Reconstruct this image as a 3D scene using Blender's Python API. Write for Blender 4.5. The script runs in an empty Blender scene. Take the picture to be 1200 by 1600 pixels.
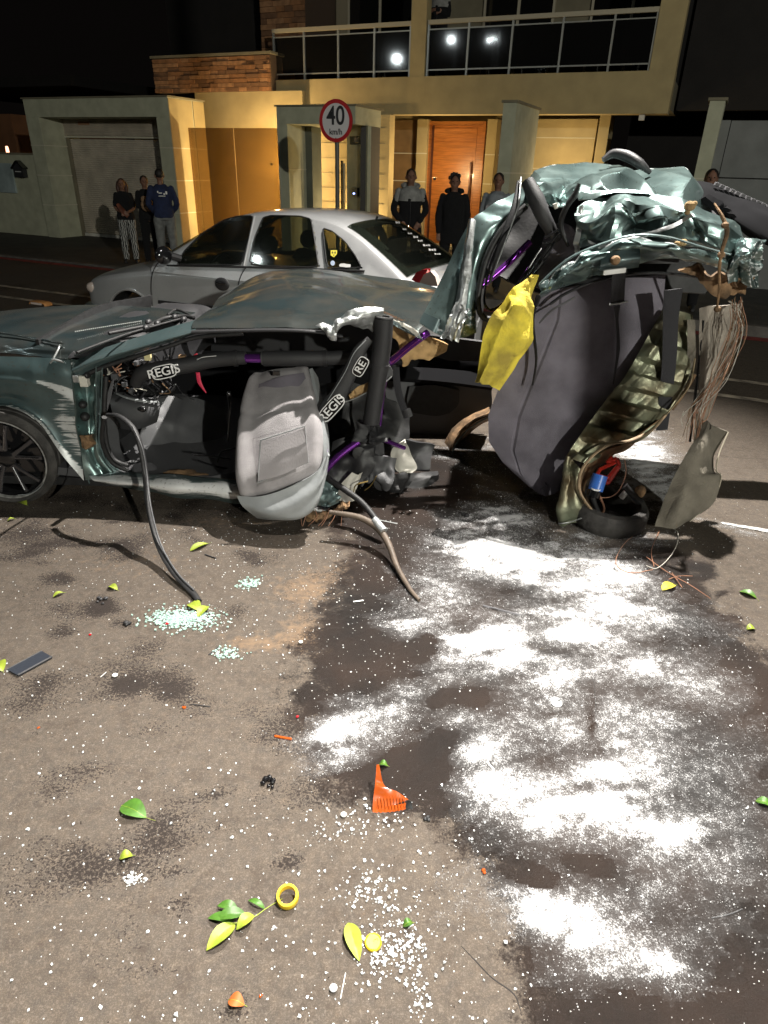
import bpy, math, random
import numpy as np
from math import sin, cos, tan, pi, radians, sqrt, atan2
from mathutils import Matrix, Vector
random.seed(4); RNG = np.random.RandomState(4)
C = bpy.context.scene.collection
S = bpy.context.scene
# ------------------------------------------------------------------ camera
F = 1035.0; PITCH = radians(27.5); ROLL = radians(1.6); EYE = np.array([0, 0, 1.85])
fw = np.array([0, cos(PITCH), -sin(PITCH)]); r0 = np.array([1.0, 0, 0]); u0 = np.array([0, sin(PITCH), cos(PITCH)])
rt = cos(ROLL)*r0 + sin(ROLL)*u0; up = -sin(ROLL)*r0 + cos(ROLL)*u0
cam = bpy.data.cameras.new('camera'); co = bpy.data.objects.new('camera', cam); C.objects.link(co)
cam.sensor_fit = 'VERTICAL'; cam.sensor_height = 36; cam.lens = 36*F/1600; cam.clip_start = .05; cam.clip_end = 400
M3 = Matrix(((rt[0], up[0], -fw[0]), (rt[1], up[1], -fw[1]), (rt[2], up[2], -fw[2])))
co.matrix_world = Matrix.Translation(Vector(EYE)) @ M3.to_4x4(); S.camera = co
# ------------------------------------------------------------------ night sky, exposure, street lights and an added foreground fill
wd = bpy.data.worlds.new('World'); S.world = wd; wd.use_nodes = True
bg = wd.node_tree.nodes['Background']; bg.inputs[0].default_value = (.75, .62, .55, 1); bg.inputs[1].default_value = .0011
S.view_settings.view_transform = 'Standard'; S.view_settings.look = 'None'; S.view_settings.exposure = 1.5; S.view_settings.gamma = 1
LAMP_A = (1.75, 5.2, 6.6); LAMP_B = (7.4, -11.6, 5.6)
def lamp(name, loc, watts, col, radius=.12):
    l = bpy.data.lights.new(name, 'POINT'); l.energy = watts; l.color = col; l.shadow_soft_size = radius
    o = bpy.data.objects.new(name, l); C.objects.link(o); o.location = loc; return o
LA = lamp('street_or_fill_light', LAMP_A, 2450, (1, .95, .88), .05); LA.data.type = 'SPOT'; LA.data.spot_size = radians(80); LA.data.spot_blend = .75
LA.rotation_euler = (Vector((-.3, 3.0, 0))-Vector(LAMP_A)).to_track_quat('-Z', 'Y').to_euler()
LB = lamp('street_or_fill_light', LAMP_B, 2700, (1, .99, .88), .12)
FILL = lamp('street_or_fill_light', (1.5, .1, 6.3), 1750, (1, .95, .88), .04); FILL.data.type = 'SPOT'; FILL.data.spot_size = radians(47); FILL.data.spot_blend = 1  # added fill spot brightening the foreground, cone shaped to spare the seat
FILL.rotation_euler = (Vector((.3, 1.0, 0))-Vector((1.5, .1, 6.3))).to_track_quat('-Z', 'Y').to_euler()
WARM = (1, .72, .35)

# ------------------------------------------------------------------ pixel / place helpers (pixel of the 1200x1600 photograph -> point in the world)
def ray(x, y): return fw + rt*(x-600)/F + up*(800-y)/F
def P(x, y, Y): d = ray(x, y); return EYE + d*(Y/d[1])
def Z(x, y, z=0.0): d = ray(x, y); return EYE + d*((z-EYE[2])/d[2])
AL = radians(24.02); Ud = np.array([cos(AL), -sin(AL), 0]); Vd = np.array([sin(AL), cos(AL), 0])
def onv(x, y, v):
    d = ray(x, y); p = EYE + d*(v/(d@Vd)); return float(p@Ud), float(p@Vd), float(p[2])
def W(u, v, z): return Ud*u + Vd*v + np.array([0, 0, z])
def pix(p):
    q = np.asarray(p)-EYE; w = q@fw
    return 600+F*(q@rt)/w, 800-F*(q@up)/w

# ------------------------------------------------------------------ materials
def mat(name, col, rough=.6, metal=0, bump=0, bscale=40, var=0, vscale=6, spec=.5, coat=0, emis=None, var2=None, stretch=None):
    m = bpy.data.materials.new(name); m.use_nodes = True; nt = m.node_tree; N = nt.nodes; L = nt.links
    b = N['Principled BSDF']; b.inputs['Base Color'].default_value = (*col, 1); b.inputs['Roughness'].default_value = rough
    b.inputs['Metallic'].default_value = metal; b.inputs['Specular IOR Level'].default_value = spec; b.inputs['Coat Weight'].default_value = coat
    b.inputs['Coat Roughness'].default_value = .08
    tc = N.new('ShaderNodeTexCoord'); src = tc.outputs['Object']
    if stretch:
        mp = N.new('ShaderNodeMapping'); mp.inputs['Scale'].default_value = stretch; L.new(src, mp.inputs[0]); src = mp.outputs[0]
    if var:
        n = N.new('ShaderNodeTexNoise'); n.inputs['Scale'].default_value = vscale; n.inputs['Detail'].default_value = 6; L.new(src, n.inputs[0])
        r = N.new('ShaderNodeValToRGB'); c2 = var2 or tuple(c*(1-var) for c in col)
        r.color_ramp.elements[0].position = .35; r.color_ramp.elements[1].position = .65
        r.color_ramp.elements[0].color = (*c2, 1); r.color_ramp.elements[1].color = (*[min(1, c*(1+var*.4)) for c in col], 1)
        L.new(n.outputs[0], r.inputs[0]); L.new(r.outputs[0], b.inputs['Base Color'])
    if bump:
        n = N.new('ShaderNodeTexNoise'); n.inputs['Scale'].default_value = bscale; n.inputs['Detail'].default_value = 5; L.new(src, n.inputs[0])
        bp = N.new('ShaderNodeBump'); bp.inputs['Strength'].default_value = bump; bp.inputs['Distance'].default_value = .01
        L.new(n.outputs[0], bp.inputs['Height']); L.new(bp.outputs[0], b.inputs['Normal'])
    if emis: b.inputs['Emission Color'].default_value = (*emis[:3], 1); b.inputs['Emission Strength'].default_value = emis[3]
    return m
def paint(name, col, col2, scr=(.5, .52, .52), stretch=(3, 8, 90), rough=.3, metal=.75, dirt=(.07, .05, .035)):
    """metallic car paint; the vertex attribute scr is where it is scraped through, dirt noise on top"""
    m = mat(name, col, rough, metal, coat=.5); nt = m.node_tree; N = nt.nodes; L = nt.links; b = N['Principled BSDF']
    tc = N.new('ShaderNodeTexCoord'); mp = N.new('ShaderNodeMapping'); mp.inputs['Scale'].default_value = stretch; L.new(tc.outputs['Object'], mp.inputs[0])
    n = N.new('ShaderNodeTexNoise'); n.inputs['Scale'].default_value = 1; n.inputs['Detail'].default_value = 7; n.inputs['Roughness'].default_value = .7; L.new(mp.outputs[0], n.inputs[0])
    a = N.new('ShaderNodeAttribute'); a.attribute_name = 'scr'
    s = N.new('ShaderNodeMath'); s.operation = 'ADD'; L.new(n.outputs[0], s.inputs[0]); L.new(a.outputs['Fac'], s.inputs[1])
    r = N.new('ShaderNodeValToRGB'); r.color_ramp.elements[0].position = .86; r.color_ramp.elements[1].position = .93; L.new(s.outputs[0], r.inputs[0])
    n2 = N.new('ShaderNodeTexNoise'); n2.inputs['Scale'].default_value = 5; n2.inputs['Detail'].default_value = 6; L.new(tc.outputs['Object'], n2.inputs[0])
    r2 = N.new('ShaderNodeValToRGB'); r2.color_ramp.elements[0].position = .35; r2.color_ramp.elements[1].position = .7
    r2.color_ramp.elements[0].color = (*col, 1); r2.color_ramp.elements[1].color = (*col2, 1); L.new(n2.outputs[0], r2.inputs[0])
    mx = N.new('ShaderNodeMix'); mx.data_type = 'RGBA'; L.new(r.outputs[0], mx.inputs['Factor']); L.new(r2.outputs[0], mx.inputs['A']); mx.inputs['B'].default_value = (*scr, 1)
    # spots of dust
    n3 = N.new('ShaderNodeTexNoise'); n3.inputs['Scale'].default_value = 55; n3.inputs['Detail'].default_value = 4; L.new(tc.outputs['Object'], n3.inputs[0])
    r3 = N.new('ShaderNodeValToRGB'); r3.color_ramp.elements[0].position = .6; r3.color_ramp.elements[1].position = .72; L.new(n3.outputs[0], r3.inputs[0])
    mu = N.new('ShaderNodeMath'); mu.operation = 'MULTIPLY'; mu.inputs[1].default_value = .55; L.new(r3.outputs[0], mu.inputs[0])
    m2 = N.new('ShaderNodeMix'); m2.data_type = 'RGBA'; L.new(mu.outputs[0], m2.inputs['Factor']); L.new(mx.outputs['Result'], m2.inputs['A']); m2.inputs['B'].default_value = (*dirt, 1)
    L.new(m2.outputs['Result'], b.inputs['Base Color'])
    iv = N.new('ShaderNodeMapRange'); L.new(r.outputs[0], iv.inputs[0]); iv.inputs[3].default_value = metal; iv.inputs[4].default_value = .25; L.new(iv.outputs[0], b.inputs['Metallic'])
    rr = N.new('ShaderNodeMapRange'); L.new(n2.outputs[0], rr.inputs[0]); rr.inputs[3].default_value = rough*.75; rr.inputs[4].default_value = rough*1.5; L.new(rr.outputs[0], b.inputs['Roughness'])
    bp = N.new('ShaderNodeBump'); bp.inputs['Strength'].default_value = .25; bp.inputs['Distance'].default_value = .004; L.new(r.outputs[0], bp.inputs['Height']); L.new(bp.outputs[0], b.inputs['Normal'])
    return m
M = {}
M['teal'] = paint('teal_paint', (.055, .088, .092), (.08, .115, .118), rough=.36, metal=.45)
M['tealtop'] = paint('dusty_teal_paint', (.05, .074, .08), (.095, .098, .09), rough=.17, metal=.62)
M['tealc'] = paint('crushed_teal_paint', (.155, .225, .22), (.215, .29, .28), scr=(.62, .66, .66), stretch=(25, 30, 60), rough=.27, metal=.82)
M['sillp'] = paint('scraped_sill_paint', (.10, .15, .15), (.14, .18, .18), scr=(.66, .67, .67), stretch=(3, 30, 60), rough=.4, metal=.5)
M['silver'] = paint('silver_paint', (.37, .375, .38), (.40, .405, .41), rough=.36, metal=.3, dirt=(.26, .27, .28))
M['green'] = mat('dirty_green_underbody', (.17, .19, .13), .42, .55, .4, 25, .6, 5, var2=(.10, .07, .035))
M['rust'] = mat('rust_and_mud', (.20, .12, .06), .85, 0, .6, 60, .6, 14)
M['mud'] = mat('dried_mud', (.33, .22, .10), .9, 0, .6, 60, .4, 20)
M['rubber'] = mat('black_rubber', (.014, .014, .015), .6, 0, .12, 60, .4, 30)
M['tyre'] = mat('tyre_rubber', (.05, .047, .044), .75, 0, .5, 90, .5, 18)
M['trim'] = mat('dark_trim_plastic', (.022, .022, .024), .5, 0, .15, 120)
M['gloss'] = mat('gloss_black', (.008, .008, .009), .12, 0, coat=.6)
M['spoke'] = mat('black_spoke', (.10, .10, .11), .22, .8, coat=.6)
M['foam'] = mat('black_foam_padding', (.022, .022, .024), .62, 0, .2, 150)
M['purple'] = mat('purple_anodised_tube', (.25, .06, .42), .2, .85)
M['plastic'] = mat('dark_grey_plastic', (.065, .066, .07), .55, 0, .25, 200)
M['panel'] = mat('grey_door_card', (.085, .083, .09), .7, 0, .3, 90, .3, 8)
M['matte'] = mat('matte_black', (.010, .010, .011), 1, spec=.05)
M['fabric'] = mat('light_grey_seat_fabric', (.30, .285, .292), .95, 0, .5, 260, .22, 9)
M['fabric2'] = mat('ribbed_grey_seat_fabric', (.275, .26, .267), .95, 0, .2, 160, .04, 12, stretch=(1, 1, .1))
M['vinyl'] = mat('grey_vinyl', (.25, .265, .27), .45, 0, .2, 30, .2, 6)
M['felt'] = mat('charcoal_seat_back_felt', (.150, .138, .165), .97, 0, .4, 220, .35, 5)
M['carpet'] = mat('grey_boot_carpet', (.20, .18, .145), .97, 0, .6, 130, .4, 6)
M['steel'] = mat('bare_torn_steel', (.50, .52, .52), .42, .7, .5, 30, .35, 12)
M['copper'] = mat('copper_wire', (.42, .22, .14), .45, .35)
M['yellow'] = mat('yellow_chamois_cloth', (.74, .60, .06), .95, 0, .6, 60, .5, 7, var2=(.36, .28, .05))
M['belt'] = mat('black_webbing', (.022, .022, .026), .8, 0, .5, 300)
M['white'] = mat('white_print', (.75, .75, .75), .6)
M['whiteplastic'] = mat('white_plastic', (.62, .62, .60), .5)
M['cream'] = mat('cream_plastic', (.55, .53, .47), .6, 0, .2, 20, .2)
M['headliner'] = mat('tan_headliner', (.42, .27, .12), .9, 0, .5, 40, .4, 10)
M['red'] = mat('red_plastic', (.55, .035, .02), .4)
M['blue'] = mat('blue_can', (.04, .14, .50), .35)
M['redlens'] = mat('red_lamp_lens', (.45, .012, .02), .15, coat=.5)
M['whitelens'] = mat('pale_lamp_lens', (.62, .52, .46), .15, coat=.5)
M['carglass'] = mat('tinted_car_glass', (.006, .007, .006), .05, spec=.8); _n = M['carglass'].node_tree; _t = _n.nodes.new('ShaderNodeBsdfTransparent'); _t.inputs[0].default_value = (.62, .66, .6, 1); _x = _n.nodes.new('ShaderNodeMixShader'); _x.inputs[0].default_value = .42
_n.links.new(_t.outputs[0], _x.inputs[1]); _n.links.new(_n.nodes['Principled BSDF'].outputs[0], _x.inputs[2]); _n.links.new(_x.outputs[0], _n.nodes['Material Output'].inputs['Surface'])
M['chrome'] = mat('chrome', (.6, .6, .62), .12, 1)
M['skin'] = mat('skin', (.17, .085, .055), .6)
M['hair'] = mat('dark_hair', (.012, .009, .008), .6, 0, .6, 90)
M['hairbrown'] = mat('brown_hair', (.05, .02, .012), .6, 0, .6, 90)
def fab(n, c, r=.9): return mat(n, c, r, 0, .6, 25, .25, 14)

# ------------------------------------------------------------------ mesh builder
WM = {}
class MB:
    def __init__(s): s.v = []; s.f = []; s.a = []; s.n = 0
    def add(s, v, f, a=None):
        v = np.asarray(v, float).reshape(-1, 3); s.v.append(v); s.f += [tuple(int(i)+s.n for i in q) for q in f]
        s.a.append(np.zeros(len(v)) if a is None else np.asarray(a, float)); s.n += len(v); return s
    def box(s, a, b, fr=None):
        (x0, y0, z0), (x1, y1, z1) = a, b
        v = [(x, y, z) for z in (z0, z1) for y in (y0, y1) for x in (x0, x1)]
        if fr: v = [fr(*p) for p in v]
        return s.add(v, [(0, 2, 3, 1), (4, 5, 7, 6), (0, 1, 5, 4), (2, 6, 7, 3), (0, 4, 6, 2), (1, 3, 7, 5)])
    def obox(s, c, ax, ay, az):
        """box of centre c and half-axis vectors, edges chamfered by using 24 verts"""
        c, ax, ay, az = map(np.asarray, (c, ax, ay, az)); k = .88
        v = []; 
        for sx in (-1, 1):
            for sy in (-1, 1):
                for sz in (-1, 1):
                    v += [c+ax*sx+ay*sy*k+az*sz*k, c+ax*sx*k+ay*sy+az*sz*k, c+ax*sx*k+ay*sy*k+az*sz]
        idx = lambda sx, sy, sz, t: 3*((sx > 0)*4+(sy > 0)*2+(sz > 0))+t
        f = []
        for t, (p, q) in enumerate((((0, 1, 0), (0, 0, 1)), ((0, 0, 1), (1, 0, 0)), ((1, 0, 0), (0, 1, 0)))):
            for sg in (-1, 1):
                base = [0, 0, 0]; base[t] = sg; ring = []
                for m1, m2 in ((-1, -1), (1, -1), (1, 1), (-1, 1)):
                    w = [base[i]+p[i]*m1+q[i]*m2 for i in range(3)]; ring.append(idx(*w, t))
                f.append(ring if sg > 0 else ring[::-1])
        for i in range(3):
            j, k2 = (i+1) % 3, (i+2) % 3
            for sj in (-1, 1):
                for sk in (-1, 1):
                    w0 = [0]*3; w0[i] = -1; w0[j] = sj; w0[k2] = sk; w1 = list(w0); w1[i] = 1
                    q = [idx(*w0, j), idx(*w1, j), idx(*w1, k2), idx(*w0, k2)]; f.append(q if sj*sk > 0 else q[::-1])
        for sx in (-1, 1):
            for sy in (-1, 1):
                for sz in (-1, 1):
                    t = [idx(sx, sy, sz, 0), idx(sx, sy, sz, 1), idx(sx, sy, sz, 2)]; f.append(t if sx*sy*sz > 0 else t[::-1])
        return s.add(v, f)
    def tube(s, pts, r, n=10, sm=4, flat=1.0, upv=None, caps=True):
        pts = [np.asarray(p, float) for p in pts]; rr = list(r) if hasattr(r, '__len__') else [r]*len(pts)
        if sm > 1 and len(pts) > 2:
            t = np.linspace(0, len(pts)-1, (len(pts)-1)*sm+1); p2 = [crom(pts, x) for x in t]; rr = [np.interp(x, range(len(pts)), rr) for x in t]; pts = p2
        v = []; f = []; nrm = None
        for i, p in enumerate(pts):
            d = pts[min(i+1, len(pts)-1)]-pts[max(i-1, 0)]; d = d/(np.linalg.norm(d)+1e-9)
            if nrm is None:
                a = np.asarray(upv, float) if upv is not None else (np.array([0, 0, 1.]) if abs(d[2]) < .9 else np.array([1., 0, 0])); nrm = a
            nrm = nrm-d*(nrm@d); nrm = nrm/(np.linalg.norm(nrm)+1e-9); b = np.cross(d, nrm)
            for k in range(n):
                an = 2*pi*k/n; v.append(p+rr[i]*(cos(an)*b+flat*sin(an)*nrm))
        for i in range(len(pts)-1):
            for k in range(n): f.append((i*n+k, i*n+(k+1) % n, (i+1)*n+(k+1) % n, (i+1)*n+k))
        if caps: f.append(tuple(range(n))[::-1]); f.append(tuple((len(pts)-1)*n+k for k in range(n)))
        return s.add(v, f)
    def ell(s, c, r, n=12, m=8, R=None):
        c = np.asarray(c, float); v = []; f = []
        for j in range(m+1):
            th = pi*j/m
            for k in range(n):
                ph = 2*pi*k/n; q = np.array([r[0]*sin(th)*cos(ph), r[1]*sin(th)*sin(ph), r[2]*cos(th)])
                v.append(c+(R@q if R is not None else q))
        for j in range(m):
            for k in range(n): f.append((j*n+k, (j+1)*n+k, (j+1)*n+(k+1) % n, j*n+(k+1) % n))
        return s.add(v, f)
    def prism(s, poly, dvec):
        """closed outline of 3D points, thickened along dvec"""
        poly = [np.asarray(p, float) for p in poly]; n = len(poly); d = np.asarray(dvec, float)
        v = poly+[p+d for p in poly]; f = [tuple(range(n)), tuple(range(2*n-1, n-1, -1))]
        f += [(i, i+n, (i+1) % n+n, (i+1) % n) for i in range(n)]
        return s.add(v, f)
    def patch(s, rows, nu=30, nv=30, th=.004, crumple=0, seed=0, scr=None, fold=None, linear=False, facets=None):
        """smooth sheet through a grid of control points, creased by random folds, given thickness th"""
        G = np.array(rows, float); R, K = G.shape[:2]
        ss = np.linspace(0, R-1, nu); tt = np.linspace(0, K-1, nv)
        A = np.array([[crom([G[i, j] for i in range(R)], a, linear) for j in range(K)] for a in ss])
        Pn = np.array([[crom(list(A[i]), b, linear) for b in tt] for i in range(nu)])
        def norms(Q):
            du = np.gradient(Q, axis=0); dv = np.gradient(Q, axis=1); n = np.cross(du, dv); return n/(np.linalg.norm(n, axis=2, keepdims=True)+1e-9)
        N = norms(Pn)
        if N[nu//2, nv//2]@(EYE-Pn[nu//2, nv//2]) < 0: flip = -1
        else: flip = 1
        if facets:
            fm, fn, amp = facets; rs = np.random.RandomState(seed+100); a_ = rs.uniform(-1, 1, (fm, fn))*amp
            jx = np.linspace(0, nu-1, fm)[:, None]+rs.uniform(-.3, .3, (fm, fn))*nu/fm; jy = np.linspace(0, nv-1, fn)[None]+rs.uniform(-.3, .3, (fm, fn))*nv/fn
            # planar facets: every fine point takes the barycentric height of its triangle in a jittered coarse grid
            I, J = np.meshgrid(np.arange(nu), np.arange(nv), indexing='ij'); u_ = I/(nu-1)*(fm-1); v_ = J/(nv-1)*(fn-1)
            u_ = u_+.28*(np.sin(v_*2.1+seed)+np.sin(v_*4.7+2*seed)*.5); v_ = v_+.28*(np.sin(u_*2.3+seed*1.7)+np.sin(u_*5.1)*.4); u_ = np.clip(u_, 0, fm-1.001); v_ = np.clip(v_, 0, fn-1.001)
            i_ = u_.astype(int); j_ = v_.astype(int); fu = u_-i_; fv = v_-j_; dg = ((i_*7+j_*13+seed) % 2).astype(bool); fv2 = np.where(dg, 1-fv, fv)
            A0 = np.where(dg, a_[i_, j_+1], a_[i_, j_]); A1 = np.where(dg, a_[i_, j_], a_[i_, j_+1]); B0 = np.where(dg, a_[i_+1, j_+1], a_[i_+1, j_]); B1 = np.where(dg, a_[i_+1, j_], a_[i_+1, j_+1])
            hgt = np.where(fu+fv2 < 1, A0+(B0-A0)*fu+(A1-A0)*fv2, B1+(A1-B1)*(1-fu)+(B0-B1)*(1-fv2))
            crease = np.abs(4*hgt[1:-1, 1:-1]-hgt[:-2, 1:-1]-hgt[2:, 1:-1]-hgt[1:-1, :-2]-hgt[1:-1, 2:]); CR = np.zeros((nu, nv)); CR[1:-1, 1:-1] = np.clip(crease/amp*12, 0, 1)
            for _ in range(0): hgt[1:-1, 1:-1] = (hgt[1:-1, 1:-1]*2+hgt[:-2, 1:-1]+hgt[2:, 1:-1]+hgt[1:-1, :-2]+hgt[1:-1, 2:])/6
            Pn = Pn+N*hgt[..., None]
        if crumple:
            rs = np.random.RandomState(seed); h = np.zeros((nu, nv)); diag = np.linalg.norm(Pn[-1, -1]-Pn[0, 0])
            for _ in range(26):
                i, j = rs.randint(nu), rs.randint(nv); c = Pn[i, j]; d = rs.normal(size=3); d -= d@N[i, j]*N[i, j]; d /= np.linalg.norm(d)+1e-9
                e = np.cross(N[i, j], d); q = Pn-c; w = diag*rs.uniform(.05, .22); l = diag*rs.uniform(.12, .45)
                h += rs.choice([-1, 1])*rs.uniform(.4, 1)*np.maximum(0, 1-np.abs(q@d)/w)*np.maximum(0, 1-(np.abs(q@e)/l)**2)
            Pn = Pn+N*(h*crumple)[..., None]; N = norms(Pn)
        if fold is not None:
            S_, T_ = np.meshgrid(np.linspace(0, 1, nu), np.linspace(0, 1, nv), indexing='ij')
            Pn = Pn+N*flip*fold(S_, T_)[..., None]; N = norms(Pn)
        B = Pn-N*flip*th; idx = np.arange(nu*nv).reshape(nu, nv); f = []
        for i in range(nu-1):
            for j in range(nv-1):
                q = (idx[i, j], idx[i+1, j], idx[i+1, j+1], idx[i, j+1]); f.append(q if flip > 0 else q[::-1])
                q2 = tuple(k+nu*nv for k in q); f.append(q2[::-1] if flip > 0 else q2)
        per = [idx[i, 0] for i in range(nu)]+[idx[-1, j] for j in range(1, nv)]+[idx[i, -1] for i in range(nu-2, -1, -1)]+[idx[0, j] for j in range(nv-2, 0, -1)]
        for a, b in zip(per, per[1:]+per[:1]):
            q = (b, a, a+nu*nv, b+nu*nv); f.append(q if flip > 0 else q[::-1])
        at = np.zeros((nu, nv))
        if scr is not None:
            S_, T_ = np.meshgrid(np.linspace(0, 1, nu), np.linspace(0, 1, nv), indexing='ij'); at = scr(S_, T_)+0*S_
        if facets: at = at+CR*.24
        s.add(np.concatenate([Pn.reshape(-1, 3), B.reshape(-1, 3)]), f, np.concatenate([at.ravel()]*2)); return s
    def build(s, name, m, parent=None, smooth=True, angle=None, local=False):
        v = np.concatenate(s.v); me = bpy.data.meshes.new(name); o = bpy.data.objects.new(name, me); C.objects.link(o)
        if parent is not None:
            Mi = np.array(WM[parent.name].inverted()); o.parent = parent
            if not local: v = v@Mi[:3, :3].T+Mi[:3, 3]
            WM[o.name] = WM[parent.name]
        else:
            base = np.array([(v[:, 0].min()+v[:, 0].max())/2, (v[:, 1].min()+v[:, 1].max())/2, v[:, 2].min()])
            v = v-base; o.location = base; WM[o.name] = Matrix.Translation(Vector(base))
        me.from_pydata(v.tolist(), [], s.f); me.materials.append(m)
        at = me.attributes.new('scr', 'FLOAT', 'POINT'); at.data.foreach_set('value', np.concatenate(s.a).astype('f'))
        if smooth:
            me.polygons.foreach_set('use_smooth', [True]*len(me.polygons))
            me.set_sharp_from_angle(angle=radians(angle or 38))
        me.update(); return o
def crom(p, t, linear=False):
    n = len(p); i = min(int(t), n-2) if n > 1 else 0
    if n == 1: return p[0]
    u = t-i
    if linear or n == 2: return p[i]*(1-u)+p[i+1]*u
    a, b, c, d = p[i-1] if i > 0 else 2*p[0]-p[1], p[i], p[i+1], p[i+2] if i+2 < n else 2*p[-1]-p[-2]
    return .5*((2*b)+(-a+c)*u+(2*a-5*b+4*c-d)*u*u+(-a+3*b-3*c+d)*u**3)
def thing(name, label, cat, loc=(0, 0, 0), rotz=0, group=None):
    o = bpy.data.objects.new(name, None); C.objects.link(o); o.location = loc; o.rotation_euler = (0, 0, rotz); o.empty_display_size = .1
    o['label'] = label; o['category'] = cat
    if group: o['group'] = group
    WM[o.name] = Matrix.Translation(Vector(loc)) @ Matrix.Rotation(rotz, 4, 'Z'); return o
def tag(o, label, cat, group=None):
    o['label'] = label; o['category'] = cat
    if group: o['group'] = group
    return o
def struct(o): o['kind'] = 'structure'; return o
def stuff(o): o['kind'] = 'stuff'; return o
def frame(o, wp, xdir, zdir):
    """place an object (with a parent) in the world: origin wp, local x along xdir, local z along zdir"""
    x = Vector(xdir).normalized(); z = Vector(zdir); z = (z-x*z.dot(x)).normalized(); y = z.cross(x)
    m = Matrix((x, y, z)).transposed().to_4x4(); m.translation = Vector(wp); return m
def text(name, s, size, m, wp, xdir, zdir, parent, ext=.0015, sx=1.0):
    cu = bpy.data.curves.new('t', 'FONT'); cu.body = s; cu.size = size; cu.extrude = ext; cu.align_x = 'CENTER'; cu.align_y = 'CENTER'; cu.offset = size*.012
    t = bpy.data.objects.new('t', cu); me = bpy.data.meshes.new_from_object(t); bpy.data.objects.remove(t); me.name = name
    me.transform(Matrix.Diagonal((sx, 1, 1, 1)))
    o = bpy.data.objects.new(name, me); C.objects.link(o); me.materials.clear(); me.materials.append(m)
    me.transform(WM[parent.name].inverted() @ frame(o, wp, xdir, zdir)); o.parent = parent; WM[o.name] = WM[parent.name]; return o
PX = lambda L, Y: [P(x, y, Y) for x, y in L]
def row(*pts): return [P(*p) for p in pts]
# ------------------------------------------------------------------ value noise for masks
def vnoise(x, y, seed=0):
    xi = np.floor(x).astype(int); yi = np.floor(y).astype(int); fx = x-xi; fy = y-yi; fx = fx*fx*(3-2*fx); fy = fy*fy*(3-2*fy)
    def h(a, b): 
        n = (a*374761393+b*668265263+seed*2147483) & 0x7fffffff; n = ((n ^ (n >> 13))*1274126177) & 0x7fffffff; return ((n ^ (n >> 16)) & 0xffff)/65535.0
    return (h(xi, yi)*(1-fx)+h(xi+1, yi)*fx)*(1-fy)+(h(xi, yi+1)*(1-fx)+h(xi+1, yi+1)*fx)*fy
def fbm(x, y, seed=0, o=4): return sum(vnoise(x*2**k, y*2**k, seed+k)/2**k for k in range(o))/sum(1/2**k for k in range(o))
def pixn(x, y, z=0.0):
    q = np.stack([x, y, np.full_like(x, z)], -1)-EYE; w = np.maximum(q@fw, .05); return 600+F*(q@rt)/w, 800-F*(q@up)/w
def blobs(px, py, L):
    d = np.zeros_like(px)
    for cx, cy, rx, ry, an, amp in L:
        c, s = cos(radians(an)), sin(radians(an)); dx, dy = px-cx, py-cy; a = (dx*c+dy*s)/rx; b = (-dx*s+dy*c)/ry
        d = d+amp*np.exp(-(a*a+b*b)*1.1)
    return d
def inpoly(px, py, poly, soft=25):
    """soft mask of a polygon in the picture of the ground"""
    ins = np.zeros(px.shape, bool); dist = np.full(px.shape, 1e9); n = len(poly)
    for i in range(n):
        (x1, y1), (x2, y2) = poly[i], poly[(i+1) % n]
        if y1 != y2: ins ^= ((y1 > py) != (y2 > py)) & (px < (x2-x1)*(py-y1)/(y2-y1)+x1)
        t = np.clip(((px-x1)*(x2-x1)+(py-y1)*(y2-y1))/((x2-x1)**2+(y2-y1)**2), 0, 1)
        dist = np.minimum(dist, np.hypot(px-x1-t*(x2-x1), py-y1-t*(y2-y1)))
    return np.clip(.5+np.where(ins, dist, -dist)/(2*soft), 0, 1)

# stains measured on the ground of the photograph
WETP = [(520, 700), (640, 690), (760, 700), (900, 860), (1010, 850), (1130, 860), (1150, 960), (1180, 1010), (1290, 1000), (1290, 1700), (860, 1700), (815, 1560), (800, 1470), (770, 1390), (700, 1300), (600, 1270),
        (500, 1230), (485, 1150), (455, 1090), (480, 1030), (470, 960), (520, 905), (545, 860), (500, 820)]
SAND = [(480, 920, 60, 28, 0, .9), (400, 1005, 60, 16, 0, .9), (470, 985, 35, 30, 0, .7), (350, 815, 100, 15, 0, .5), (200, 880, 120, 30, 0, .35), (520, 1010, 60, 50, 0, .5), (560, 890, 60, 20, 0, .7)]
OIL = [(105, 840, 45, 12, 0, 1), (95, 905, 30, 8, 0, .9), (95, 985, 28, 13, -8, 1.0), (185, 970, 30, 12, 10, .95), (155, 944, 22, 11, -10, 1), (190, 860, 22, 8, 0, .9), (185, 820, 30, 7, 0, .9), (300, 1100, 50, 26, 15, .7),
       (190, 1065, 30, 14, 0, .75), (90, 1240, 50, 22, 0, .6), (330, 1240, 45, 22, -10, .85), (440, 1340, 34, 18, 10, 1.1), (290, 1420, 25, 22, 0, .8), (150, 1212, 60, 18, 0, .7), (250, 1150, 60, 22, 0, .5), (60, 1310, 25, 12, 0, .5),
       (280, 1360, 30, 12, 0, .6), (290, 830, 20, 20, 0, .7), (390, 870, 20, 14, 0, .8), (500, 1305, 20, 12, 0, .5), (260, 1515, 40, 8, 0, .5), (30, 870, 60, 10, 0, .6), (120, 790, 100, 14, 0, .6), (720, 1310, 30, 16, 0, .6)]
def axis(*segs):
    out = []
    for a, b, st in segs: out += list(np.arange(a, b-1e-6, st))
    return np.array(out+[segs[-1][1]])
xs = axis((-70, -20, 5), (-20, -6, 1), (-6, -2.9, .15), (-2.9, 2.9, .03), (2.9, 6, .15), (6, 20, 1), (20, 70, 5))
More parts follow.
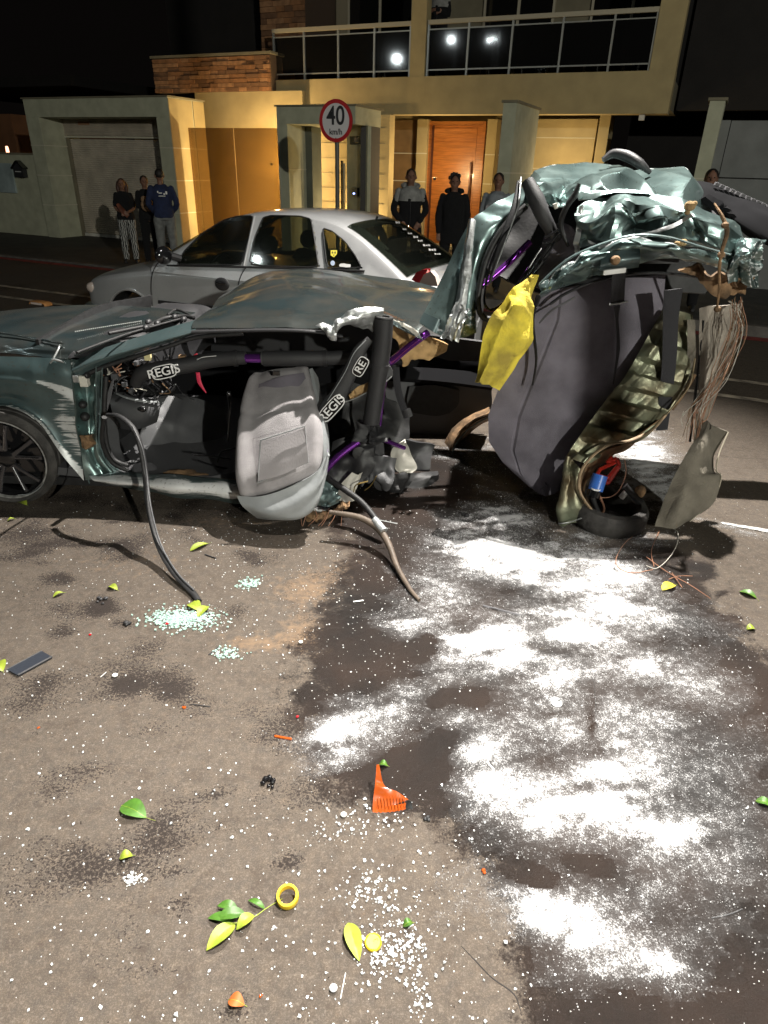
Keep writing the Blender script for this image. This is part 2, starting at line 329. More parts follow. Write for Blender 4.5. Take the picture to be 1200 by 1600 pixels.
ys = axis((-40, -5, 5), (-5, .3, .5), (.3, 4.6, .03), (4.6, 8, .12), (8, 20, 1), (20, 110, 6))
X, Y = np.meshgrid(xs, ys, indexing='ij'); px, py = pixn(X, Y)
near = (Y > .3)
nz = fbm(X*5, Y*7, 3, 6)*1.5-.25; wet = np.where(near, inpoly(px+(nz-.5)*70, py+(nz-.5)*50, WETP, 58), 0)
wet = np.clip(wet-1.2*inpoly(px+(nz-.5)*90, py+(nz-.5)*60, [(1130, 800), (1210, 790), (1300, 990), (1190, 995), (1160, 960), (1135, 900)], 12)-.8*blobs(px, py, [(1085, 855, 22, 14, 0, 1), (1120, 915, 16, 10, 0, 1)]), 0, 1)
wet = np.maximum(wet, .9*np.where(near, inpoly(px+(nz-.5)*60, py, [(120, 760), (520, 790), (540, 830), (330, 860), (200, 800)], 10), 0)*.35)
sand = np.where(near, blobs(px, py, SAND), 0); oil = np.where(near, 1.0*blobs(px+(nz-.5)*44, py+(nz-.5)*30, OIL)+.8*np.clip(fbm(X*3, Y*4, 55, 4)-.52, 0, 1)*4*(px < 700), 0)
me = bpy.data.meshes.new('road'); nx, ny = X.shape; idx = np.arange(nx*ny).reshape(nx, ny)
fq = np.stack([idx[:-1, :-1], idx[1:, :-1], idx[1:, 1:], idx[:-1, 1:]], -1).reshape(-1, 4)
hz = (fbm(X*1.3, Y*1.3, 9)-.5)*.006*(np.abs(X) < 4)*(Y < 5)
me.from_pydata(np.stack([X, Y, hz*0], -1).reshape(-1, 3).tolist(), [], fq.tolist())
for nm, arr in (('wet', wet), ('sand', sand), ('oil', oil)):
    me.attributes.new(nm, 'FLOAT', 'POINT').data.foreach_set('value', arr.ravel().astype('f'))
road = bpy.data.objects.new('road', me); C.objects.link(road); struct(road); WM['road'] = Matrix.Identity(4)
def asphalt():
    m = bpy.data.materials.new('asphalt'); m.use_nodes = True; nt = m.node_tree; N = nt.nodes; L = nt.links; b = N['Principled BSDF']
    tc = N.new('ShaderNodeTexCoord'); O = tc.outputs['Object']
    def noise(sc, det=5, ro=.6):
        n = N.new('ShaderNodeTexNoise'); n.inputs['Scale'].default_value = sc; n.inputs['Detail'].default_value = det; n.inputs['Roughness'].default_value = ro; L.new(O, n.inputs[0]); return n.outputs[0]
    def ramp(s, a, c, ca=(0, 0, 0), cb=(1, 1, 1)):
        r = N.new('ShaderNodeValToRGB'); r.color_ramp.elements[0].position = a; r.color_ramp.elements[1].position = c
        r.color_ramp.elements[0].color = (*ca, 1); r.color_ramp.elements[1].color = (*cb, 1); L.new(s, r.inputs[0]); return r.outputs[0]
    def math(op, a, c):
        n = N.new('ShaderNodeMath'); n.operation = op
        for i, q in enumerate((a, c)):
            if isinstance(q, (int, float)): n.inputs[i].default_value = q
            else: L.new(q, n.inputs[i])
        return n.outputs[0]
    def mix(f, a, c):
        n = N.new('ShaderNodeMix'); n.data_type = 'RGBA'
        if isinstance(f, float): n.inputs['Factor'].default_value = f
        else: L.new(f, n.inputs['Factor'])
        for k, q in (('A', a), ('B', c)):
            if isinstance(q, tuple): n.inputs[k].default_value = (*q, 1)
            else: L.new(q, n.inputs[k])
        return n.outputs['Result']
    def attr(n_): a = N.new('ShaderNodeAttribute'); a.attribute_name = n_; return a.outputs['Fac']
    fine = noise(190, 4, .75); med = noise(28, 6); big = noise(2.2, 6); grit = noise(900, 2)
    col = ramp(big, .3, .75, (.076, .065, .055), (.118, .101, .086))
    col = mix(ramp(med, .35, .7), col, (.150, .120, .092)); 
    col = mix(math('MULTIPLY', ramp(fine, .54, .72), .55), col, (.34, .29, .23)); col = mix(math('MULTIPLY', ramp(fine, .46, .32), .6), col, (.045, .036, .029))
    col = mix(math('MULTIPLY', ramp(noise(11, 8, .8), .50, .64), .7), col, (.055, .042, .033)); col = mix(math('MULTIPLY', ramp(noise(60, 6, .8), .53, .66), .45), col, (.22, .185, .15)); col = mix(math('MULTIPLY', ramp(noise(0.55, 3), .56, .7), .35), col, (.10, .083, .068))
    sd = ramp(math('ADD', attr('sand'), math('MULTIPLY', math('SUBTRACT', med, .5), 2.2)), .35, 1.25); col = mix(math('MULTIPLY', sd, .75), col, (.185, .125, .078))
    speck = noise(95, 4, .75)
    ol = ramp(math('ADD', math('MULTIPLY', attr('oil'), 1.0), math('MULTIPLY', math('SUBTRACT', speck, .5), 3.6)), .55, .75); olm = math('MULTIPLY', ol, ramp(attr('oil'), .03, .35))
    col = mix(math('MULTIPLY', olm, .85), col, (.014, .010, .009))
    wa = attr('wet'); wm = ramp(math('ADD', wa, math('ADD', math('MULTIPLY', math('SUBTRACT', noise(9, 8, .75), .5), 1.7), math('MULTIPLY', math('SUBTRACT', noise(110, 4, .8), .5), 1.1))), .40, .66)
    wetc = ramp(big, .35, .68, (.005, .0035, .0028), (.022, .013, .009)); wetc = mix(math('MULTIPLY', ramp(fine, .56, .72), .5), wetc, (.045, .032, .026))
    col = mix(wm, col, wetc); L.new(col, b.inputs['Base Color']); b.inputs['Specular IOR Level'].default_value = .22
    rg = N.new('ShaderNodeMapRange'); L.new(wm, rg.inputs[0]); rg.inputs[3].default_value = .82; rg.inputs[4].default_value = .5; L.new(rg.outputs[0], b.inputs['Roughness'])
    hs = math('ADD', math('MULTIPLY', fine, .6), math('ADD', math('MULTIPLY', grit, .25), math('MULTIPLY', med, .6)))
    bp = N.new('ShaderNodeBump'); bp.inputs['Strength'].default_value = .8; bp.inputs['Distance'].default_value = .007; L.new(hs, bp.inputs['Height']); L.new(bp.outputs[0], b.inputs['Normal'])
    return m
me.materials.append(asphalt())

# ---- lanes: bike lane lines parallel to the house fronts
HT = -AL
def ub(mb, u0, u1, v0, v1, z0, z1): return mb.box((u0, v0, z0), (u1, v1, z1), fr=W)
linem = mat('worn_line_paint', (.42, .36, .28), .8, 0, .3, 60, .5, 8, var2=(.14, .12, .10)); redm = mat('worn_red_lane_paint', (.26, .035, .028), .8, 0, .3, 60, .5, 6)
def hline(name, v0, v1, m, z=.006, u0=-60, u1=40):
    mb = MB(); us = np.linspace(u0, u1, 41); 
    mb.add([W(u, v, z) for u in us for v in (v0, v1)], [(2*i, 2*i+2, 2*i+3, 2*i+1) for i in range(40)]); o = mb.build(name, m, smooth=False); return struct(o)
hline('bike_lane_line', 7.50, 7.60, linem); hline('bike_lane_line', 6.86, 6.96, linem); hline('red_lane_edge', 9.72, 9.95, redm)
mb = MB(); a, b_ = Z(1128, 818), Z(1290, 846); d = b_-a; n = np.array([-d[1], d[0], 0]); n /= np.linalg.norm(n)
mb.patch([[a-n*.012+[0, 0, .005], b_-n*.03+[0, 0, .005]], [a+n*.012+[0, 0, .005], b_+n*.03+[0, 0, .005]]], 6, 30, th=.002, linear=True); struct(mb.build('parking_bay_line', mat('white_road_paint', (.62, .62, .6), .8, 0, .4, 80, .5, 30, var2=(.25, .23, .21))))
# sidewalk (lowered at the garage) and kerb
pav = mat('dark_pavement', (.040, .036, .032), .7, 0, .5, 40, .45, 3)
def swz(u): return float(np.interp(u, [-60, -16.5, -9.5, -7, 40], [.06, .03, .03, .13, .13]))
mb = MB(); us = list(np.linspace(-60, -17, 12))+list(np.linspace(-16.5, -6, 22))+list(np.linspace(-5, 40, 16)); vs = [10.02, 13.3, 13.31, 30]
mb.patch([[W(u, v, swz(u)) for u in us] for v in (10.12, 13.0, 16, 34)], 4, len(us), th=.25, linear=True); struct(mb.build('sidewalk', pav, smooth=False))
kb = MB(); kb.patch([[W(u, 9.99, -.02) for u in us], [W(u, 10.0, swz(u)+.004) for u in us], [W(u, 10.13, swz(u)+.006) for u in us]], 3, len(us), th=.1, linear=True); struct(kb.build('kerb', mat('kerb_concrete', (.10, .09, .08), .85, 0, .5, 30, .4, 5), smooth=False))

# ------------------------------------------------------------------ white absorbent powder on the road
PW = [(785, 812, 62, 18, 5, 1.3), (760, 862, 75, 30, 15, 1.1), (830, 890, 110, 34, 10, 1.2), (930, 882, 60, 28, 20, 1.1), (985, 905, 50, 20, 20, .8), (910, 945, 120, 36, 10, 1.15), (690, 925, 60, 30, 25, .75), (655, 980, 50, 24, -5, 1.15), (620, 960, 45, 16, 0, .5), (735, 1008, 48, 22, -15, 1.3),
      (800, 1000, 50, 30, 0, .8), (1010, 955, 85, 20, 8, .7), (930, 1000, 75, 26, 8, 1.1), (860, 1045, 120, 36, 10, .85), (1060, 1060, 80, 32, 15, .85), (1010, 1040, 50, 20, 0, .5), (850, 1100, 80, 34, 10, .45), (1000, 1120, 80, 34, 0, .5),
      (600, 1110, 85, 30, -18, .55), (545, 1140, 70, 34, -25, .85), (520, 1175, 50, 26, -20, .8), (750, 1160, 60, 50, 0, .75), (770, 1230, 70, 44, 20, .7), (850, 1150, 60, 26, 0, .35), (980, 1185, 80, 36, 5, .8), (920, 1260, 90, 45, 15, .85), (1050, 1305, 62, 40, 10, 1.05), (870, 1290, 60, 40, 0, .7),
      (970, 1230, 90, 30, 10, .6), (850, 1430, 62, 34, 10, 1.6), (905, 1455, 60, 40, 25, .75), (960, 1470, 90, 50, 10, .35), (1045, 1512, 50, 18, 20, .95), (960, 1520, 80, 18, 5, .55), (1140, 1340, 50, 55, 0, .38), (1050, 1400, 110, 22, 5, .35), (1100, 1240, 60, 60, 0, .25),
      (1005, 715, 36, 34, 0, 1.6), (1030, 760, 36, 44, 0, 1.2), (985, 770, 30, 30, 0, 1.1), (960, 700, 50, 30, 0, .8), (745, 695, 50, 14, -10, .6), (720, 712, 50, 12, 0, .55), (830, 775, 50, 9, 0, .75), (700, 1050, 70, 26, 0, .28), (1000, 843, 62, 9, 3, .85), (905, 842, 24, 14, 0, .85), (960, 862, 60, 6, 5, .5), (1170, 832, 60, 5, 10, .6), (905, 1200, 200, 220, 0, .16), (1000, 1400, 260, 240, 0, .17), (1130, 1150, 90, 200, 0, .10), (640, 1110, 120, 60, -20, .3), (470, 1165, 50, 24, 0, .3), (800, 735, 60, 10, 0, .5)]
PN = [(700, 1090, 70, 26, -15, .55), (930, 1130, 12, 80, -5, .5), (830, 925, 75, 16, 8, .85), (890, 950, 40, 12, 0, .25), (860, 1020, 40, 12, 5, .6), (690, 1010, 50, 16, 10, .4), (660, 1010, 60, 18, 10, .5), (870, 1190, 60, 24, 0, .3), (985, 1070, 60, 18, 10, .3), (690, 1170, 40, 40, 0, .5), (830, 1370, 45, 16, 25, .5), (1000, 1590, 1, 1, 0, 0), (900, 1340, 70, 18, 10, .35), (650, 1210, 60, 40, 0, .7)]
def pdens(x, y):
    px, py = pixn(x, y); n1 = fbm(x*5+y*2, y*9, 21, 5); w = (n1-.5)*60
    d = blobs(px+w, py+w*.5, PW)-blobs(px+w, py+w*.5, PN); n2 = fbm((x+.55*y)*7, (y-.3*x)*17, 77, 5)
    return d*(.25+1.0*n1)*np.clip(-.06+1.95*n2, .18, 1.35)*.80
gx = np.arange(-.75, 2.6, .0125); gy = np.arange(.72, 5.4, .0125); GX, GY = np.meshgrid(gx, gy, indexing='ij'); D = pdens(GX, GY)
lump = fbm(GX*26, GY*26, 31, 3); H = .004+np.clip(D, 0, 1.3)*.007*(.4+1.2*lump)
keep = (D > .05); fk = keep[:-1, :-1] & keep[1:, 1:]; idx = np.arange(GX.size).reshape(GX.shape)
fq = np.stack([idx[:-1, :-1], idx[1:, :-1], idx[1:, 1:], idx[:-1, 1:]], -1)[fk]; used = np.unique(fq); remap = np.zeros(GX.size, int); remap[used] = np.arange(len(used))
pv = np.stack([GX, GY, H], -1).reshape(-1, 3)[used]; pm = bpy.data.meshes.new('white_powder'); pm.from_pydata(pv.tolist(), [], remap[fq].tolist())
pm.attributes.new('dens', 'FLOAT', 'POINT').data.foreach_set('value', D.ravel()[used].astype('f')); pm.polygons.foreach_set('use_smooth', [True]*len(pm.polygons))
po = bpy.data.objects.new('white_powder', pm); C.objects.link(po); tag(stuff(po), 'white absorbent powder scattered over the dark wet stain', 'powder')
def powder():
    m = bpy.data.materials.new('white_powder'); m.use_nodes = True; nt = m.node_tree; N = nt.nodes; L = nt.links; b = N['Principled BSDF']
    tc = N.new('ShaderNodeTexCoord'); O = tc.outputs['Object']; a = N.new('ShaderNodeAttribute'); a.attribute_name = 'dens'
    def noise(sc, det, ro=.6): n = N.new('ShaderNodeTexNoise'); n.inputs['Scale'].default_value = sc; n.inputs['Detail'].default_value = det; n.inputs['Roughness'].default_value = ro; L.new(O, n.inputs[0]); return n.outputs[0]
    def mth(op, p, q):
        n = N.new('ShaderNodeMath'); n.operation = op
        for i, k in enumerate((p, q)):
            if isinstance(k, (int, float)): n.inputs[i].default_value = k
            else: L.new(k, n.inputs[i])
        return n.outputs[0]
    n1 = mth('MULTIPLY', mth('SUBTRACT', noise(190, 5, .85), .5), 3.2); n2 = mth('MULTIPLY', mth('SUBTRACT', noise(34, 6, .75), .5), 1.9)
    s = mth('ADD', mth('ADD', a.outputs['Fac'], n1), n2)
    r = N.new('ShaderNodeValToRGB'); r.color_ramp.elements[0].position = .34; r.color_ramp.elements[1].position = 1.0; r.color_ramp.elements.new(.62).color = (.42, .42, .42, 1); L.new(s, r.inputs[0])
    veil = mth('MULTIPLY', a.outputs['Fac'], .22); fac = mth('MINIMUM', mth('ADD', r.outputs[0], veil), 1.0)
    b.inputs['Base Color'].default_value = (.50, .50, .505, 1); b.inputs['Roughness'].default_value = 1; b.inputs['Specular IOR Level'].default_value = .1
    tr = N.new('ShaderNodeBsdfTransparent'); mx = N.new('ShaderNodeMixShader'); L.new(fac, mx.inputs[0]); L.new(tr.outputs[0], mx.inputs[1]); L.new(b.outputs[0], mx.inputs[2])
    L.new(mx.outputs[0], N['Material Output'].inputs['Surface'])
    bp = N.new('ShaderNodeBump'); bp.inputs['Strength'].default_value = .5; bp.inputs['Distance'].default_value = .006; L.new(s, bp.inputs['Height']); L.new(bp.outputs[0], b.inputs['Normal']); return m
pm.materials.append(powder())
# grains and crumbs: tiny irregular tetrahedra / boxes joined into one mesh each
def crumbs(name, pts, size, m, label, cat, zo=0.0, kind='tet', jit=.5, seed=0):
    rs = np.random.RandomState(seed); n = len(pts)
    if kind == 'tet': base = np.array([[1, 0, -.3], [-.5, .87, -.3], [-.5, -.87, -.3], [0, 0, 1.0]]); fc = np.array([[0, 2, 1], [0, 1, 3], [1, 2, 3], [2, 0, 3]])
    else: base = np.array([[x, y, z] for z in (-.6, .6) for y in (-.9, .9) for x in (-1, 1)], float); fc = np.array([[0, 2, 3, 1], [4, 5, 7, 6], [0, 1, 5, 4], [2, 6, 7, 3], [0, 4, 6, 2], [1, 3, 7, 5]])
    k = len(base); v = base[None]*(1+jit*(rs.rand(n, k, 3)-.5)); an = rs.rand(n)*2*pi; ta = (rs.rand(n)-.5)*1.1
    ca, sa, ct, st = np.cos(an)[:, None], np.sin(an)[:, None], np.cos(ta)[:, None], np.sin(ta)[:, None]
    x, y, z = v[..., 0], v[..., 1], v[..., 2]; x, z = x*ct-z*st, x*st+z*ct; x, y = x*ca-y*sa, x*sa+y*ca
    sz = size[:, None] if hasattr(size, 'shape') else size
    V = np.stack([x*sz+pts[:, :1], y*sz+pts[:, 1:2], z*sz+(zo+np.abs(z*sz).max(1, keepdims=True)*.8)], -1).reshape(-1, 3)
    Fc = (fc[None]+(np.arange(n)*k)[:, None, None]).reshape(-1, fc.shape[1])
    me = bpy.data.meshes.new(name); me.from_pydata(V.tolist(), [], Fc.tolist()); me.materials.append(m); o = bpy.data.objects.new(name, me); C.objects.link(o); tag(stuff(o), label, cat); return o
rs = np.random.RandomState(5); c = np.stack([rs.uniform(-.75, 2.5, 260000), rs.uniform(.74, 5.2, 260000)], -1); dd = pdens(c[:, 0], c[:, 1])
ok = (dd > .03) & (rs.rand(len(c)) < np.clip(.05+dd*.5, 0, .42)) & (dd < 1.3); c = c[ok]; sz = rs.uniform(.0008, .0022, len(c))*(1+1.2*(rs.rand(len(c)) < .05))
crumbs('powder_lump', c, sz, mat('powder_lump', (.6, .6, .6), 1, 0), 'loose white powder grains sprinkled round the powder patches', 'powder', .003, 'tet', .6, 3)
GL = [(290, 965, 52, 16, 5, 5), (355, 1020, 22, 8, 0, 2.4), (390, 910, 14, 8, 0, 2.0), (208, 1375, 14, 8, -20, 5.5), (620, 1480, 40, 34, 0, 2.2), (590, 1390, 60, 30, 0, 1.1), (545, 1300, 60, 28, 0, 1.0), (610, 1270, 60, 30, 0, .8), (540, 1390, 26, 36, 0, 1.0), (640, 1420, 60, 60, 0, .7), (500, 1550, 60, 40, 0, .7),
      (650, 1560, 20, 36, 0, 1.0), (480, 1470, 40, 40, 0, .5), (400, 1490, 60, 60, 0, .35), (560, 1590, 160, 50, 0, .5), (300, 1585, 120, 30, 0, .5), (100, 1100, 120, 60, 0, .22), (420, 950, 160, 90, 0, .28), (600, 920, 120, 90, 0, .3), (600, 1040, 100, 80, 0, .3), (400, 840, 260, 24, 0, .35), (250, 900, 200, 60, 0, .15),
      (700, 1340, 80, 40, 0, .5), (150, 1400, 200, 120, 0, .12), (300, 1250, 300, 200, 0, .10), (1000, 1500, 260, 120, 0, .25), (780, 1300, 60, 50, 0, .4), (640, 830, 60, 30, 0, .4), (320, 970, 26, 12, 0, 3)]
def glassfield(n, seed, k):
    rs = np.random.RandomState(seed); c = np.stack([rs.uniform(-2.4, 2.4, n), rs.uniform(.72, 4.2, n)], -1); px, py = pixn(c[:, 0], c[:, 1]); d = blobs(px, py, GL)+.085
    return c[rs.rand(n) < d*k]
gm = mat('glass_crumb', (.62, .64, .64), .3, .0, spec=.9); gb = mat('green_glass_crumb', (.33, .47, .42), .15, .0, spec=1)
c = glassfield(110000, 8, .19); px, py = pixn(c[:, 0], c[:, 1]); rs = np.random.RandomState(2); szs = (.0008+.0020*rs.rand(len(c))**3)
crumbs('glass_crumbs', c, szs, gm, 'clear broken window glass crumbs strewn across the asphalt', 'broken glass', 0, 'cube', 1.1, 4)
rs = np.random.RandomState(12); th_ = rs.rand(900)*2*pi; q = rs.randn(900, 2); pp = np.stack([285+q[:, 0]*26, 968+q[:, 1]*8], -1); pp[:120] = np.stack([390+q[:120, 0]*8, 912+q[:120, 1]*4], -1); pp[120:200] = np.stack([355+q[120:200, 0]*12, 1022+q[120:200, 1]*5], -1)
cc = np.array([Z(a, b)[:2] for a, b in pp]); crumbs('glass_pile', cc, rs.uniform(.0022, .005, 900), gb, 'heap of greenish glass crumbs by the end of the rubber strip', 'broken glass', .001, 'cube', .7, 6)
rs = np.random.RandomState(13); pp = np.concatenate([np.stack([208+rs.randn(60)*9, 1375+rs.randn(60)*5], -1), np.stack([615+rs.randn(260)*32, 1485+rs.randn(260)*26], -1), np.stack([580+rs.randn(120)*36, 1395+rs.randn(120)*20], -1), np.stack([560+rs.randn(90)*40, 1290+rs.randn(90)*22], -1), np.stack([rs.uniform(0, 800, 190), rs.uniform(1200, 1598, 190)], -1), np.stack([655+rs.randn(40)*10, 1560+rs.randn(40)*28], -1)])
cc = np.array([Z(a, b)[:2] for a, b in pp]); crumbs('glass_chunks', cc, (.0010+.0028*rs.rand(len(cc))**1.6), mat('clear_glass_chunk', (.62, .65, .66), .15, 0, spec=1, var=.4, vscale=80), 'larger clear glass chunks around the yellow cap in front', 'broken glass', .0005, 'cube', 1.1, 7)
rs = np.random.RandomState(14); c = np.stack([rs.uniform(-2.4, 2.2, 9000), rs.uniform(.74, 4, 9000)], -1); px, py = pixn(c[:, 0], c[:, 1]); c = c[rs.rand(9000) < .10+blobs(px, py, OIL)*.6]
crumbs('grit', c, rs.uniform(.001, .0032, len(c)), mat('dark_grit', (.03, .022, .018), .8), 'dark grit and dirt crumbs on the asphalt', 'grit', 0, 'tet', .8, 9)

for L_ in ([(718, 1478), (742, 1502), (768, 1530), (800, 1556), (815, 1580)], [(925, 1050), (928, 1090), (935, 1130), (950, 1180)], [(1100, 705), (1150, 712), (1210, 716)]):
    mb = MB(); mb.tube([Z(a+RNG.uniform(-3, 3), b+RNG.uniform(-3, 3), .0) for a, b in L_], [.001]+[.0018]*(len(L_)-2)+[.001], 5, 5, .5); struct(mb.build('road_crack', mat('crack_tar', (.012, .010, .009), .9), None))
# ------------------------------------------------------------------ house across the road (built in street coordinates u along, v away, z up)
def uthing(name, label, cat, u, v, z=0, group=None): return thing(name, label, cat, tuple(W(u, v, z)), HT, group)
def ubox(name, m, parent, *b, smooth=False): mb = MB(); ub(mb, *b); return mb.build(name, m, parent, smooth)
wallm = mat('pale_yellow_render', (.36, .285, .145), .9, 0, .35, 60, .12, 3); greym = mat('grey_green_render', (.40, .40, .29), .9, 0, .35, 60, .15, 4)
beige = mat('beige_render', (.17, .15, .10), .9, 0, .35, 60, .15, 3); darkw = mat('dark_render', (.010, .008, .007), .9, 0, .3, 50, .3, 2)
jointm = mat('pale_joint_strip', (.50, .47, .36), .8); glassd = mat('dark_window_glass', (.006, .006, .006), .05, spec=1); bronze = mat('bronze_glass', (.16, .085, .045), .08, 0, spec=1, var=.3, vscale=1.2)
alu = mat('cream_aluminium', (.40, .36, .27), .45, .2); metalrail = mat('brushed_rail', (.5, .5, .46), .35, .7); curtain = mat('beige_curtain', (.22, .19, .13), .9)
doorw = mat('varnished_orange_wood', (.42, .15, .035), .35, 0, .15, 20, .3, 3, coat=.3, stretch=(1, 1, 12)); shutter = mat('grey_roller_shutter', (.56, .50, .41), .55, .2, .2, 30, .2, 3)
hm = uthing('house', 'two storey yellow rendered house with glass balcony and orange wooden door', 'house', -6, 15.2, .1)
VF = 15.2
uL = onv(425, 140, VF)[0]; uR = -1.24; uP0 = onv(641, 80, VF)[0]; uP1 = onv(664, 80, VF)[0]
z0f, z1f = 2.86, 3.54
# balcony slab and fascia, columns of the front frame
ubox('fascia', wallm, hm, uL-.05, uR, VF, VF+.35, z0f, z1f); ubox('balcony_floor', beige, hm, uL-.05, uR-.01, VF+.352, VF+2.2, z0f+.1, z1f-.12)
ubox('column', wallm, hm, uP0, uP1, VF+.004, VF+.25, z1f, 8.2); ubox('column', wallm, hm, uR-.46, uR-.003, VF+.003, VF+.3, z1f-.1, 8.2)
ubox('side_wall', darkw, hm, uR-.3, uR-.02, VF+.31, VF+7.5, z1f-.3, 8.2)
ubox('wall', wallm, hm, onv(322, 200, 16.4)[0]-3, -2.66, 16.95, 17.2, .1, z0f+.1)
ubox('wall_return', wallm, hm, -2.66, -2.64+.2, 16.5, 17.1, .1, z0f+.09)
# ground floor: yellow piers and dark recess beside the door
def pier(name, x0, x1, v, m=wallm, yj=(235, 290), dep=.5):
    a, b = onv(x0, 250, v)[0], onv(x1, 250, v)[0]; o = ubox(name, m, hm, a, b, v, v+dep, .1, z0f)
    for zz in (.95, 1.55, 2.15): ubox('joint', jointm, o, a-.004, b+.004, v-.006, v+.02, zz, zz+.02)
    return a, b
brownm = mat('brown_and_shade_render', (.20, .12, .05), .9, 0, .35, 60, .2, 3)  # carries the shade of the door recesses in its colour; gateway jamb shares it
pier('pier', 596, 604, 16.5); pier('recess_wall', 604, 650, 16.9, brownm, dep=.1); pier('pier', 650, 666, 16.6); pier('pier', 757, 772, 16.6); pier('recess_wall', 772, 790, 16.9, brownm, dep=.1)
a, b = onv(836, 250, 16.6)[0], onv(925, 250, 16.6)[0]; o = ubox('wall', wallm, hm, a-.4, b, 16.6, 16.9, .1, z0f); ubox('joint', jointm, o, a-.4, b, 16.594, 16.6, 1.9, 1.915); ubox('joint', jointm, o, a-.4, b, 16.594, 16.6, 2.5, 2.515)
# door: stiles, boards, pull handle
du0, du1 = onv(667, 260, 16.85)[0], onv(757, 260, 16.85)[0]; dz1 = onv(700, 190, 16.85)[2]
df = ubox('door_frame', doorw, hm, du0, du0+.09, 16.7, 16.9, .15, dz1); ubox('jamb', doorw, df, du1-.07, du1, 16.7, 16.9, .15, dz1); ubox('lintel', doorw, df, du0+.092, du1-.072, 16.7, 16.9, dz1-.07, dz1)
dl = ubox('door', doorw, hm, du0+.17, du1-.22, 16.80, 16.86, .16, dz1-.075); ubox('stile', mat('dark_gap', (.06, .012, .004), .5), dl, du0+.092, du0+.168, 16.85, 16.9, .16, dz1-.075); ubox('stile', doorw, dl, du1-.218, du1-.073, 16.795, 16.86, .16, dz1-.075)
base = None
for k in range(9):
    z = .18+k*(dz1-.3)/9; hgt = (dz1-.3)/9
    if base is None: base = ubox('board', doorw, dl, du0+.172, du1-.222, 16.788, 16.799, z, z+hgt-.012)
    else: o = base.copy(); C.objects.link(o); o.location.z += z-.18; WM[o.name] = WM[base.name]
mb = MB(); hx = du1-.30
mb.tube([W(hx, 16.72, .75), W(hx, 16.72, 2.0)], .02, 8, 1); mb.tube([W(hx, 16.72, .95), W(hx, 16.79, .95)], .012, 6, 1); mb.tube([W(hx, 16.72, 1.8), W(hx, 16.79, 1.8)], .012, 6, 1); mb.build('handle', mat('dark_handle', (.05, .02, .01), .3, .6), dl)
ubox('doorstep', jointm, hm, du0-.6, du1+.5, 16.2, 16.7, .1, .2)
# upper storey behind the balcony
VU = 17.3
ubox('upper_wall', beige, hm, onv(470, 30, VU)[0]-.3, uR-.32, VU+.1, VU+.3, z1f-.1, 8.2)
for x0, x1 in ((545, 642), (660+98, 862), (926, 1050)):
    a, b = onv(x0, 20, VU)[0], onv(x1, 20, VU)[0]
    wn = ubox('window', glassd, hm, a, b, VU+.05, VU+.099, z1f, 6.6)
    ubox('frame', alu, wn, a-.05, a, VU+.03, VU+.1, z1f, 6.6); ubox('frame', alu, wn, (a+b)/2-.03, (a+b)/2+.03, VU+.03, VU+.049, z1f, 6.6); ubox('frame', alu, wn, b, b+.05, VU+.03, VU+.1, z1f, 6.6)
ubox('curtain', curtain, hm, onv(545, 20, VU)[0]-.35, onv(545, 20, VU)[0]-.055, VU+.02, VU+.1, z1f, 6.6)
# balcony balustrade: handrail, lower rail, posts, glass panes
def balus(x0, x1, posts, name='balustrade', right=None):
    a = onv(x0, 100, VF)[0]; b = right if right is not None else onv(x1, 100, VF)[0]; zt = 4.42
    t = ubox('handrail', alu, hm, a, b, VF+.02, VF+.10, zt, zt+.075); ubox('lower_rail', metalrail, hm, a, b, VF+.045, VF+.065, z1f+.10, z1f+.125); ubox('upper_rail', metalrail, hm, a, b, VF+.045, VF+.065, zt-.09, zt-.07)
    us = [a+.02]+[onv(x, 100, VF)[0] for x in posts]+[b-.02]
    for u in us: ubox('post', metalrail, hm, u-.018, u+.018, VF+.03, VF+.08, z1f-.03, zt)
    for p, q in zip(us, us[1:]): ubox('pane', glassd, hm, p+.025, q-.025, VF+.05, VF+.058, z1f+.13, zt-.095)
balus(426, 640, (474, 527, 583)); balus(665, 1045, (728, 795, 872, 950), right=uR-.46)
ubox('soffit_lamp', M['cream'], hm, -1.75, -1.65, VF+.1, VF+.2, z0f-.1, z0f)
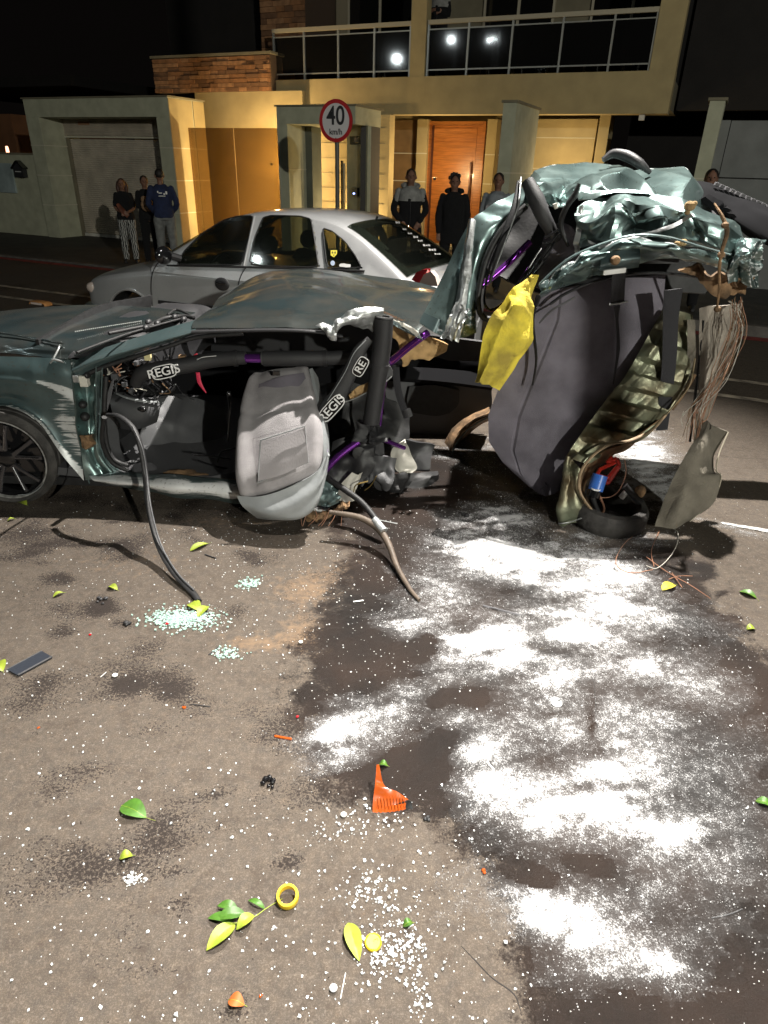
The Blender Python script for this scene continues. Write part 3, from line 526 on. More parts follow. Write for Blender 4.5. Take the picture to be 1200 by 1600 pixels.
# stone-clad parapet and stone-clad upper wall with single stones
stonem = [mat('stone_a', (.26, .12, .05), .9, 0, .5, 30, .3, 8), mat('stone_b', (.17, .085, .042), .9, 0, .5, 30, .3, 8), mat('stone_c', (.33, .17, .08), .9, 0, .5, 30, .3, 8)]
st = uthing('stone_parapet', 'low reddish split stone parapet above the garage wall', 'stone wall', -12, 15.0, 3.1)
su0, su1 = onv(240, 110, 15.0)[0], onv(424, 110, 15.0)[0]; sz0, sz1 = onv(330, 142, 15)[2]-.02, onv(330, 87, 15)[2]+.02
ubox('core', mat('mortar', (.08, .05, .03), .9), st, su0, su1-.02, 15.02, 15.3, sz0, sz1-.03); ubox('coping', beige, st, su0-.05, su1+.03, 14.97, 15.33, sz1-.03, sz1+.02)
def stones(parent, u0, u1, v, z0, z1, h, side=None, seed=1):
    rs = np.random.RandomState(seed); base = {}; z = z0; cnt = 0
    while z < z1-h*.6 and cnt < 290:
        u = u0+rs.uniform(-.05, .0)
        while u < u1 and cnt < 290:
            L = rs.choice([.22, .34, .46]); u2 = min(u+L, u1); uu = max(u, u0)
            if u2-uu > .05:
                k = rs.randint(3); key = (round(u2-uu, 2), k, round(h, 3))
                w = u2-uu-.012
                if key not in base:
                    mb = MB(); ub(mb, uu, uu+w, v-.035, v+.02, z, z+h-.008); base[key] = (mb.build('stone', stonem[k], parent, False), uu, z)
                    o = base[key][0]
                else:
                    o0, bu, bz = base[key]; o = o0.copy(); C.objects.link(o); WM[o.name] = WM[o0.name]; o.location = (uu-bu, 0, z-bz)
                o.location.y += rs.uniform(-.015, .015); cnt += 1
            u = u2
        z += h
stones(st, su0, su1-.02, 15.02, sz0, sz1-.03, .085)
st2 = uthing('stone_tower', 'tall upper wall clad in reddish split stone beside balcony', 'stone wall', -11, 16.0, 3.5)
a, b = onv(409, 40, 16.0)[0], onv(478, 40, 16.0)[0]; ubox('core', mat('mortar2', (.07, .045, .03), .9), st2, a, b, 16.0, 17.5, 3.3, 6.5); stones(st2, a, b, 16.0, 3.4, 5.6, .11, seed=4)
ds = uthing('dark_upper_block', 'unlit dark upper storey block above the stone parapet', 'building', -13, 16.6, 3.3); a = onv(262, 40, 16.6)[0]; b = onv(409, 40, 16.6)[0]
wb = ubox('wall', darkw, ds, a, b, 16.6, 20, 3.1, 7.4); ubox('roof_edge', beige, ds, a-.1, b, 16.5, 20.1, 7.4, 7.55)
# wall below the parapet, seen through and above the bronze glass screen
pw = uthing('side_yard_wall', 'yellow lit yard wall behind the bronze glass screen', 'wall', -11, 14.9); ubox('wall', wallm, pw, onv(300, 160, 14.9)[0], onv(432, 160, 14.9)[0]+.6, 15.03, 15.3, .05, sz0-.005)
gs = uthing('glass_screen', 'bronze tinted glass fence panels between garage and entrance frame', 'glass fence', -10, 13.5)
a, b = onv(328, 200, 13.55)[0]-.6, onv(434, 200, 13.55)[0]+.1; gt = onv(380, 200, 13.55)[2]
def glassmat():
    m = mat('bronze_fence_glass', (.20, .13, .07), .04, 0, spec=1); nt = m.node_tree; N = nt.nodes; tr = N.new('ShaderNodeBsdfTransparent'); tr.inputs[0].default_value = (.86, .72, .50, 1); mx = N.new('ShaderNodeMixShader'); mx.inputs[0].default_value = .45
    nt.links.new(tr.outputs[0], mx.inputs[1]); nt.links.new(N['Principled BSDF'].outputs[0], mx.inputs[2]); nt.links.new(mx.outputs[0], N['Material Output'].inputs['Surface']); return m
gmz = glassmat()
for k in range(2): ubox('pane', gmz, gs, a+k*(b-a)/2+.01, a+(k+1)*(b-a)/2-.01, 13.54, 13.56, .2, gt)
ubox('base_rail', alu, gs, a, b, 13.5, 13.6, .05, .195)
# ---- garage front with roller shutter
g = uthing('garage', 'grey green garage frame with closed roller shutter and lit yellow flank', 'garage', -13.4, 13.2, .03)
gl, gr, gtz = -15.6, -11.24, 3.1
cl = ubox('column', greym, g, gl, gl+.42, 13.2, 14.35, .0, gtz-.4); cr = ubox('column', greym, g, gr-.36, gr, 13.2, 14.4, .0, gtz-.4); ubox('lintel', greym, g, gl, gr-.002, 13.203, 14.402, gtz-.398, gtz-.03); ubox('coping', beige, g, gl-.03, gr+.03, 13.17, 14.43, gtz-.03, gtz)
flank = ubox('flank', wallm, g, gr+.002, gr+.012, 13.21, 13.98, .0, gtz-.05); ubox('flank', wallm, g, gr+.002, gr+.012, 14.02, 14.398, .0, gtz-.05)
for zz in (.78, 1.45, 2.1):
    for oo, ul, ur in ((cl, gl, gl+.42), (cr, gr-.36, gr)): ubox('joint', jointm, oo, ul-.006, ur+.02, 13.194, 14.395, zz, zz+.02)
mb = MB(); n = 46
zz = np.linspace(.12, 2.28, n*4+1)
mb.add([W(u, 13.98-.022*abs(sin(pi*i/4)), z) for i, z in enumerate(zz) for u in (gl+.5, gr-.4)], [(2*i, 2*i+1, 2*i+3, 2*i+2) for i in range(n*4)])
sh = mb.build('roller_shutter', shutter, g, False); ubox('bottom_bar', M['cream'], sh, gl+.5, gr-.4, 13.93, 13.99, .04, .115); ubox('guide_rail', beige, g, gl+.42, gl+.49, 13.9, 14.02, .03, 2.33); ubox('guide_rail', beige, g, gr-.40, gr-.362, 13.9, 14.02, .03, 2.33)
bxm = MB(); zz = np.linspace(2.35, gtz-.4, 12*4+1); bxm.add([W(u, 13.9-.022*abs(sin(pi*i/4)), z) for i, z in enumerate(zz) for u in (gl+.42, gr-.36)], [(2*i, 2*i+1, 2*i+3, 2*i+2) for i in range(48)]); bxm.build('shutter_box', shutter, g, False); ubox('box_edge', jointm, g, gl+.42, gr-.36, 13.87, 13.93, 2.305, 2.345)
ubox('maker_plate', mat('faded_sticker', (.30, .16, .09), .7), g, onv(118, 172, 13.87)[0], onv(136, 172, 13.87)[0], 13.875, 13.885, 2.58, 2.65)
# ---- wall left of the garage with meter panel and little house-shaped box
lw = uthing('boundary_wall', 'grey rendered boundary wall left of the garage', 'wall', -18, 13.25, .03); ubox('wall', greym, lw, -26, gl-.02, 13.3, 13.5, .0, 1.9); ubox('coping', beige, lw, -26, gl-.02, 13.27, 13.53, 1.9, 1.94)
a = onv(22, 280, 13.27); o = MB(); ub(o, a[0]-1.0, a[0], 13.25, 13.295, a[2]-.32, a[2]+.36); tag(o.build('notice_board', mat('pale_blue_panel', (.30, .36, .36), .6, 0, .2, 40, .3, 3), None, False), 'pale blue panel fixed on the boundary wall', 'board')
a = onv(35, 277, 13.25); mb = MB(); hu, hz = a[0], a[2]; mb.prism([W(hu-.16, 13.16, hz), W(hu+.16, 13.16, hz), W(hu+.16, 13.16, hz+.22), W(hu, 13.16, hz+.33), W(hu-.16, 13.16, hz+.22)], Vd*.13)
bb = thing('mailbox', 'small dark house shaped mailbox on the boundary wall', 'mailbox', tuple(W(hu, 13.2, hz))); mb.build('box', M['trim'], bb, False); mb = MB(); mb.prism([W(hu-.21, 13.13, hz+.19), W(hu, 13.13, hz+.34), W(hu+.21, 13.13, hz+.19), W(hu+.21, 13.13, hz+.22), W(hu, 13.13, hz+.38), W(hu-.21, 13.13, hz+.22)], Vd*.16); mb.build('roof', M['gloss'], bb, False); mb = MB(); ub(mb, hu-.1, hu+.1, 13.152, 13.158, hz+.12, hz+.135); mb.build('slot', M['whiteplastic'], bb, False)
nb = uthing('neighbour_house', 'dim brown neighbouring house behind the boundary wall', 'house', -23, 18, .1); a = onv(20, 200, 18)[0]; ubox('wall', mat('brown_wall', (.18, .08, .035), .9, 0, .3, 30, .2, 2), nb, a-7, a, 18, 24, .1, onv(10, 178, 18)[2]); ubox('roof', darkw, nb, a-7.2, a+1.9, 19, 25, onv(60, 135, 19)[2], onv(60, 118, 19)[2])
a = onv(11, 232, 15.5); lt = thing('candle_lamp', 'small glowing lamp standing above the boundary wall', 'lamp', tuple(W(a[0], 15.5, a[2]-.1))); mb = MB(); mb.tube([W(a[0], 15.5, a[2]-.1), W(a[0], 15.5, a[2]), W(a[0], 15.5, a[2]+.06)], [.045, .04, .03], 10, 2); mb.build('glow', mat('pink_glow', (.8, .4, .3), .5, emis=(1, .42, .25, 1.4)), lt); mb = MB(); mb.tube([W(a[0], 15.5, a[2]-1.9), W(a[0], 15.5, a[2]-.1)], .02, 6, 1); mb.build('post', M['trim'], lt)
# ---- entrance frame with open gate, number plate and intercom
e = uthing('entrance_frame', 'grey green entrance frame with open gateway house number and intercom', 'gateway', -7.6, 13.2, .05)
el, er, ez = -8.50, -6.72, 2.90
ubox('column', greym, e, el, el+.24, 13.2, 14.36, .05, ez-.33); ubox('lintel', greym, e, el, er, 13.204, 14.364, ez-.328, ez-.03); ubox('coping', beige, e, el-.03, er+.03, 13.17, 14.42, ez-.03, ez)
pm_ = ubox('inner_post', mat('dark_grey_green', (.10, .11, .09), .9, 0, .3, 40, .2, 3), e, onv(475, 260, 13.9)[0], onv(488, 260, 13.9)[0], 13.9, 14.3, .05, ez-.34)
NA = np.array([onv(574, 260, 13.72)[0], 13.72]); NB = np.array([onv(542, 260, 14.25)[0], 14.25])
def nwp(t, z, off=0): q = NB+(NA-NB)*t; n2_ = np.array([-(NA-NB)[1], (NA-NB)[0]]); n2_ /= np.linalg.norm(n2_); n2_ = -n2_ if n2_[1] > 0 else n2_; return W(q[0]+n2_[0]*off, q[1]+n2_[1]*off, z)
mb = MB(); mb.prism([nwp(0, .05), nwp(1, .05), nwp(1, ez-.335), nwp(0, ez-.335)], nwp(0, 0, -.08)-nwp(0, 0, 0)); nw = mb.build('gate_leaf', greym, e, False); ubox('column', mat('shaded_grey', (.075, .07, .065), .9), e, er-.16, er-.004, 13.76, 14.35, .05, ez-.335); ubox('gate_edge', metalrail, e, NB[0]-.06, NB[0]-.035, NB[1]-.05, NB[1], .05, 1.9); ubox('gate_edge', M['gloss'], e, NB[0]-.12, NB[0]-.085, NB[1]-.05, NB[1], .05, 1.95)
ubox('jamb', brownm, e, onv(489, 260, 14.2)[0], onv(496, 260, 14.2)[0], 14.2, 14.36, .05, ez-.34)
for zz in (1.0, 1.75): ubox('joint', jointm, e, el-.004, el+.246, 13.194, 14.36, zz, zz+.02)
pz_ = onv(557, 219, 13.98)[2]; dd_ = nwp(.82, pz_)-nwp(.18, pz_); c_ = nwp(.5, pz_, .012)
mb = MB(); h_ = np.array([0, 0, .075]); dx = dd_/2; nq = nwp(0, 0, .01)-nwp(0, 0, 0); mb.prism([c_-dx-h_, c_+dx-h_, c_+dx+h_, c_-dx+h_], -nq); npl = mb.build('number_plate', M['gloss'], e, False); text('numerals', '1012', .13, mat('dim_numerals', (.22, .20, .18), .5), c_+nq*.4, dd_, nq, npl, sx=.95)
ic = onv(558, 300, 13.98); icp = nwp(.5, ic[2], .03); mb = MB(); mb.obox(icp, dd_/np.linalg.norm(dd_)*.12, nq*3, [0, 0, .085]); io = mb.build('intercom', M['gloss'], e); mb = MB(); mb.ell(icp+nq*4+np.array([0, 0, -.03]), (.02, .014, .016)); mb.build('indicator', mat('blue_led', (.2, .3, .9), .4, emis=(.25, .35, 1, 3)), io)
yl = uthing('inner_yard_wall', 'bright yellow board marked wall seen through the open gateway', 'wall', -8.5, 15.0, .05); ubox('wall', wallm, yl, onv(470, 260, 15)[0], onv(600, 260, 15)[0]+.1, 15.03, 15.3, .05, z0f-.01)
for k in range(8): ubox('joint', beige, yl, onv(470, 260, 15)[0], onv(600, 260, 15)[0], 15.018, 15.029, .5+k*.3, .508+k*.3)
# ---- gate pillars and grey wall on the right
for (x0, x1, ur_, lab, vb) in ((786, 807, None, 'tall grey green gate pillar beside the orange door', 14.9), (1107, 1131, None, 'tall pale gate pillar left of the grey right hand wall', 13.9)):
    a, b = onv(x0, 170, 13.2)[0], onv(x1, 170, 13.2)[0]; p = uthing('gate_pillar', lab, 'pillar', (a+b)/2, 13.3, .1, 'gate pillars'); c_ = ubox('shaft', greym, p, a, b, 13.2, vb, .1, 2.9); ubox('cap', beige, p, a-.03, b+.03, 13.17, vb+.03, 2.9, 2.94)
    for zz in (.95, 1.8): ubox('joint', jointm, c_, a-.005, b+.005, 13.194, vb-.01, zz, zz+.02)
rw = uthing('grey_side_wall', 'plain grey wall of large panels at the right edge', 'wall', 1.5, 13.6, .1); a = onv(1141, 200, 13.7)[0]; gw = mat('cool_grey_wall', (.17, .175, .17), .9, 0, .3, 40, .15, 3)
ubox('panel', gw, rw, a, a+5, 13.7, 13.9, .1, 1.82); ubox('panel', gw, rw, a, a+5, 13.7, 13.9, 1.84, 2.66); ubox('core', darkw, rw, a+.01, a+5, 13.74, 13.88, 1.8, 1.86); ubox('edge_post', gw, rw, a-.17, a-.012, 13.62, 13.8, .1, 2.66)
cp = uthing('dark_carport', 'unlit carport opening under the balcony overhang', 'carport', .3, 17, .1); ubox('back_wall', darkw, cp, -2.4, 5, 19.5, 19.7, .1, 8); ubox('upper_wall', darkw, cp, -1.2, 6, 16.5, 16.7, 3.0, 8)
# warm yard lights, each with its small spotlight body
for k, (u, v, z, w, kw) in enumerate([(-10.0, 14.0, .7, 38, 'garage flank'), (-7.6, 14.62, .5, 34, 'gateway'), (-5.9, 15.5, 1.7, 26, 'door'), (-3.2, 15.75, 1.9, 14, 'right hand wall'), (-9.4, 14.3, 1.9, 60, 'glass screen')]):
    lt = uthing('garden_spotlight', 'small warm garden spotlight lighting the '+kw, 'light', u, v, z-.08, 'garden spotlights'); mb = MB(); mb.tube([W(u, v, z-.08), W(u, v, z-.03)], [.03, .035], 10, 1); mb.build('body', M['trim'], lt)
    o = lamp('warm_light', tuple(W(u, v, z)), w*1.35, WARM, .05)
# ------------------------------------------------------------------ speed limit sign
sv = 10.6; su, _, szc = onv(525, 189, sv); t = uthing('speed_sign', 'round red bordered 40 km/h speed limit sign on a grey post', 'road sign', su, sv, .05)
mb = MB(); mb.tube([W(su, sv+.03, .05), W(su, sv+.03, szc)], .035, 10, 1); mb.build('post', mat('grey_post', (.12, .115, .10), .6, .3), t)
f_ = -Vd*.985+Ud*.0; Rr = (onv(525, 155, sv)[2]-onv(525, 223, sv)[2])/2
def disc(r0, r1, dv, th=.004, n=48):
    mb = MB(); v = []; f = []
    for k in range(n):
        a = 2*pi*k/n
        for r in (r0, r1):
            for d in (dv, dv-th): v.append(W(su+r*cos(a), sv+d, szc+r*sin(a)))
    for k in range(n):
        a, b = 4*k, 4*((k+1) % n); f += [(a+1, a+3, b+3, b+1), (a, b, b+2, a+2), (a+2, b+2, b+3, a+3), (a, a+1, b+1, b)]
    mb.add(v, f); return mb
disc(0.001, Rr-.055, -.004).build('face', mat('reflective_white', (.62, .60, .60), .5), t, False); disc(Rr-.055, Rr, -.003, .008).build('border', mat('reflective_red', (.42, .012, .015), .45), t, False); disc(.001, Rr, .004).build('back_plate', M['trim'], t, False)
text('numerals', '40', .36, M['trim'], W(su, sv-.012, szc+.06), Ud, -Vd, t, sx=.9); text('unit', 'km/h', .115, M['trim'], W(su, sv-.012, szc-.15), Ud, -Vd, t); mb = MB(); mb.ell(W(su, sv-.01, szc-.235), (.008, .004, .008)); mb.build('bolt', M['trim'], t)
# road stud on the lane line
a = Z(64, 476); mb = MB(); mb.patch([[a+Ud*x+Vd*y+np.array([0, 0, z]) for x, z in ((-.17, .0), (-.13, .05), (.13, .05), (.17, 0))] for y in (-.07, -.03, .03, .07)], 8, 12, th=.003, fold=lambda s, t_: -.02*(np.abs(s-.5)*2)**4)
t = thing('road_stud', 'worn orange raised road stud on the bike lane line', 'road stud', tuple(a)); mb.build('body', mat('stud_orange', (.55, .25, .08), .7, 0, .4, 40, .4, 12), t); mb = MB(); mb.obox(a+Vd*-.075+np.array([0, 0, .025]), Ud*.1, Vd*.006, [0, 0, .014]); mb.build('reflector', M['whitelens'], t)
# ------------------------------------------------------------------ lathe, wheel
def lathe(mb, prof, c, ax, n=40, a0=0, a1=2*pi):
    """prof: (radius, offset along axis)"""
    c = np.asarray(c, float); ax = np.asarray(ax, float); ax = ax/np.linalg.norm(ax); e = np.cross(ax, [0, 0, 1.]); 
    if np.linalg.norm(e) < .2: e = np.cross(ax, [0, 1., 0])
    e /= np.linalg.norm(e); g = np.cross(e, ax); full = abs(a1-a0-2*pi) < 1e-6; m = n if full else n+1; v = []; f = []; K = len(prof)
    for i in range(m):
        an = a0+(a1-a0)*i/n
        for r, o in prof: v.append(c+ax*o+(e*cos(an)+g*sin(an))*r)
    for i in range(n):
        for k in range(K-1): f.append((i*K+k, ((i+1) % m)*K+k, ((i+1) % m)*K+k+1, i*K+k+1))
    return mb.add(v, f)
def wheel(parent, c, ax, R, wd_, rr, style, name='wheel'):
    c = np.asarray(c, float); ax = np.asarray(ax, float)/np.linalg.norm(ax); h = wd_/2
    mb = MB(); lathe(mb, [(rr, h*.75), (rr+.012, h*.98), (rr+(R-rr)*.5, h*1.06), (R-.02, h*.92), (R, h*.7), (R-.006, h*.66), (R, h*.60), (R, h*.2), (R-.008, h*.16), (R-.008, h*.08), (R, .02*h), (R, -h*.6), (R-.02, -h*.9), (rr, -h*.8), (rr, h*.75)], c, ax, 72)
    ty = mb.build('tyre', M['tyre'], parent)
    e = np.cross(ax, [0, 0, 1.]); e /= np.linalg.norm(e); g = np.cross(e, ax)
    mb = MB(); lathe(mb, [(rr, -h*.8), (rr-.02, -h*.5), (rr-.025, h*.3), (rr-.018, h*.7), (rr+.004, h*.86), (rr+.006, h*.8)], c, ax, 60); lathe(mb, [(rr-.03, -h*.35), (.001, -h*.35)], c, ax, 40)
    rim = mb.build('rim', M['chrome'] if style == 'alloy' and False else style, parent)
    mb = MB(); lathe(mb, [(rr-.004, h*.80), (rr+.002, h*.94), (rr+.010, h*.93), (rr+.012, h*.84)], c, ax, 60); mb.build('rim_lip', mat('scuffed_rim_lip', (.34, .34, .33), .45, .4, .5, 40, .4, 30), rim)
    for k in range(5):
        mb = MB()
        for s in (-1, 1):
            a1_, a2_ = 2*pi*k/5+.3+s*.10, 2*pi*k/5+.3+s*.26
            d1 = e*cos(a1_)+g*sin(a1_); d2 = e*cos(a2_)+g*sin(a2_); p1 = c+d1*.045+ax*h*.55; p2 = c+d2*(rr-.015)+ax*h*.78; side = np.cross(ax, (p2-p1)); side /= np.linalg.norm(side)
            mb.tube([p1, (p1+p2)/2+ax*.006, p2], [.017, .012, .014], 8, 3, .55, upv=ax)
        so = mb.build('spoke', M['spoke'] if style is M['gloss'] else style, rim)
    if style is M['gloss']:
        for k in range(5): a1_ = 2*pi*k/5+.3; d1 = e*cos(a1_+.25)+g*sin(a1_+.25); d0 = e*cos(a1_+.08)+g*sin(a1_+.08); mb = MB(); mb.tube([c+d0*.06+ax*(h*.55+.012), c+d1*(rr-.03)+ax*(h*.78+.010)], [.002, .004], 6, 1); mb.build('spoke_glint', M['chrome'], rim)  # thin chrome tubes added as painted reflections along the spokes
    mb = MB(); lathe(mb, [(.055, h*.3), (.055, h*.62), (.04, h*.72), (.001, h*.74)], c, ax, 24)
    for k in range(4): a_ = 2*pi*k/4+.5; mb.ell(c+(e*cos(a_)+g*sin(a_))*.075+ax*h*.55, (.011, .011, .011), 8, 6)
    mb.build('hub', style, rim); return ty

# ------------------------------------------------------------------ parked silver sedan beyond the wreck
CU, CV = -6.17, 5.40
def K(x, y, z): return W(CU+x, CV+y, z)
def kside(px_, py_, off=0.0):   # pixel onto the sloping side-window plane of the sedan
    n = Vd*.52-np.array([0, 0, .23]); n = n/np.linalg.norm(n); p0 = K(0, .03, .90); d = ray(px_, py_); t = ((p0-EYE)@n)/(d@n); return EYE+d*t-n*off
def klow(px_, py_, off=0.0): a = onv(px_, py_, CV+.004-off); return W(*a)
car = uthing('parked_car', 'silver four door sedan parked behind the wrecked car', 'car', CU+2.1, CV+.83)
XS = [-.02, 0, .05, .2, .5, .9, 1.25, 2.0, 2.6, 3.1, 3.6, 3.95, 4.12, 4.18, 4.19]
ZC = [.5, .60, .69, .77, .85, .92, .965, .97, .97, .98, 1.0, 1.0, .97, .80, .6]
ZB = [.48, .56, .64, .71, .78, .845, .885, .90, .905, .91, .93, .94, .92, .76, .58]
WH = [.35, .56, .66, .74, .80, .82, .825, .83, .83, .83, .82, .79, .72, .62, .4]
rows = []
for x, zc, zb, w in zip(XS, ZC, ZB, WH):
    half = [(w*.90, .20), (w*.97, .26), (w, .40), (w*1.0, .56), (w*.985, zb-.10), (w*.962, zb-.03), (w*.90, zb+.005), (w*.62, zb+(zc-zb)*.7), (0, zc)]
    if x < 0 or x > 4.185: half = [(a, .35+(b-.35)*.6) for a, b in half]
    rows.append([K(x, .83-a, b) for a, b in half]+[K(x, .83+a, b) for a, b in half[-2::-1]])
def scr_(s, t): return -.2+0*s
mb = MB(); mb.patch(rows, 170, 110, th=.012, scr=scr_); body = mb.build('body', M['silver'], car, angle=50)
me = body.data; n = len(me.vertices); co_ = np.zeros(n*3); me.vertices.foreach_get('co', co_); co_ = co_.reshape(-1, 3)  # local: x along car from centre, y across
import bmesh
for ax_ in (.79, 3.24):
    dx = co_[:, 0]+2.1-ax_; dz = co_[:, 2]-.31; r = np.hypot(dx, dz); side = (np.abs(co_[:, 1]) > .55) & (dz > -.12) & (np.abs(r-.335) < .022)
    sc_ = np.where(side, .335/np.maximum(r, .01), 1); co_[:, 0] = np.where(side, dx*sc_+ax_-2.1, co_[:, 0]); co_[:, 2] = np.where(side, dz*sc_+.31, co_[:, 2])
me.vertices.foreach_set('co', co_.ravel()); bm = bmesh.new(); bm.from_mesh(me)
kill = [f for f in bm.faces if abs(f.calc_center_median().y) > .5 and f.calc_center_median().z < .70 and min(math.hypot(f.calc_center_median().x+2.1-a, f.calc_center_median().z-.31) for a in (.79, 3.24)) < .333]
bmesh.ops.delete(bm, geom=kill, context='FACES'); bm.to_mesh(me); bm.free()
for ax_ in (.79, 3.24):
    for y in (.0, 1.66):
        mb = MB(); mb.tube([K(ax_+.345*cos(a), y+(.010 if y < 1 else -.010), .31+.345*sin(a)) for a in np.linspace(-.1, pi+.1, 16)], .016, 8, 2, .8); mb.build('arch_lip', M['silver'], car)
        mb = MB(); lathe(mb, [(.335, 0), (.335, .25)], K(ax_, y if y < 1 else y-.25, .31), Vd, 30); mb.build('wheel_well', M['rubber'], car)
        wh = thing('w', 'x', 'x'); bpy.data.objects.remove(wh); del WM['w']
        wheel(car, K(ax_, y+(.10 if y < 1 else -.10), .285), -Vd if y < 1 else Vd, .285, .17, .18, M['plastic'])
# greenhouse
GX_ = [1.12, 1.45, 1.78, 2.02, 2.3, 2.7, 3.05, 3.3, 3.55, 3.8, 3.92]; GE = [.90, 1.08, 1.25, 1.345, 1.385, 1.39, 1.36, 1.28, 1.16, 1.02, .93]; GT = [.965, 1.15, 1.32, 1.42, 1.462, 1.472, 1.44, 1.355, 1.21, 1.05, .985]
def gsec(x, ze, zt, lift=0.0, cut=0.0):
    ey = .03+.442*(ze-.9); yb = .03-.442*.04
    pts = [(yb, .86), ((yb+ey)/2, (.86+ze)/2), (ey, ze), (ey+.05, ze+(zt-ze)*.45+.005), (ey+.20, ze+(zt-ze)*.85), (.83, zt)]
    return [K(x, a, b+lift) for a, b in pts]+[K(x, 1.66-a, b+lift) for a, b in pts[-2::-1]]
mb = MB(); mb.patch([gsec(a, b, c) for a, b, c in zip(GX_, GE, GT)], 150, 130, th=.01, scr=scr_); roof_o = mb.build('roof', M['silver'], car, angle=50)
def top(i0, x0, x1, e0, e1, name):
    rws = []
    for k in range(9):
        x = x0+(x1-x0)*k/8; ze = np.interp(x, GX_, GE); zt = np.interp(x, GX_, GT); ey = .03+.442*(ze-.9)
        f_ = [(ey+.075, ze+(zt-ze)*.55+.003), (ey+.22, ze+(zt-ze)*.87), (.83, zt)]; r_ = [K(x, a, b+.016) for a, b in f_]+[K(x, 1.66-a, b+.016) for a, b in f_[-2::-1]]; rws.append(r_)
    mb = MB(); mb.patch(rws, 24, 24, th=.006); return mb.build(name, M['carglass'], car)
top(0, 1.22, 1.93, 0, 0, 'windscreen'); rw_ = top(0, 3.20, 3.86, 0, 0, 'rear_window')
# side windows, outlines read on the side plane
wf = [(277, 414), (290, 392), (318, 365), (350, 345), (372, 338.5), (397, 338), (390, 375), (378, 415)]; wr = [(390, 415), (398, 375), (412, 341), (425, 337.5), (470, 338.5), (487, 343), (493, 378), (499, 419)]; wq = [(505, 357), (520, 362), (540, 378), (556, 400), (566, 419), (512, 420)]
nn = Vd*.52-np.array([0, 0, .23]); nn /= np.linalg.norm(nn)
def smoothpoly(L, k=5):
    out = []
    n_ = len(L)
    for i in range(n_): 
        a, b, c = np.array(L[i-1]), np.array(L[i]), np.array(L[(i+1) % n_])
        for t in (0, .5, 1): 
            p = b+(a-b)*.16; q = b+(c-b)*.16; out.append((1-t)**2*p+2*t*(1-t)*b+t*t*q)
    return out
for nm, L_ in (('window', wf), ('window', wr), ('quarter_window', wq)):
    L_ = smoothpoly(L_); mb = MB(); mb.prism([kside(a, b, .014) for a, b in L_], nn*.012); wo = mb.build(nm, M['carglass'], car, False)
    mb = MB(); mb.tube([kside(a, b, .014) for a, b in L_]+[kside(*L_[0], .014)], .006, 6, 1); mb.build('seal', M['rubber'], wo)
# open the shell behind the glass, then furnish the cabin
bm = bmesh.new(); bm.from_mesh(roof_o.data); kill = []
def inpo(x, y, L_):
    ins = False
    for i in range(len(L_)):
        (x1, y1), (x2, y2) = L_[i-1], L_[i]
        if (y1 > y) != (y2 > y) and x < (x2-x1)*(y-y1)/(y2-y1)+x1: ins = not ins
    return ins
for f in bm.faces:
    c = f.calc_center_median(); lx, ly, lz = c.x+2.1, c.y+.83, c.z
    if (1.30 < lx < 1.86 or 3.27 < lx < 3.78) and abs(ly-.83) < .40+.10*(lz < 1.2): kill.append(f); continue
    if abs(ly-.83) < .52 and lz > 1.0 and abs(ly-.83) < .45: continue
    yy = min(ly, 1.66-ly); a, b = pix(K(lx, yy, lz))
    if any(inpo(a, b, L_) for L_ in (wf, wr, wq)): kill.append(f)
bmesh.ops.delete(bm, geom=kill, context='FACES'); bm.to_mesh(roof_o.data); bm.free()
for x, y in ((1.75, .45), (1.75, 1.2), (2.75, .45), (2.75, 1.2)):
    mb = MB(); mb.tube([K(x+.22, y, .45), K(x+.34, y, .80), K(x+.45, y, 1.02)], [.16, .2, .15], 12, 3, .45, upv=Ud); mb.ell(K(x+.5, y, 1.15), (.07, .13, .09), 12, 8, R=np.stack([Ud, Vd, [0, 0, 1]], 1)); mb.build('car_seat', M['panel'], car)
mb = MB(); mb.tube([K(1.62, .45, .88)+Vd*.17*cos(a)+(Ud*.07+np.array([0, 0, .15]))*sin(a) for a in np.linspace(0, 2*pi, 21)], .014, 6, 1); mb.build('steering_wheel', M['trim'], car)
mb = MB(); mb.box((1.15, .12, .6), (1.5, 1.54, .90), fr=K); mb.build('dashboard', M['trim'], car, False); mb = MB(); mb.box((3.0, .15, .6), (3.7, 1.5, .92), fr=K); mb.build('parcel_shelf', M['trim'], car, False)
# near rear window decals and quarter-window stickers
def decal(name, L_, m, off=.017): mb = MB(); mb.prism([kside(a, b, off) for a, b in L_], nn*.002); return mb.build(name, m, wo, False)
decal('shield_sticker', [(518, 392), (528, 392), (527.5, 398), (523, 403), (518, 400)], mat('yellow_sticker', (.7, .6, .08), .5)); decal('shield_mark', [(520, 394.5), (522, 394), (522, 397), (520, 397)], M['trim'], .019); decal('shield_mark', [(524, 394.5), (526, 394), (526, 397), (524, 397)], M['trim'], .019); decal('shield_mark', [(522, 399), (524, 399), (523, 401.5)], M['trim'], .019)
decal('round_sticker', [(521+3.4*cos(a), 412+4*sin(a)) for a in np.linspace(0, 2*pi, 12)[:-1]], mat('blue_sticker', (.35, .42, .55), .5)); decal('script_sticker', [(531, 415), (533, 413), (539, 412.5), (543, 413.5), (549, 414), (549, 418), (545, 419), (532, 417.5)], M['whiteplastic'])
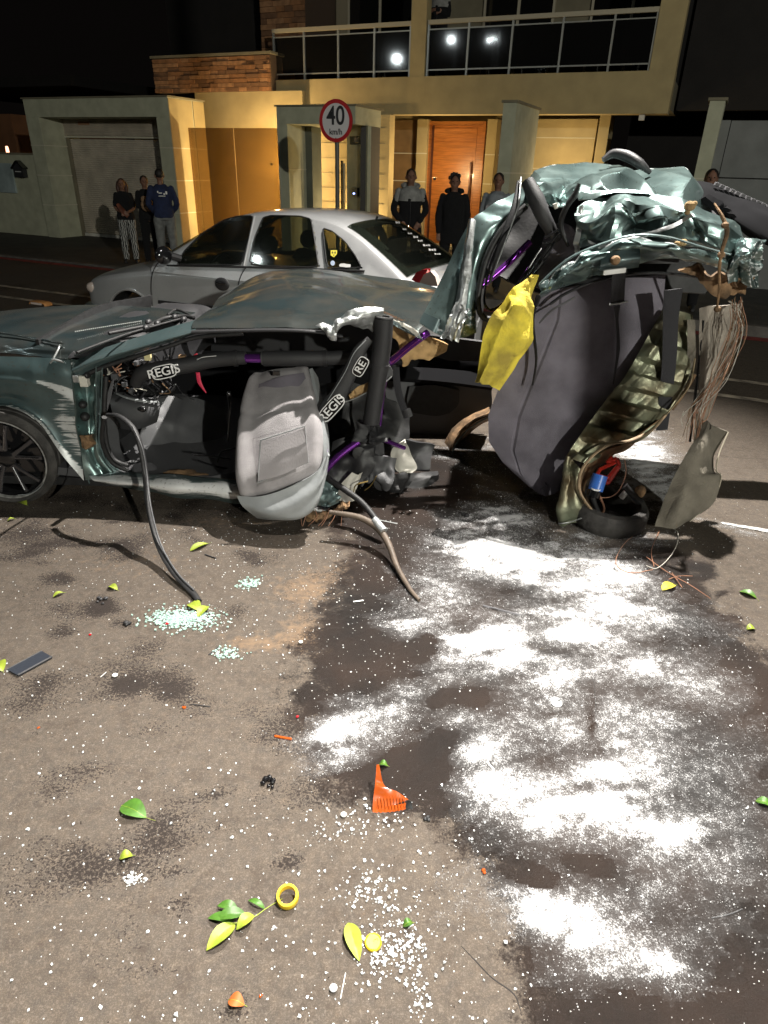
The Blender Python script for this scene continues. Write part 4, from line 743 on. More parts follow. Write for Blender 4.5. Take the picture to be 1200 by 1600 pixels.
# letter strokes along the far edge of the rear window
def krear(px_, py_):
    best = None
    a_, b_, c_ = K(3.20, 1.1, 1.40), K(3.86, 1.1, 1.04), K(3.2, .5, 1.40); n_ = np.cross(b_-a_, c_-a_); n_ /= np.linalg.norm(n_)
    if n_@(EYE-a_) < 0: n_ = -n_
    d = ray(px_, py_); t = ((a_-EYE)@n_)/(d@n_); return EYE+d*t+n_*.035, n_
for cx, cy, w_, h_ in ((619, 352.5, 7, 3), (629.5, 363, 6, 2.2), (638, 369.5, 7, 2.2), (647, 375, 7.5, 3.2), (654, 381, 8, 2.6), (664, 388, 12, 2.8), (673, 395, 12, 3.4), (681, 401.5, 10, 2.2)):
    mb = MB()
    for k in range(3):
        x0 = cx-w_/2+w_*k/3; q = [krear(x0, cy-h_/2+(k % 2)), krear(x0+w_/3*.8, cy-h_/2+.5), krear(x0+w_/3*.9, cy+h_/2+.4), krear(x0+.5, cy+h_/2-.4*(k % 2))]; mb.prism([p for p, _ in q], -q[0][1]*.002)
    mb.build('window_letter', M['whiteplastic'], rw_, False)
def ktube(name, L_, r, m, f=klow, off=0, sm=3, parent=car): mb = MB(); mb.tube([f(a, b, off) for a, b in L_], r, 6, sm); return mb.build(name, m, parent)
ktube('door_gap', [(262, 399), (246, 412), (238, 428), (236, 450), (238, 478)], .0045, M['rubber'], off=.003); ktube('door_gap', [(384, 418), (376, 432), (372, 450), (370, 490)], .0045, M['rubber'], off=.003); ktube('door_gap', [(502, 420), (500, 440), (490, 470)], .0045, M['rubber'], off=.003)
ktube('door_pillar_edge', [(399, 338), (391, 375), (382, 416)], .008, M['silver'], kside, .012); ktube('waist_seal', [(262, 415), (380, 417.5), (500, 421), (570, 424)], .009, M['rubber'], kside, .008)
mb = MB(); a = [klow(247, 469, .012), klow(332, 479, .012), klow(332, 486, .012), klow(247, 474, .012)]; mb.prism(a, Vd*.02); mb.build('side_moulding', M['trim'], car, False)
for hx, hy in ((347, 444),):
    c_ = klow(hx, hy, .0); mb = MB(); mb.ell(c_, (.085, .02, .062), 20, 10, R=np.stack([Ud, Vd, [0, 0, 1]], 1)); hd = mb.build('door_handle', M['trim'], car); mb = MB(); mb.ell(c_-Vd*.02+np.array([0, 0, .012]), (.06, .012, .018), 14, 8, R=np.stack([Ud, Vd, [0, 0, 1]], 1)); mb.build('grip', M['gloss'], hd)
c_ = W(*onv(256, 399, CV-.10)); mb = MB(); mb.ell(c_, (.055, .11, .085), 18, 12, R=np.stack([Ud, Vd, [0, 0, 1]], 1)); mi = mb.build('door_mirror', M['gloss'], car); mb = MB(); mb.tube([c_+Vd*.05, c_+Vd*.16+Ud*.06+np.array([0, 0, -.04])], .035, 8, 1); mb.build('mirror_arm', M['trim'], mi)
tl = [(643, 437), (650, 426), (660, 421.5), (668, 421), (664, 433), (668, 446), (655, 444)]; mb = MB(); mb.prism([W(*onv(a, b, CV+.085)) for a, b in tl], Vd*.08); lamp_o = mb.build('rear_lamp', M['redlens'], car, False)
tw = [(655, 443), (662, 429), (673, 424), (680, 432), (684, 447), (668, 447)]; mb = MB(); mb.prism([W(*onv(a, b, CV+.08)) for a, b in tw], Vd*.08); mb.build('clear_lens', M['whitelens'], lamp_o, False)
ktube('antenna', [(588, 352), (588, 343), (590, 338)], .012, M['trim'], lambda a, b, o: W(*onv(a, b, CV+.9)))
mb = MB(); mb.ell(K(.16, .145, .60), (.11, .05, .065), 14, 8, R=np.stack([Ud, Vd, [0, 0, 1]], 1)); mb.build('headlamp', M['whitelens'], car)
mb = MB(); mb.tube([K(-.03, .5, .40), K(.0, .25, .40), K(.15, .085, .40), K(.44, .022, .40)], .075, 10, 4, .5, upv=[0, 0, 1]); mb.build('front_bumper', M['sillp'], car)
mb = MB(); mb.tube([K(2.35, .36, 1.10)+Ud*.17*cos(a)*.4+np.array([0, 0, .17*sin(a)]) for a in np.linspace(0, 2*pi, 20)], .014, 6, 1)
# ------------------------------------------------------------------ the wrecked car, torn open and folded up at the back
wk = thing('wrecked_car', 'dark teal hatchback torn open along its side with crushed rear folded upward', 'car', (0, 4.2, 0))
def pt(name, m, rows, nu=26, nv=26, th=.004, parent=wk, angle=None, **kw):
    mb = MB(); mb.patch([[q if isinstance(q, np.ndarray) else P(*q) for q in r] for r in rows], nu, nv, th, **kw); return mb.build(name, m, parent, angle=angle)
def tb(name, m, pts, r, n=10, parent=wk, sm=4, **kw):
    mb = MB(); mb.tube([q if isinstance(q, np.ndarray) else P(*q) for q in pts], r, n, sm, **kw); return mb.build(name, m, parent)
pt('bonnet', M['tealtop'], [[Z(-160, 500, .88), Z(-60, 492, .90), Z(20, 484, .93), Z(130, 477, .955), Z(230, 480, .965), Z(305, 488, .965)],
    [Z(-160, 522, .885), Z(-60, 518, .905), Z(10, 510, .935), Z(90, 505, .955), Z(160, 506, .96), Z(225, 513, .96)],
    [Z(-160, 545, .87), Z(-60, 540, .885), Z(5, 533, .91), Z(60, 534, .93), Z(110, 537, .935), Z(150, 540, .935)],
    [Z(-160, 560, .83), Z(-60, 554, .85), Z(0, 551, .86), Z(40, 554, .87), Z(75, 557, .875), Z(104, 559, .88)]], 40, 50, .006, scr=lambda s, t: -.15+0*s, crumple=.004, seed=3)
tb('bonnet_crease', M['tealtop'], [Z(-80, 515, .93), Z(0, 520, .938), Z(60, 530, .94), Z(100, 537, .94)], .007)
def fscr(s, t): return np.where(t > .45, .52*np.clip((t-.5)*3, 0, 1)*np.exp(-((s-.62)/.36)**2), 0)+.5*np.clip((s-.88)*12, 0, 1)*(t > .25)-.06+.45*np.exp(-((s-.33)/.035)**2)*(t > .55)
pt('front_wing', M['teal'], [[(-90, 553, 3.62), (0, 557, 3.62), (35, 558, 3.62), (65, 559, 3.62), (92, 560, 3.62), (114, 563, 3.62)],
    [(-90, 575, 3.58), (0, 580, 3.58), (35, 582, 3.58), (65, 586, 3.58), (92, 592, 3.58), (112, 600, 3.59)],
    [(-90, 600, 3.56), (0, 606, 3.56), (35, 610, 3.56), (65, 620, 3.57), (92, 640, 3.57), (120, 660, 3.58)],
    [(-90, 622, 3.575), (0, 622, 3.575), (35, 628, 3.575), (65, 645, 3.57), (92, 674, 3.57), (124, 705, 3.57)],
    [(-90, 640, 3.55), (0, 633, 3.55), (35, 642, 3.55), (65, 664, 3.55), (95, 708, 3.56), (132, 750, 3.58)]], 70, 80, .005, scr=fscr, fold=lambda s, t: .006*np.exp(-((s-.36)/.03)**2)+.012*np.clip((s-.9)*10, 0, 1)-.008*np.exp(-((s-.7)/.2)**2-((t-.85)/.2)**2), crumple=.006, seed=9)
tb('arch_edge', M['steel'], [(10, 634, 3.545), (38, 643, 3.545), (55, 655, 3.545)], [.004, .012, .006], flat=.4)
mb = MB(); lathe(mb, [(.33, -.01), (.34, .35), (.1, .36)], P(18, 709, 3.60), [0, 1, 0], 40); mb.build('wheel_arch_liner', M['rubber'], wk)
wheel(wk, P(16, 711, 3.62), np.array([.05, -1, .0]), .288, .185, .235, M['gloss'])
tb('tyre_scuff', M['vinyl'], [(28, 773, 3.51), (45, 772, 3.51), (60, 764, 3.51), (68, 755, 3.515)], [.003, .010, .010, .003], flat=.4)
# hinge pillar where the door was
pt('hinge_pillar', M['tealc'], [[(113, 561, 3.60), (122, 563, 3.64), (134, 566, 3.68), (147, 570, 3.62), (160, 575, 3.62)], [(117, 620, 3.58), (126, 620, 3.63), (138, 620, 3.68), (148, 620, 3.60), (158, 620, 3.66)], [(121, 670, 3.57), (131, 670, 3.63), (142, 670, 3.66), (150, 670, 3.60), (159, 670, 3.66)],
    [(126, 712, 3.57), (136, 712, 3.60), (146, 712, 3.63), (155, 712, 3.6), (163, 712, 3.66)], [(134, 750, 3.56), (150, 748, 3.57), (165, 745, 3.6), (180, 743, 3.6), (200, 740, 3.68)]], 44, 40, .006, crumple=.006, seed=5, scr=lambda s, t: .12*np.exp(-((t-.5)/.5)**2)+.35*np.exp(-((s-.03)/.03)**2))
for x, y, w, h in ((130, 632, 6, 6), (133, 651, 7, 7), (137, 586, 4, 5)):
    mb = MB(); c = P(x, y, 3.60); mb.ell(c, (w/265, .03, h/265), 14, 8); mb.build('panel_hole', M['rubber'], wk)
mb = MB(); mb.obox(P(132, 595, 3.60), [.022, 0, 0], [0, .02, 0], [0, 0, .03]); mb.build('hinge', M['cream'], wk); mb = MB(); mb.obox(P(120, 591, 3.59), [.015, 0, 0], [0, .02, 0], [0, 0, .02]); mb.build('hinge', M['steel'], wk)
pt('rust_hole', M['rust'], [[(124, 681, 3.56), (140, 679, 3.58), (154, 686, 3.60)], [(128, 690, 3.56), (140, 692, 3.57), (154, 692, 3.60)], [(128, 699, 3.555), (142, 698, 3.57), (155, 698, 3.59)]], 20, 24, .004, crumple=.02, seed=2)
for L_ in ([(160, 575), (158, 640), (161, 700), (172, 728), (200, 742)], [(115, 565), (113, 600), (120, 660), (128, 720), (140, 755)], [(150, 572), (151, 640), (153, 700), (160, 730)]): tb('pillar_flange', M['sillp'], [(a, b, 3.60) for a, b in L_], .0065, flat=.5)
tb('door_seal', M['rubber'], [(166, 588, 3.62), (163, 640, 3.6), (166, 690, 3.6), (178, 718, 3.6), (200, 728, 3.6)], .014)
# sill
pt('sill', M['sillp'], [[(136, 738, 3.60), (190, 741, 3.58), (260, 744, 3.55), (330, 748, 3.55), (390, 755, 3.55), (460, 768, 3.55), (520, 782, 3.55)], [(140, 744, 3.53), (190, 748, 3.50), (260, 752, 3.47), (330, 756, 3.47), (390, 766, 3.47), (460, 780, 3.47), (515, 792, 3.47)],
    [(148, 752, 3.5), (195, 756, 3.46), (262, 764, 3.44), (330, 772, 3.44), (390, 780, 3.44), (460, 795, 3.44), (510, 803, 3.44)], [(165, 752, 3.6), (200, 760, 3.56), (264, 773, 3.52), (330, 781, 3.5), (390, 790, 3.5), (460, 804, 3.5), (505, 810, 3.5)]], 30, 90, .006, crumple=.011, seed=8, scr=lambda s, t: .56*np.exp(-((s-.5)/.45)**2)-.02)
pt('floor', M['plastic'], [[np.array([x, y, .20]) for x in (-2.0, -1.4, -.8, -.35-.1*(y-3.6))] for y in (3.6, 4.3, 5.1)], 30, 40, .05, crumple=.03, seed=3)
pt('underbody', M['rubber'], [[np.array([x, y, .14]) for x in (-2.9, -1.0, -.45)] for y in (3.62, 4.3, 5.15)], 8, 12, .05)
pt('sill_tread', M['panel'], [[(196, 728, 3.66), (230, 722, 3.72), (250, 732, 3.72)], [(198, 738, 3.62), (230, 738, 3.64), (262, 740, 3.64)]], 8, 12, .004)
pt('carpet_edge', M['rust'], [[(255, 740, 3.62), (330, 735, 3.75), (400, 745, 3.75)], [(255, 745, 3.57), (330, 749, 3.57), (400, 757, 3.57)]], 12, 40, .01, crumple=.015, seed=4)
# dashboard end, console, firewall and far side trim
pt('dashboard_end', M['plastic'], [[(176, 612, 3.95), (200, 614, 3.9), (225, 620, 3.9), (247, 622, 4.0)], [(172, 625, 3.8), (200, 632, 3.78), (226, 634, 3.78), (250, 636, 3.9)], [(176, 648, 3.8), (200, 655, 3.76), (228, 655, 3.78), (248, 650, 3.9)], [(180, 668, 3.9), (205, 672, 3.85), (225, 668, 3.85), (245, 660, 3.95)]], 20, 20, .02)
tb('dashboard_rim', M['vinyl'], [(180, 614, 3.87), (200, 622, 3.80), (226, 627, 3.79), (248, 628, 3.88)], [.008, .012, .014, .008], flat=.5)
mb = MB(); mb.ell(P(221, 640, 3.765), (.03, .012, .018), 16, 8); mb.build('air_vent', M['gloss'], wk)
pt('console', M['plastic'], [[(240, 618, 4.3), (300, 620, 4.4), (350, 640, 4.5)], [(225, 660, 4.1), (290, 655, 4.2), (360, 680, 4.3)], [(215, 700, 4.0), (280, 700, 4.05), (370, 710, 4.15)], [(230, 738, 3.9), (290, 735, 3.95), (375, 745, 4.0)]], 26, 26, .02, crumple=.012, seed=6)
pt('firewall', M['rubber'], [[np.array([-1.95, 3.7, .95]), np.array([-1.9, 4.4, 1.0]), np.array([-1.75, 5.0, .98])], [np.array([-1.9, 3.7, .5]), np.array([-1.85, 4.4, .5]), np.array([-1.8, 5.0, .5])], [np.array([-1.8, 3.7, .15]), np.array([-1.7, 4.4, .15]), np.array([-1.6, 5.0, .15])]], 14, 14, .02, crumple=.02, seed=2)
pt('dashboard', M['trim'], [[np.array([-1.8, 3.8, .93]), np.array([-1.7, 4.4, .95]), np.array([-1.6, 5.0, .93])], [np.array([-1.5, 3.8, .9]), np.array([-1.4, 4.4, .92]), np.array([-1.3, 5.0, .9])], [np.array([-1.45, 3.85, .65]), np.array([-1.35, 4.4, .66]), np.array([-1.3, 5.0, .65])]], 20, 24, .02, crumple=.02, seed=7)
FY = 5.02
pt('far_side_trim', M['matte'], [[(130, 540, FY), (330, 548, FY), (480, 552, FY), (620, 556, FY), (760, 560, FY)], [(130, 565, FY), (330, 568, FY-.04), (480, 570, FY-.04), (620, 575, FY-.04), (760, 580, FY)], [(130, 640, FY), (330, 640, FY), (480, 640, FY), (620, 650, FY), (745, 640, FY)], [(130, 690, FY), (330, 690, FY), (480, 690, FY), (620, 705, FY), (700, 690, FY)]], 20, 50, .03, fold=lambda s, t: .02*np.sin(t*40)*(s > .2)*.2)
pt('rear_side_card', M['plastic'], [[(600, 588, 4.92), (660, 590, 4.92), (720, 598, 4.92), (768, 606, 4.92)], [(604, 630, 4.9), (660, 632, 4.9), (720, 636, 4.9), (766, 640, 4.92)], [(608, 675, 4.9), (660, 680, 4.9), (710, 670, 4.9), (735, 660, 4.92)], [(612, 705, 4.88), (650, 712, 4.88), (690, 708, 4.9), (712, 690, 4.9)]], 24, 30, .02)
pt('armrest', M['matte'], [[(605, 572, 4.9), (690, 576, 4.9), (770, 584, 4.9)], [(605, 590, 4.82), (690, 596, 4.82), (770, 606, 4.82)]], 8, 20, .04)
pt('speaker_pocket', M['rubber'], [[(640, 604, 4.87), (680, 602, 4.87), (718, 610, 4.87)], [(636, 628, 4.86), (680, 630, 4.88), (716, 632, 4.87)], [(645, 645, 4.87), (680, 650, 4.87), (702, 646, 4.87)]], 14, 18, .02)
pt('wheel_housing', M['rust'], [[(764, 636, 4.75), (735, 648, 4.75), (706, 672, 4.75), (688, 706, 4.7), (682, 738, 4.65)], [(766, 648, 4.6), (740, 660, 4.6), (716, 682, 4.6), (702, 712, 4.55), (694, 742, 4.5)], [(768, 655, 4.9), (745, 668, 4.9), (724, 690, 4.9), (712, 716, 4.85), (706, 742, 4.8)]], 16, 30, .01, crumple=.008, seed=4)
tb('housing_edge', M['sillp'], [(766, 650, 4.55), (735, 668, 4.55), (715, 690, 4.5), (704, 715, 4.48), (694, 738, 4.45)], .008, flat=.5)
pt('torn_floor', M['rust'], [[(640, 715, 4.5), (665, 712, 4.5), (695, 720, 4.5)], [(636, 728, 4.3), (664, 735, 4.3), (700, 735, 4.3)], [(645, 735, 4.2), (665, 742, 4.2), (690, 740, 4.2)]], 16, 20, .01, crumple=.03, seed=4)
# loose wiring behind the dashboard
rs = np.random.RandomState(21); mb = MB()
for k in range(46):
    x, y = rs.uniform(166, 262), rs.uniform(560, 618); L_ = [P(x, y, rs.uniform(3.8, 4.2))]
    for j in range(3): x += rs.uniform(-22, 22); y += rs.uniform(-14, 18); L_.append(P(x, y, rs.uniform(3.75, 4.1)))
    mb.tube(L_, rs.uniform(.003, .007), 5, 3)
mb.build('wiring_loom', M['trim'], wk)
for k in range(14):
    x, y = rs.uniform(170, 255), rs.uniform(572, 612); tb('wire', M[['copper', 'cream', 'rust', 'copper', 'plastic'][k % 5]], [(x, y, 3.8), (x+rs.uniform(-15, 15), y+rs.uniform(-10, 14), 3.78), (x+rs.uniform(-25, 25), y+rs.uniform(-12, 22), 3.82)], .0035, 5)
for x, y, r in ((213, 567, 3), (180, 588, 5), (195, 600, 3.5), (205, 610, 3), (285, 560, 5), (293, 566, 4), (222, 585, 4)):
    mb = MB(); mb.obox(P(x, y, 3.78), [r/270, 0, 0], [0, .02, 0], [0, 0, r/260]); mb.build('connector', M['rust'] if r > 3.5 and x != 180 else M['plastic'], wk)
mb = MB(); mb.obox(P(231, 557, 3.80), [.019, 0, 0], [0, .012, 0], [0, 0, .022]); mb.build('relay', mat('cream_yellow', (.62, .55, .30), .5), wk)
pt('broken_trim', M['panel'], [[(178, 592, 3.72), (174, 596, 3.72)], [(172, 625, 3.72), (163, 632, 3.72)], [(163, 655, 3.72), (160, 650, 3.72)]], 10, 6, .006)
# windscreen pillar, cowl, wipers
pt('windscreen_pillar', M['teal'], [[(112, 566, 3.66), (150, 548, 3.70), (210, 528, 3.74), (262, 512, 3.76), (305, 500, 3.78)], [(112, 578, 3.58), (150, 562, 3.60), (210, 544, 3.62), (262, 529, 3.64), (305, 517, 3.66)], [(122, 590, 3.60), (152, 573, 3.62), (210, 553, 3.66), (262, 536, 3.68), (305, 522, 3.7)]], 14, 50, .01, scr=lambda s, t: -.1+0*s)
tb('pillar_seal', M['rubber'], [(124, 592, 3.6), (155, 576, 3.62), (212, 557, 3.64), (264, 541, 3.66), (308, 527, 3.68), (380, 521, 3.66)], .012)
pt('cowl', M['trim'], [[Z(120, 552, .90), Z(180, 530, .92), Z(250, 508, .93), Z(330, 488, .95)], [Z(110, 560, .88), Z(165, 542, .90), Z(235, 520, .91), Z(318, 497, .93)]], 8, 40, .02, crumple=.01, seed=3)
for L_, r in (([(120, 551), (170, 532), (215, 517), (290, 496)], .007), ([(225, 515), (255, 498), (285, 494), (303, 497)], .012), ([(170, 521), (215, 512), (240, 508)], .010), ([(262, 492), (275, 484), (292, 490), (303, 498)], .008)): tb('wiper', M['rubber'], [Z(a, b, .985) for a, b in L_], r)
for x, y in ((228, 512), (232, 503), (273, 495), (287, 499), (246, 505)): mb = MB(); mb.ell(Z(x, y, .99), (.02, .03, .018), 10, 6); mb.build('wiper_pivot', M['trim'], wk)
mb = MB()
for k in range(34): mb.ell(Z(118+k*3.1, 518-k*.52+.004*k*k*.2, .968), (.0035, .0035, .003), 6, 4)
o = mb.build('seal_clip', M['whiteplastic'], wk); stuff(o)
tb('bent_stay', M['steel'], [(79, 568, 3.6), (88, 552, 3.62), (96, 535, 3.68)], .006); tb('bent_stay', M['steel'], [(79, 567, 3.6), (84, 562, 3.6), (100, 566, 3.6)], .006)
# roof
pt('roof', M['tealtop'], [[(352, 458, 4.95), (385, 440, 5.0), (425, 425, 5.05), (480, 420, 5.1), (530, 422, 5.1), (590, 431, 5.1), (650, 440, 5.0), (695, 452, 4.9)],
    [(345, 463, 4.7), (385, 446, 4.75), (430, 432, 4.8), (480, 430, 4.85), (535, 435, 4.8), (590, 443, 4.8), (645, 449, 4.75), (692, 458, 4.7)],
    [(332, 476, 4.3), (380, 462, 4.3), (430, 450, 4.35), (480, 452, 4.3), (535, 452, 4.35), (585, 462, 4.3), (635, 470, 4.35), (680, 475, 4.3)],
    [(315, 492, 3.95), (370, 484, 3.95), (430, 476, 3.95), (480, 478, 3.92), (540, 474, 3.95), (585, 480, 3.95), (630, 492, 3.98), (672, 500, 4.0)],
    [(303, 503, 3.76), (370, 500, 3.75), (430, 496, 3.72), (480, 497, 3.72), (535, 492, 3.74), (590, 484, 3.78), (622, 500, 3.82), (655, 515, 3.85)],
    [(300, 513, 3.68), (370, 512, 3.66), (430, 511, 3.64), (480, 512, 3.64), (520, 508, 3.66), (585, 492, 3.72), (625, 512, 3.78), (662, 530, 3.8)]], 70, 90, .006, crumple=.010, seed=12, scr=lambda s, t: -.12+.5*np.clip((s-.86)*8, 0, 1)*np.exp(-((t-.75)/.12)**2))
tb('roof_rail', M['trim'], [(300, 519, 3.66), (370, 517, 3.64), (440, 516, 3.62), (500, 519, 3.62), (535, 526, 3.64)], .016, flat=.6)
pt('torn_roof_edge', M['steel'], [[(492, 508, 3.62), (515, 497, 3.62), (545, 487, 3.64), (575, 480, 3.68), (600, 481, 3.70)], [(500, 512, 3.60), (520, 508, 3.58), (548, 500, 3.60), (578, 493, 3.66), (596, 496, 3.70)], [(505, 520, 3.60), (525, 520, 3.58), (545, 512, 3.62), (572, 505, 3.68), (585, 508, 3.72)], [(515, 524, 3.62), (523, 529, 3.60), (537, 519, 3.66), (560, 510, 3.7), (580, 512, 3.74)]], 30, 40, .004, crumple=.022, seed=6)
pt('headliner', M['headliner'], [[(605, 503, 3.84), (640, 518, 3.95), (700, 536, 4.05)], [(612, 524, 3.9), (645, 548, 3.95), (690, 552, 4.1)], [(622, 545, 3.95), (632, 573, 3.9), (650, 568, 4.0)]], 24, 24, .008, crumple=.02, seed=5)
pt('headliner_strip', M['cream'], [[(613, 498, 3.80), (635, 506, 3.80), (655, 520, 3.8)], [(612, 503, 3.79), (634, 512, 3.79), (650, 526, 3.8)]], 8, 24, .006, crumple=.01, seed=5)
pt('far_roof_panel', M['trim'], [[(330, 520, 5.0), (480, 500, 5.05), (640, 520, 5.0), (760, 535, 4.9)], [(330, 552, 5.05), (480, 556, 5.05), (640, 562, 5.05), (770, 565, 4.95)]], 8, 20, .02)
# roll cage with foam padding
def label(cx, cy, Y, x2, y2, s, size, par):
    a, b = P(cx, cy, Y), P(x2, y2, Y); d = b-a; L_ = np.linalg.norm(d); n_ = EYE-a; n_ /= np.linalg.norm(n_); c = (a+b)/2; u_ = d/L_; n_ = n_-u_*(n_@u_); n_ /= np.linalg.norm(n_); w_ = np.cross(n_, u_)
    for off, k, m_ in ((0, 1.0, M['white']), (.0015, .93, M['gloss'])):
        h = L_/2*1.06*k+(.0 if k == 1 else 0); q = size*.72*(k if k == 1 else .86); poly = [c+u_*(h*(abs(cos(t))**.5*np.sign(cos(t))))+w_*(q*(abs(sin(t))**.6*np.sign(sin(t))))+n_*off for t in np.linspace(0, 2*pi, 29)[:-1]]
        mb = MB(); mb.prism(poly, n_*.001); lo = mb.build('label', m_, par, False)
    text('lettering', s, size*1.25, M['white'], c+n_*.004, u_, n_, par, ext=.001, sx=1.15)
t1 = tb('cage_padding', M['foam'], [(212, 600, 3.68), (222, 584, 3.66), (250, 577, 3.66), (290, 571, 3.68), (330, 563, 3.7), (365, 560, 3.7), (384, 559, 3.7)], [.035, .043, .045, .045, .043, .04, .036], 16)
tb('cage_padding', M['foam'], [(412, 560, 3.7), (460, 560, 3.7), (505, 560, 3.72)], .044, 16); tb('cage_padding', M['foam'], [(508, 560, 3.72), (550, 558, 3.74), (592, 556, 3.78)], .040, 16)
tb('cage_tube', M['purple'], [(375, 560, 3.7), (400, 560, 3.7), (420, 560, 3.7)], .025, 12); tb('cage_clamp', M['plastic'], [(409, 560, 3.7), (418, 560, 3.7)], .037, 12); tb('padding_band', M['trim'], [(506, 560, 3.72), (511, 560, 3.72)], .048, 14); tb('padding_band', M['trim'], [(365, 560, 3.7), (371, 560, 3.7)], .046, 14)
label(238, 585, 3.595, 274, 577, 'REGIS', .052, t1); tb('label_edge', M['white'], [(308, 562, 3.645), (318, 558, 3.64), (338, 556, 3.655)], .005, flat=.4)
t2 = tb('cage_padding', M['foam'], [(600, 497, 3.68), (598, 530, 3.68), (593, 570, 3.68)], .052, 16); tb('cage_padding', M['foam'], [(593, 574, 3.68), (586, 620, 3.68), (580, 660, 3.68)], .050, 16)
mb = MB(); lathe(mb, [(.053, 0), (.05, .006), (.032, .006), (.03, -.03), (.001, -.03)], P(600, 496, 3.68), P(600, 490, 3.68)-P(599, 500, 3.68), 20); mb.build('padding_end', M['rubber'], wk); tb('padding_band', M['trim'], [(594, 568, 3.68), (593, 576, 3.68)], .055, 14)
t3 = tb('side_padding', M['foam'], [(578, 530, 3.62), (562, 548, 3.60), (548, 580, 3.58), (530, 615, 3.56), (508, 645, 3.54), (498, 668, 3.54)], [.02, .035, .04, .045, .05, .03], 14, flat=.45, upv=[0, -1, 0])
tb('padding_seam', M['vinyl'], [(572, 531, 3.595), (553, 552, 3.575), (540, 580, 3.56), (522, 610, 3.54), (503, 640, 3.53)], .0025)
label(503, 655, 3.505, 534, 621, 'REGIS', .052, t3); label(556, 586, 3.545, 571, 560, 'RE', .045, t3)
tb('cage_tube', M['purple'], [(606, 568, 3.75), (615, 562, 3.78), (635, 545, 3.85), (668, 520, 3.95)], .022, 12); tb('cage_tube', M['purple'], [(604, 585, 3.78), (598, 620, 3.8), (591, 690, 3.85)], .011, 10); tb('cage_tube', M['purple'], [(578, 683, 3.75), (606, 690, 3.8), (632, 700, 3.9)], .013, 10)
tb('cage_tube', M['purple'], [(505, 738, 3.65), (530, 712, 3.68), (560, 690, 3.72)], .022, 10)
pt('steel_bracket', M['plastic'], [[(596, 582, 3.7), (608, 572, 3.7), (614, 580, 3.7)], [(598, 592, 3.7), (610, 592, 3.7), (614, 586, 3.7)]], 8, 8, .01); pt('torn_pillar_trim', M['headliner'], [[(545, 618, 3.72), (560, 604, 3.72), (600, 590, 3.7)], [(548, 625, 3.72), (566, 616, 3.72), (598, 598, 3.7)]], 10, 20, .006, crumple=.01)
tb('trim_edge', M['steel'], [(540, 628, 3.68), (560, 620, 3.68), (600, 598, 3.68), (612, 588, 3.68)], .0035)
tb('seat_belt', M['belt'], [(618, 570, 4.0), (622, 610, 4.0), (634, 648, 4.0)], .022, 6, flat=.15, upv=[0, -1, 0]); tb('belt_tongue', M['trim'], [(634, 640, 4.0), (638, 652, 4.0)], .03, 6, flat=.3, upv=[0, -1, 0])
tb('red_strap', mat('pink_red_strap', (.6, .03, .08), .6), [(309, 582, 3.8), (312, 598, 3.8), (322, 614, 3.8)], [.012, .012, .003], 6, flat=.3, upv=[0, -1, 0]); tb('red_strap', mat('pink_red_strap2', (.55, .02, .05), .6), [(305, 553, 3.8), (312, 562, 3.8)], .012, 6, flat=.3, upv=[0, -1, 0])
mb = MB(); mb.ell(P(281, 565, 3.74), (.012, .012, .012)); mb.build('red_button', M['red'], wk)
tb('gear_lever', M['gloss'], [(358, 615, 3.95), (359, 640, 3.92), (356, 690, 3.9)], [.016, .008, .006]); mb = MB(); mb.ell(P(358, 616, 3.93), (.017, .017, .022)); mb.build('lever_knob', M['gloss'], wk)
for L_ in ([(300, 710), (330, 713), (362, 718)], [(310, 720), (335, 728), (366, 735)], [(340, 722), (346, 706), (368, 700)]): tb('seat_runner', M['chrome'] if L_[0][0] == 300 else M['gloss'], [(a, b, 3.72) for a, b in L_], .008, flat=.6)
pt('footwell_panel', M['plastic'], [[(165, 650, 3.68), (172, 648, 3.70), (185, 660, 3.75)], [(163, 690, 3.68), (172, 700, 3.72), (190, 705, 3.78)], [(180, 718, 3.66), (192, 722, 3.70), (215, 722, 3.75)]], 14, 14, .008)
# driver's seat back hanging out of the side, near face towards the road
def seatfold(s, t): e = np.minimum(t, 1-t); return .030*np.exp(-((e-.10)/.09)**2)-.02*np.exp(-(np.minimum(e, np.minimum(s, 1-s))/.03)**2)+.008*np.exp(-((s-.33)/.02)**2)*-1
sb = pt('seat_back', M['fabric'], [[(392, 588, 3.800), (415, 576, 3.780), (450, 571, 3.770), (482, 572, 3.800)], [(378, 625, 3.679), (410, 615, 3.627), (455, 608, 3.613), (490, 604, 3.677)], [(370, 665, 3.545), (410, 660, 3.469), (460, 650, 3.458), (500, 645, 3.512)], [(366, 705, 3.431), (410, 705, 3.351), (460, 695, 3.339), (508, 685, 3.388)],
    [(366, 745, 3.337), (410, 745, 3.257), (460, 735, 3.255), (505, 722, 3.316)], [(374, 778, 3.289), (412, 776, 3.230), (455, 762, 3.242), (490, 748, 3.314)]], 50, 44, .11, fold=seatfold)
pt('seat_insert', M['fabric2'], [[(407, 690, 3.324), (440, 684, 3.314), (476, 668, 3.327)], [(405, 722, 3.271), (440, 716, 3.256), (480, 700, 3.275)], [(403, 752, 3.231), (440, 742, 3.224), (482, 722, 3.256)]], 14, 16, .012, parent=sb)
pt('seat_headrest_panel', M['felt'], [[(405, 600, 3.690), (440, 588, 3.670), (475, 582, 3.700)], [(400, 625, 3.624), (440, 618, 3.595), (482, 608, 3.623)], [(398, 650, 3.538), (440, 642, 3.504), (480, 632, 3.543)]], 14, 16, .012, parent=sb)
for L_ in ([(407, 688), (476, 666), (482, 722), (403, 754), (407, 688)],): tb('seat_piping', M['vinyl'], [(a, b, 3.365-max(0, b-600)/200*.17) for a, b in L_], .004, sm=1, parent=sb)
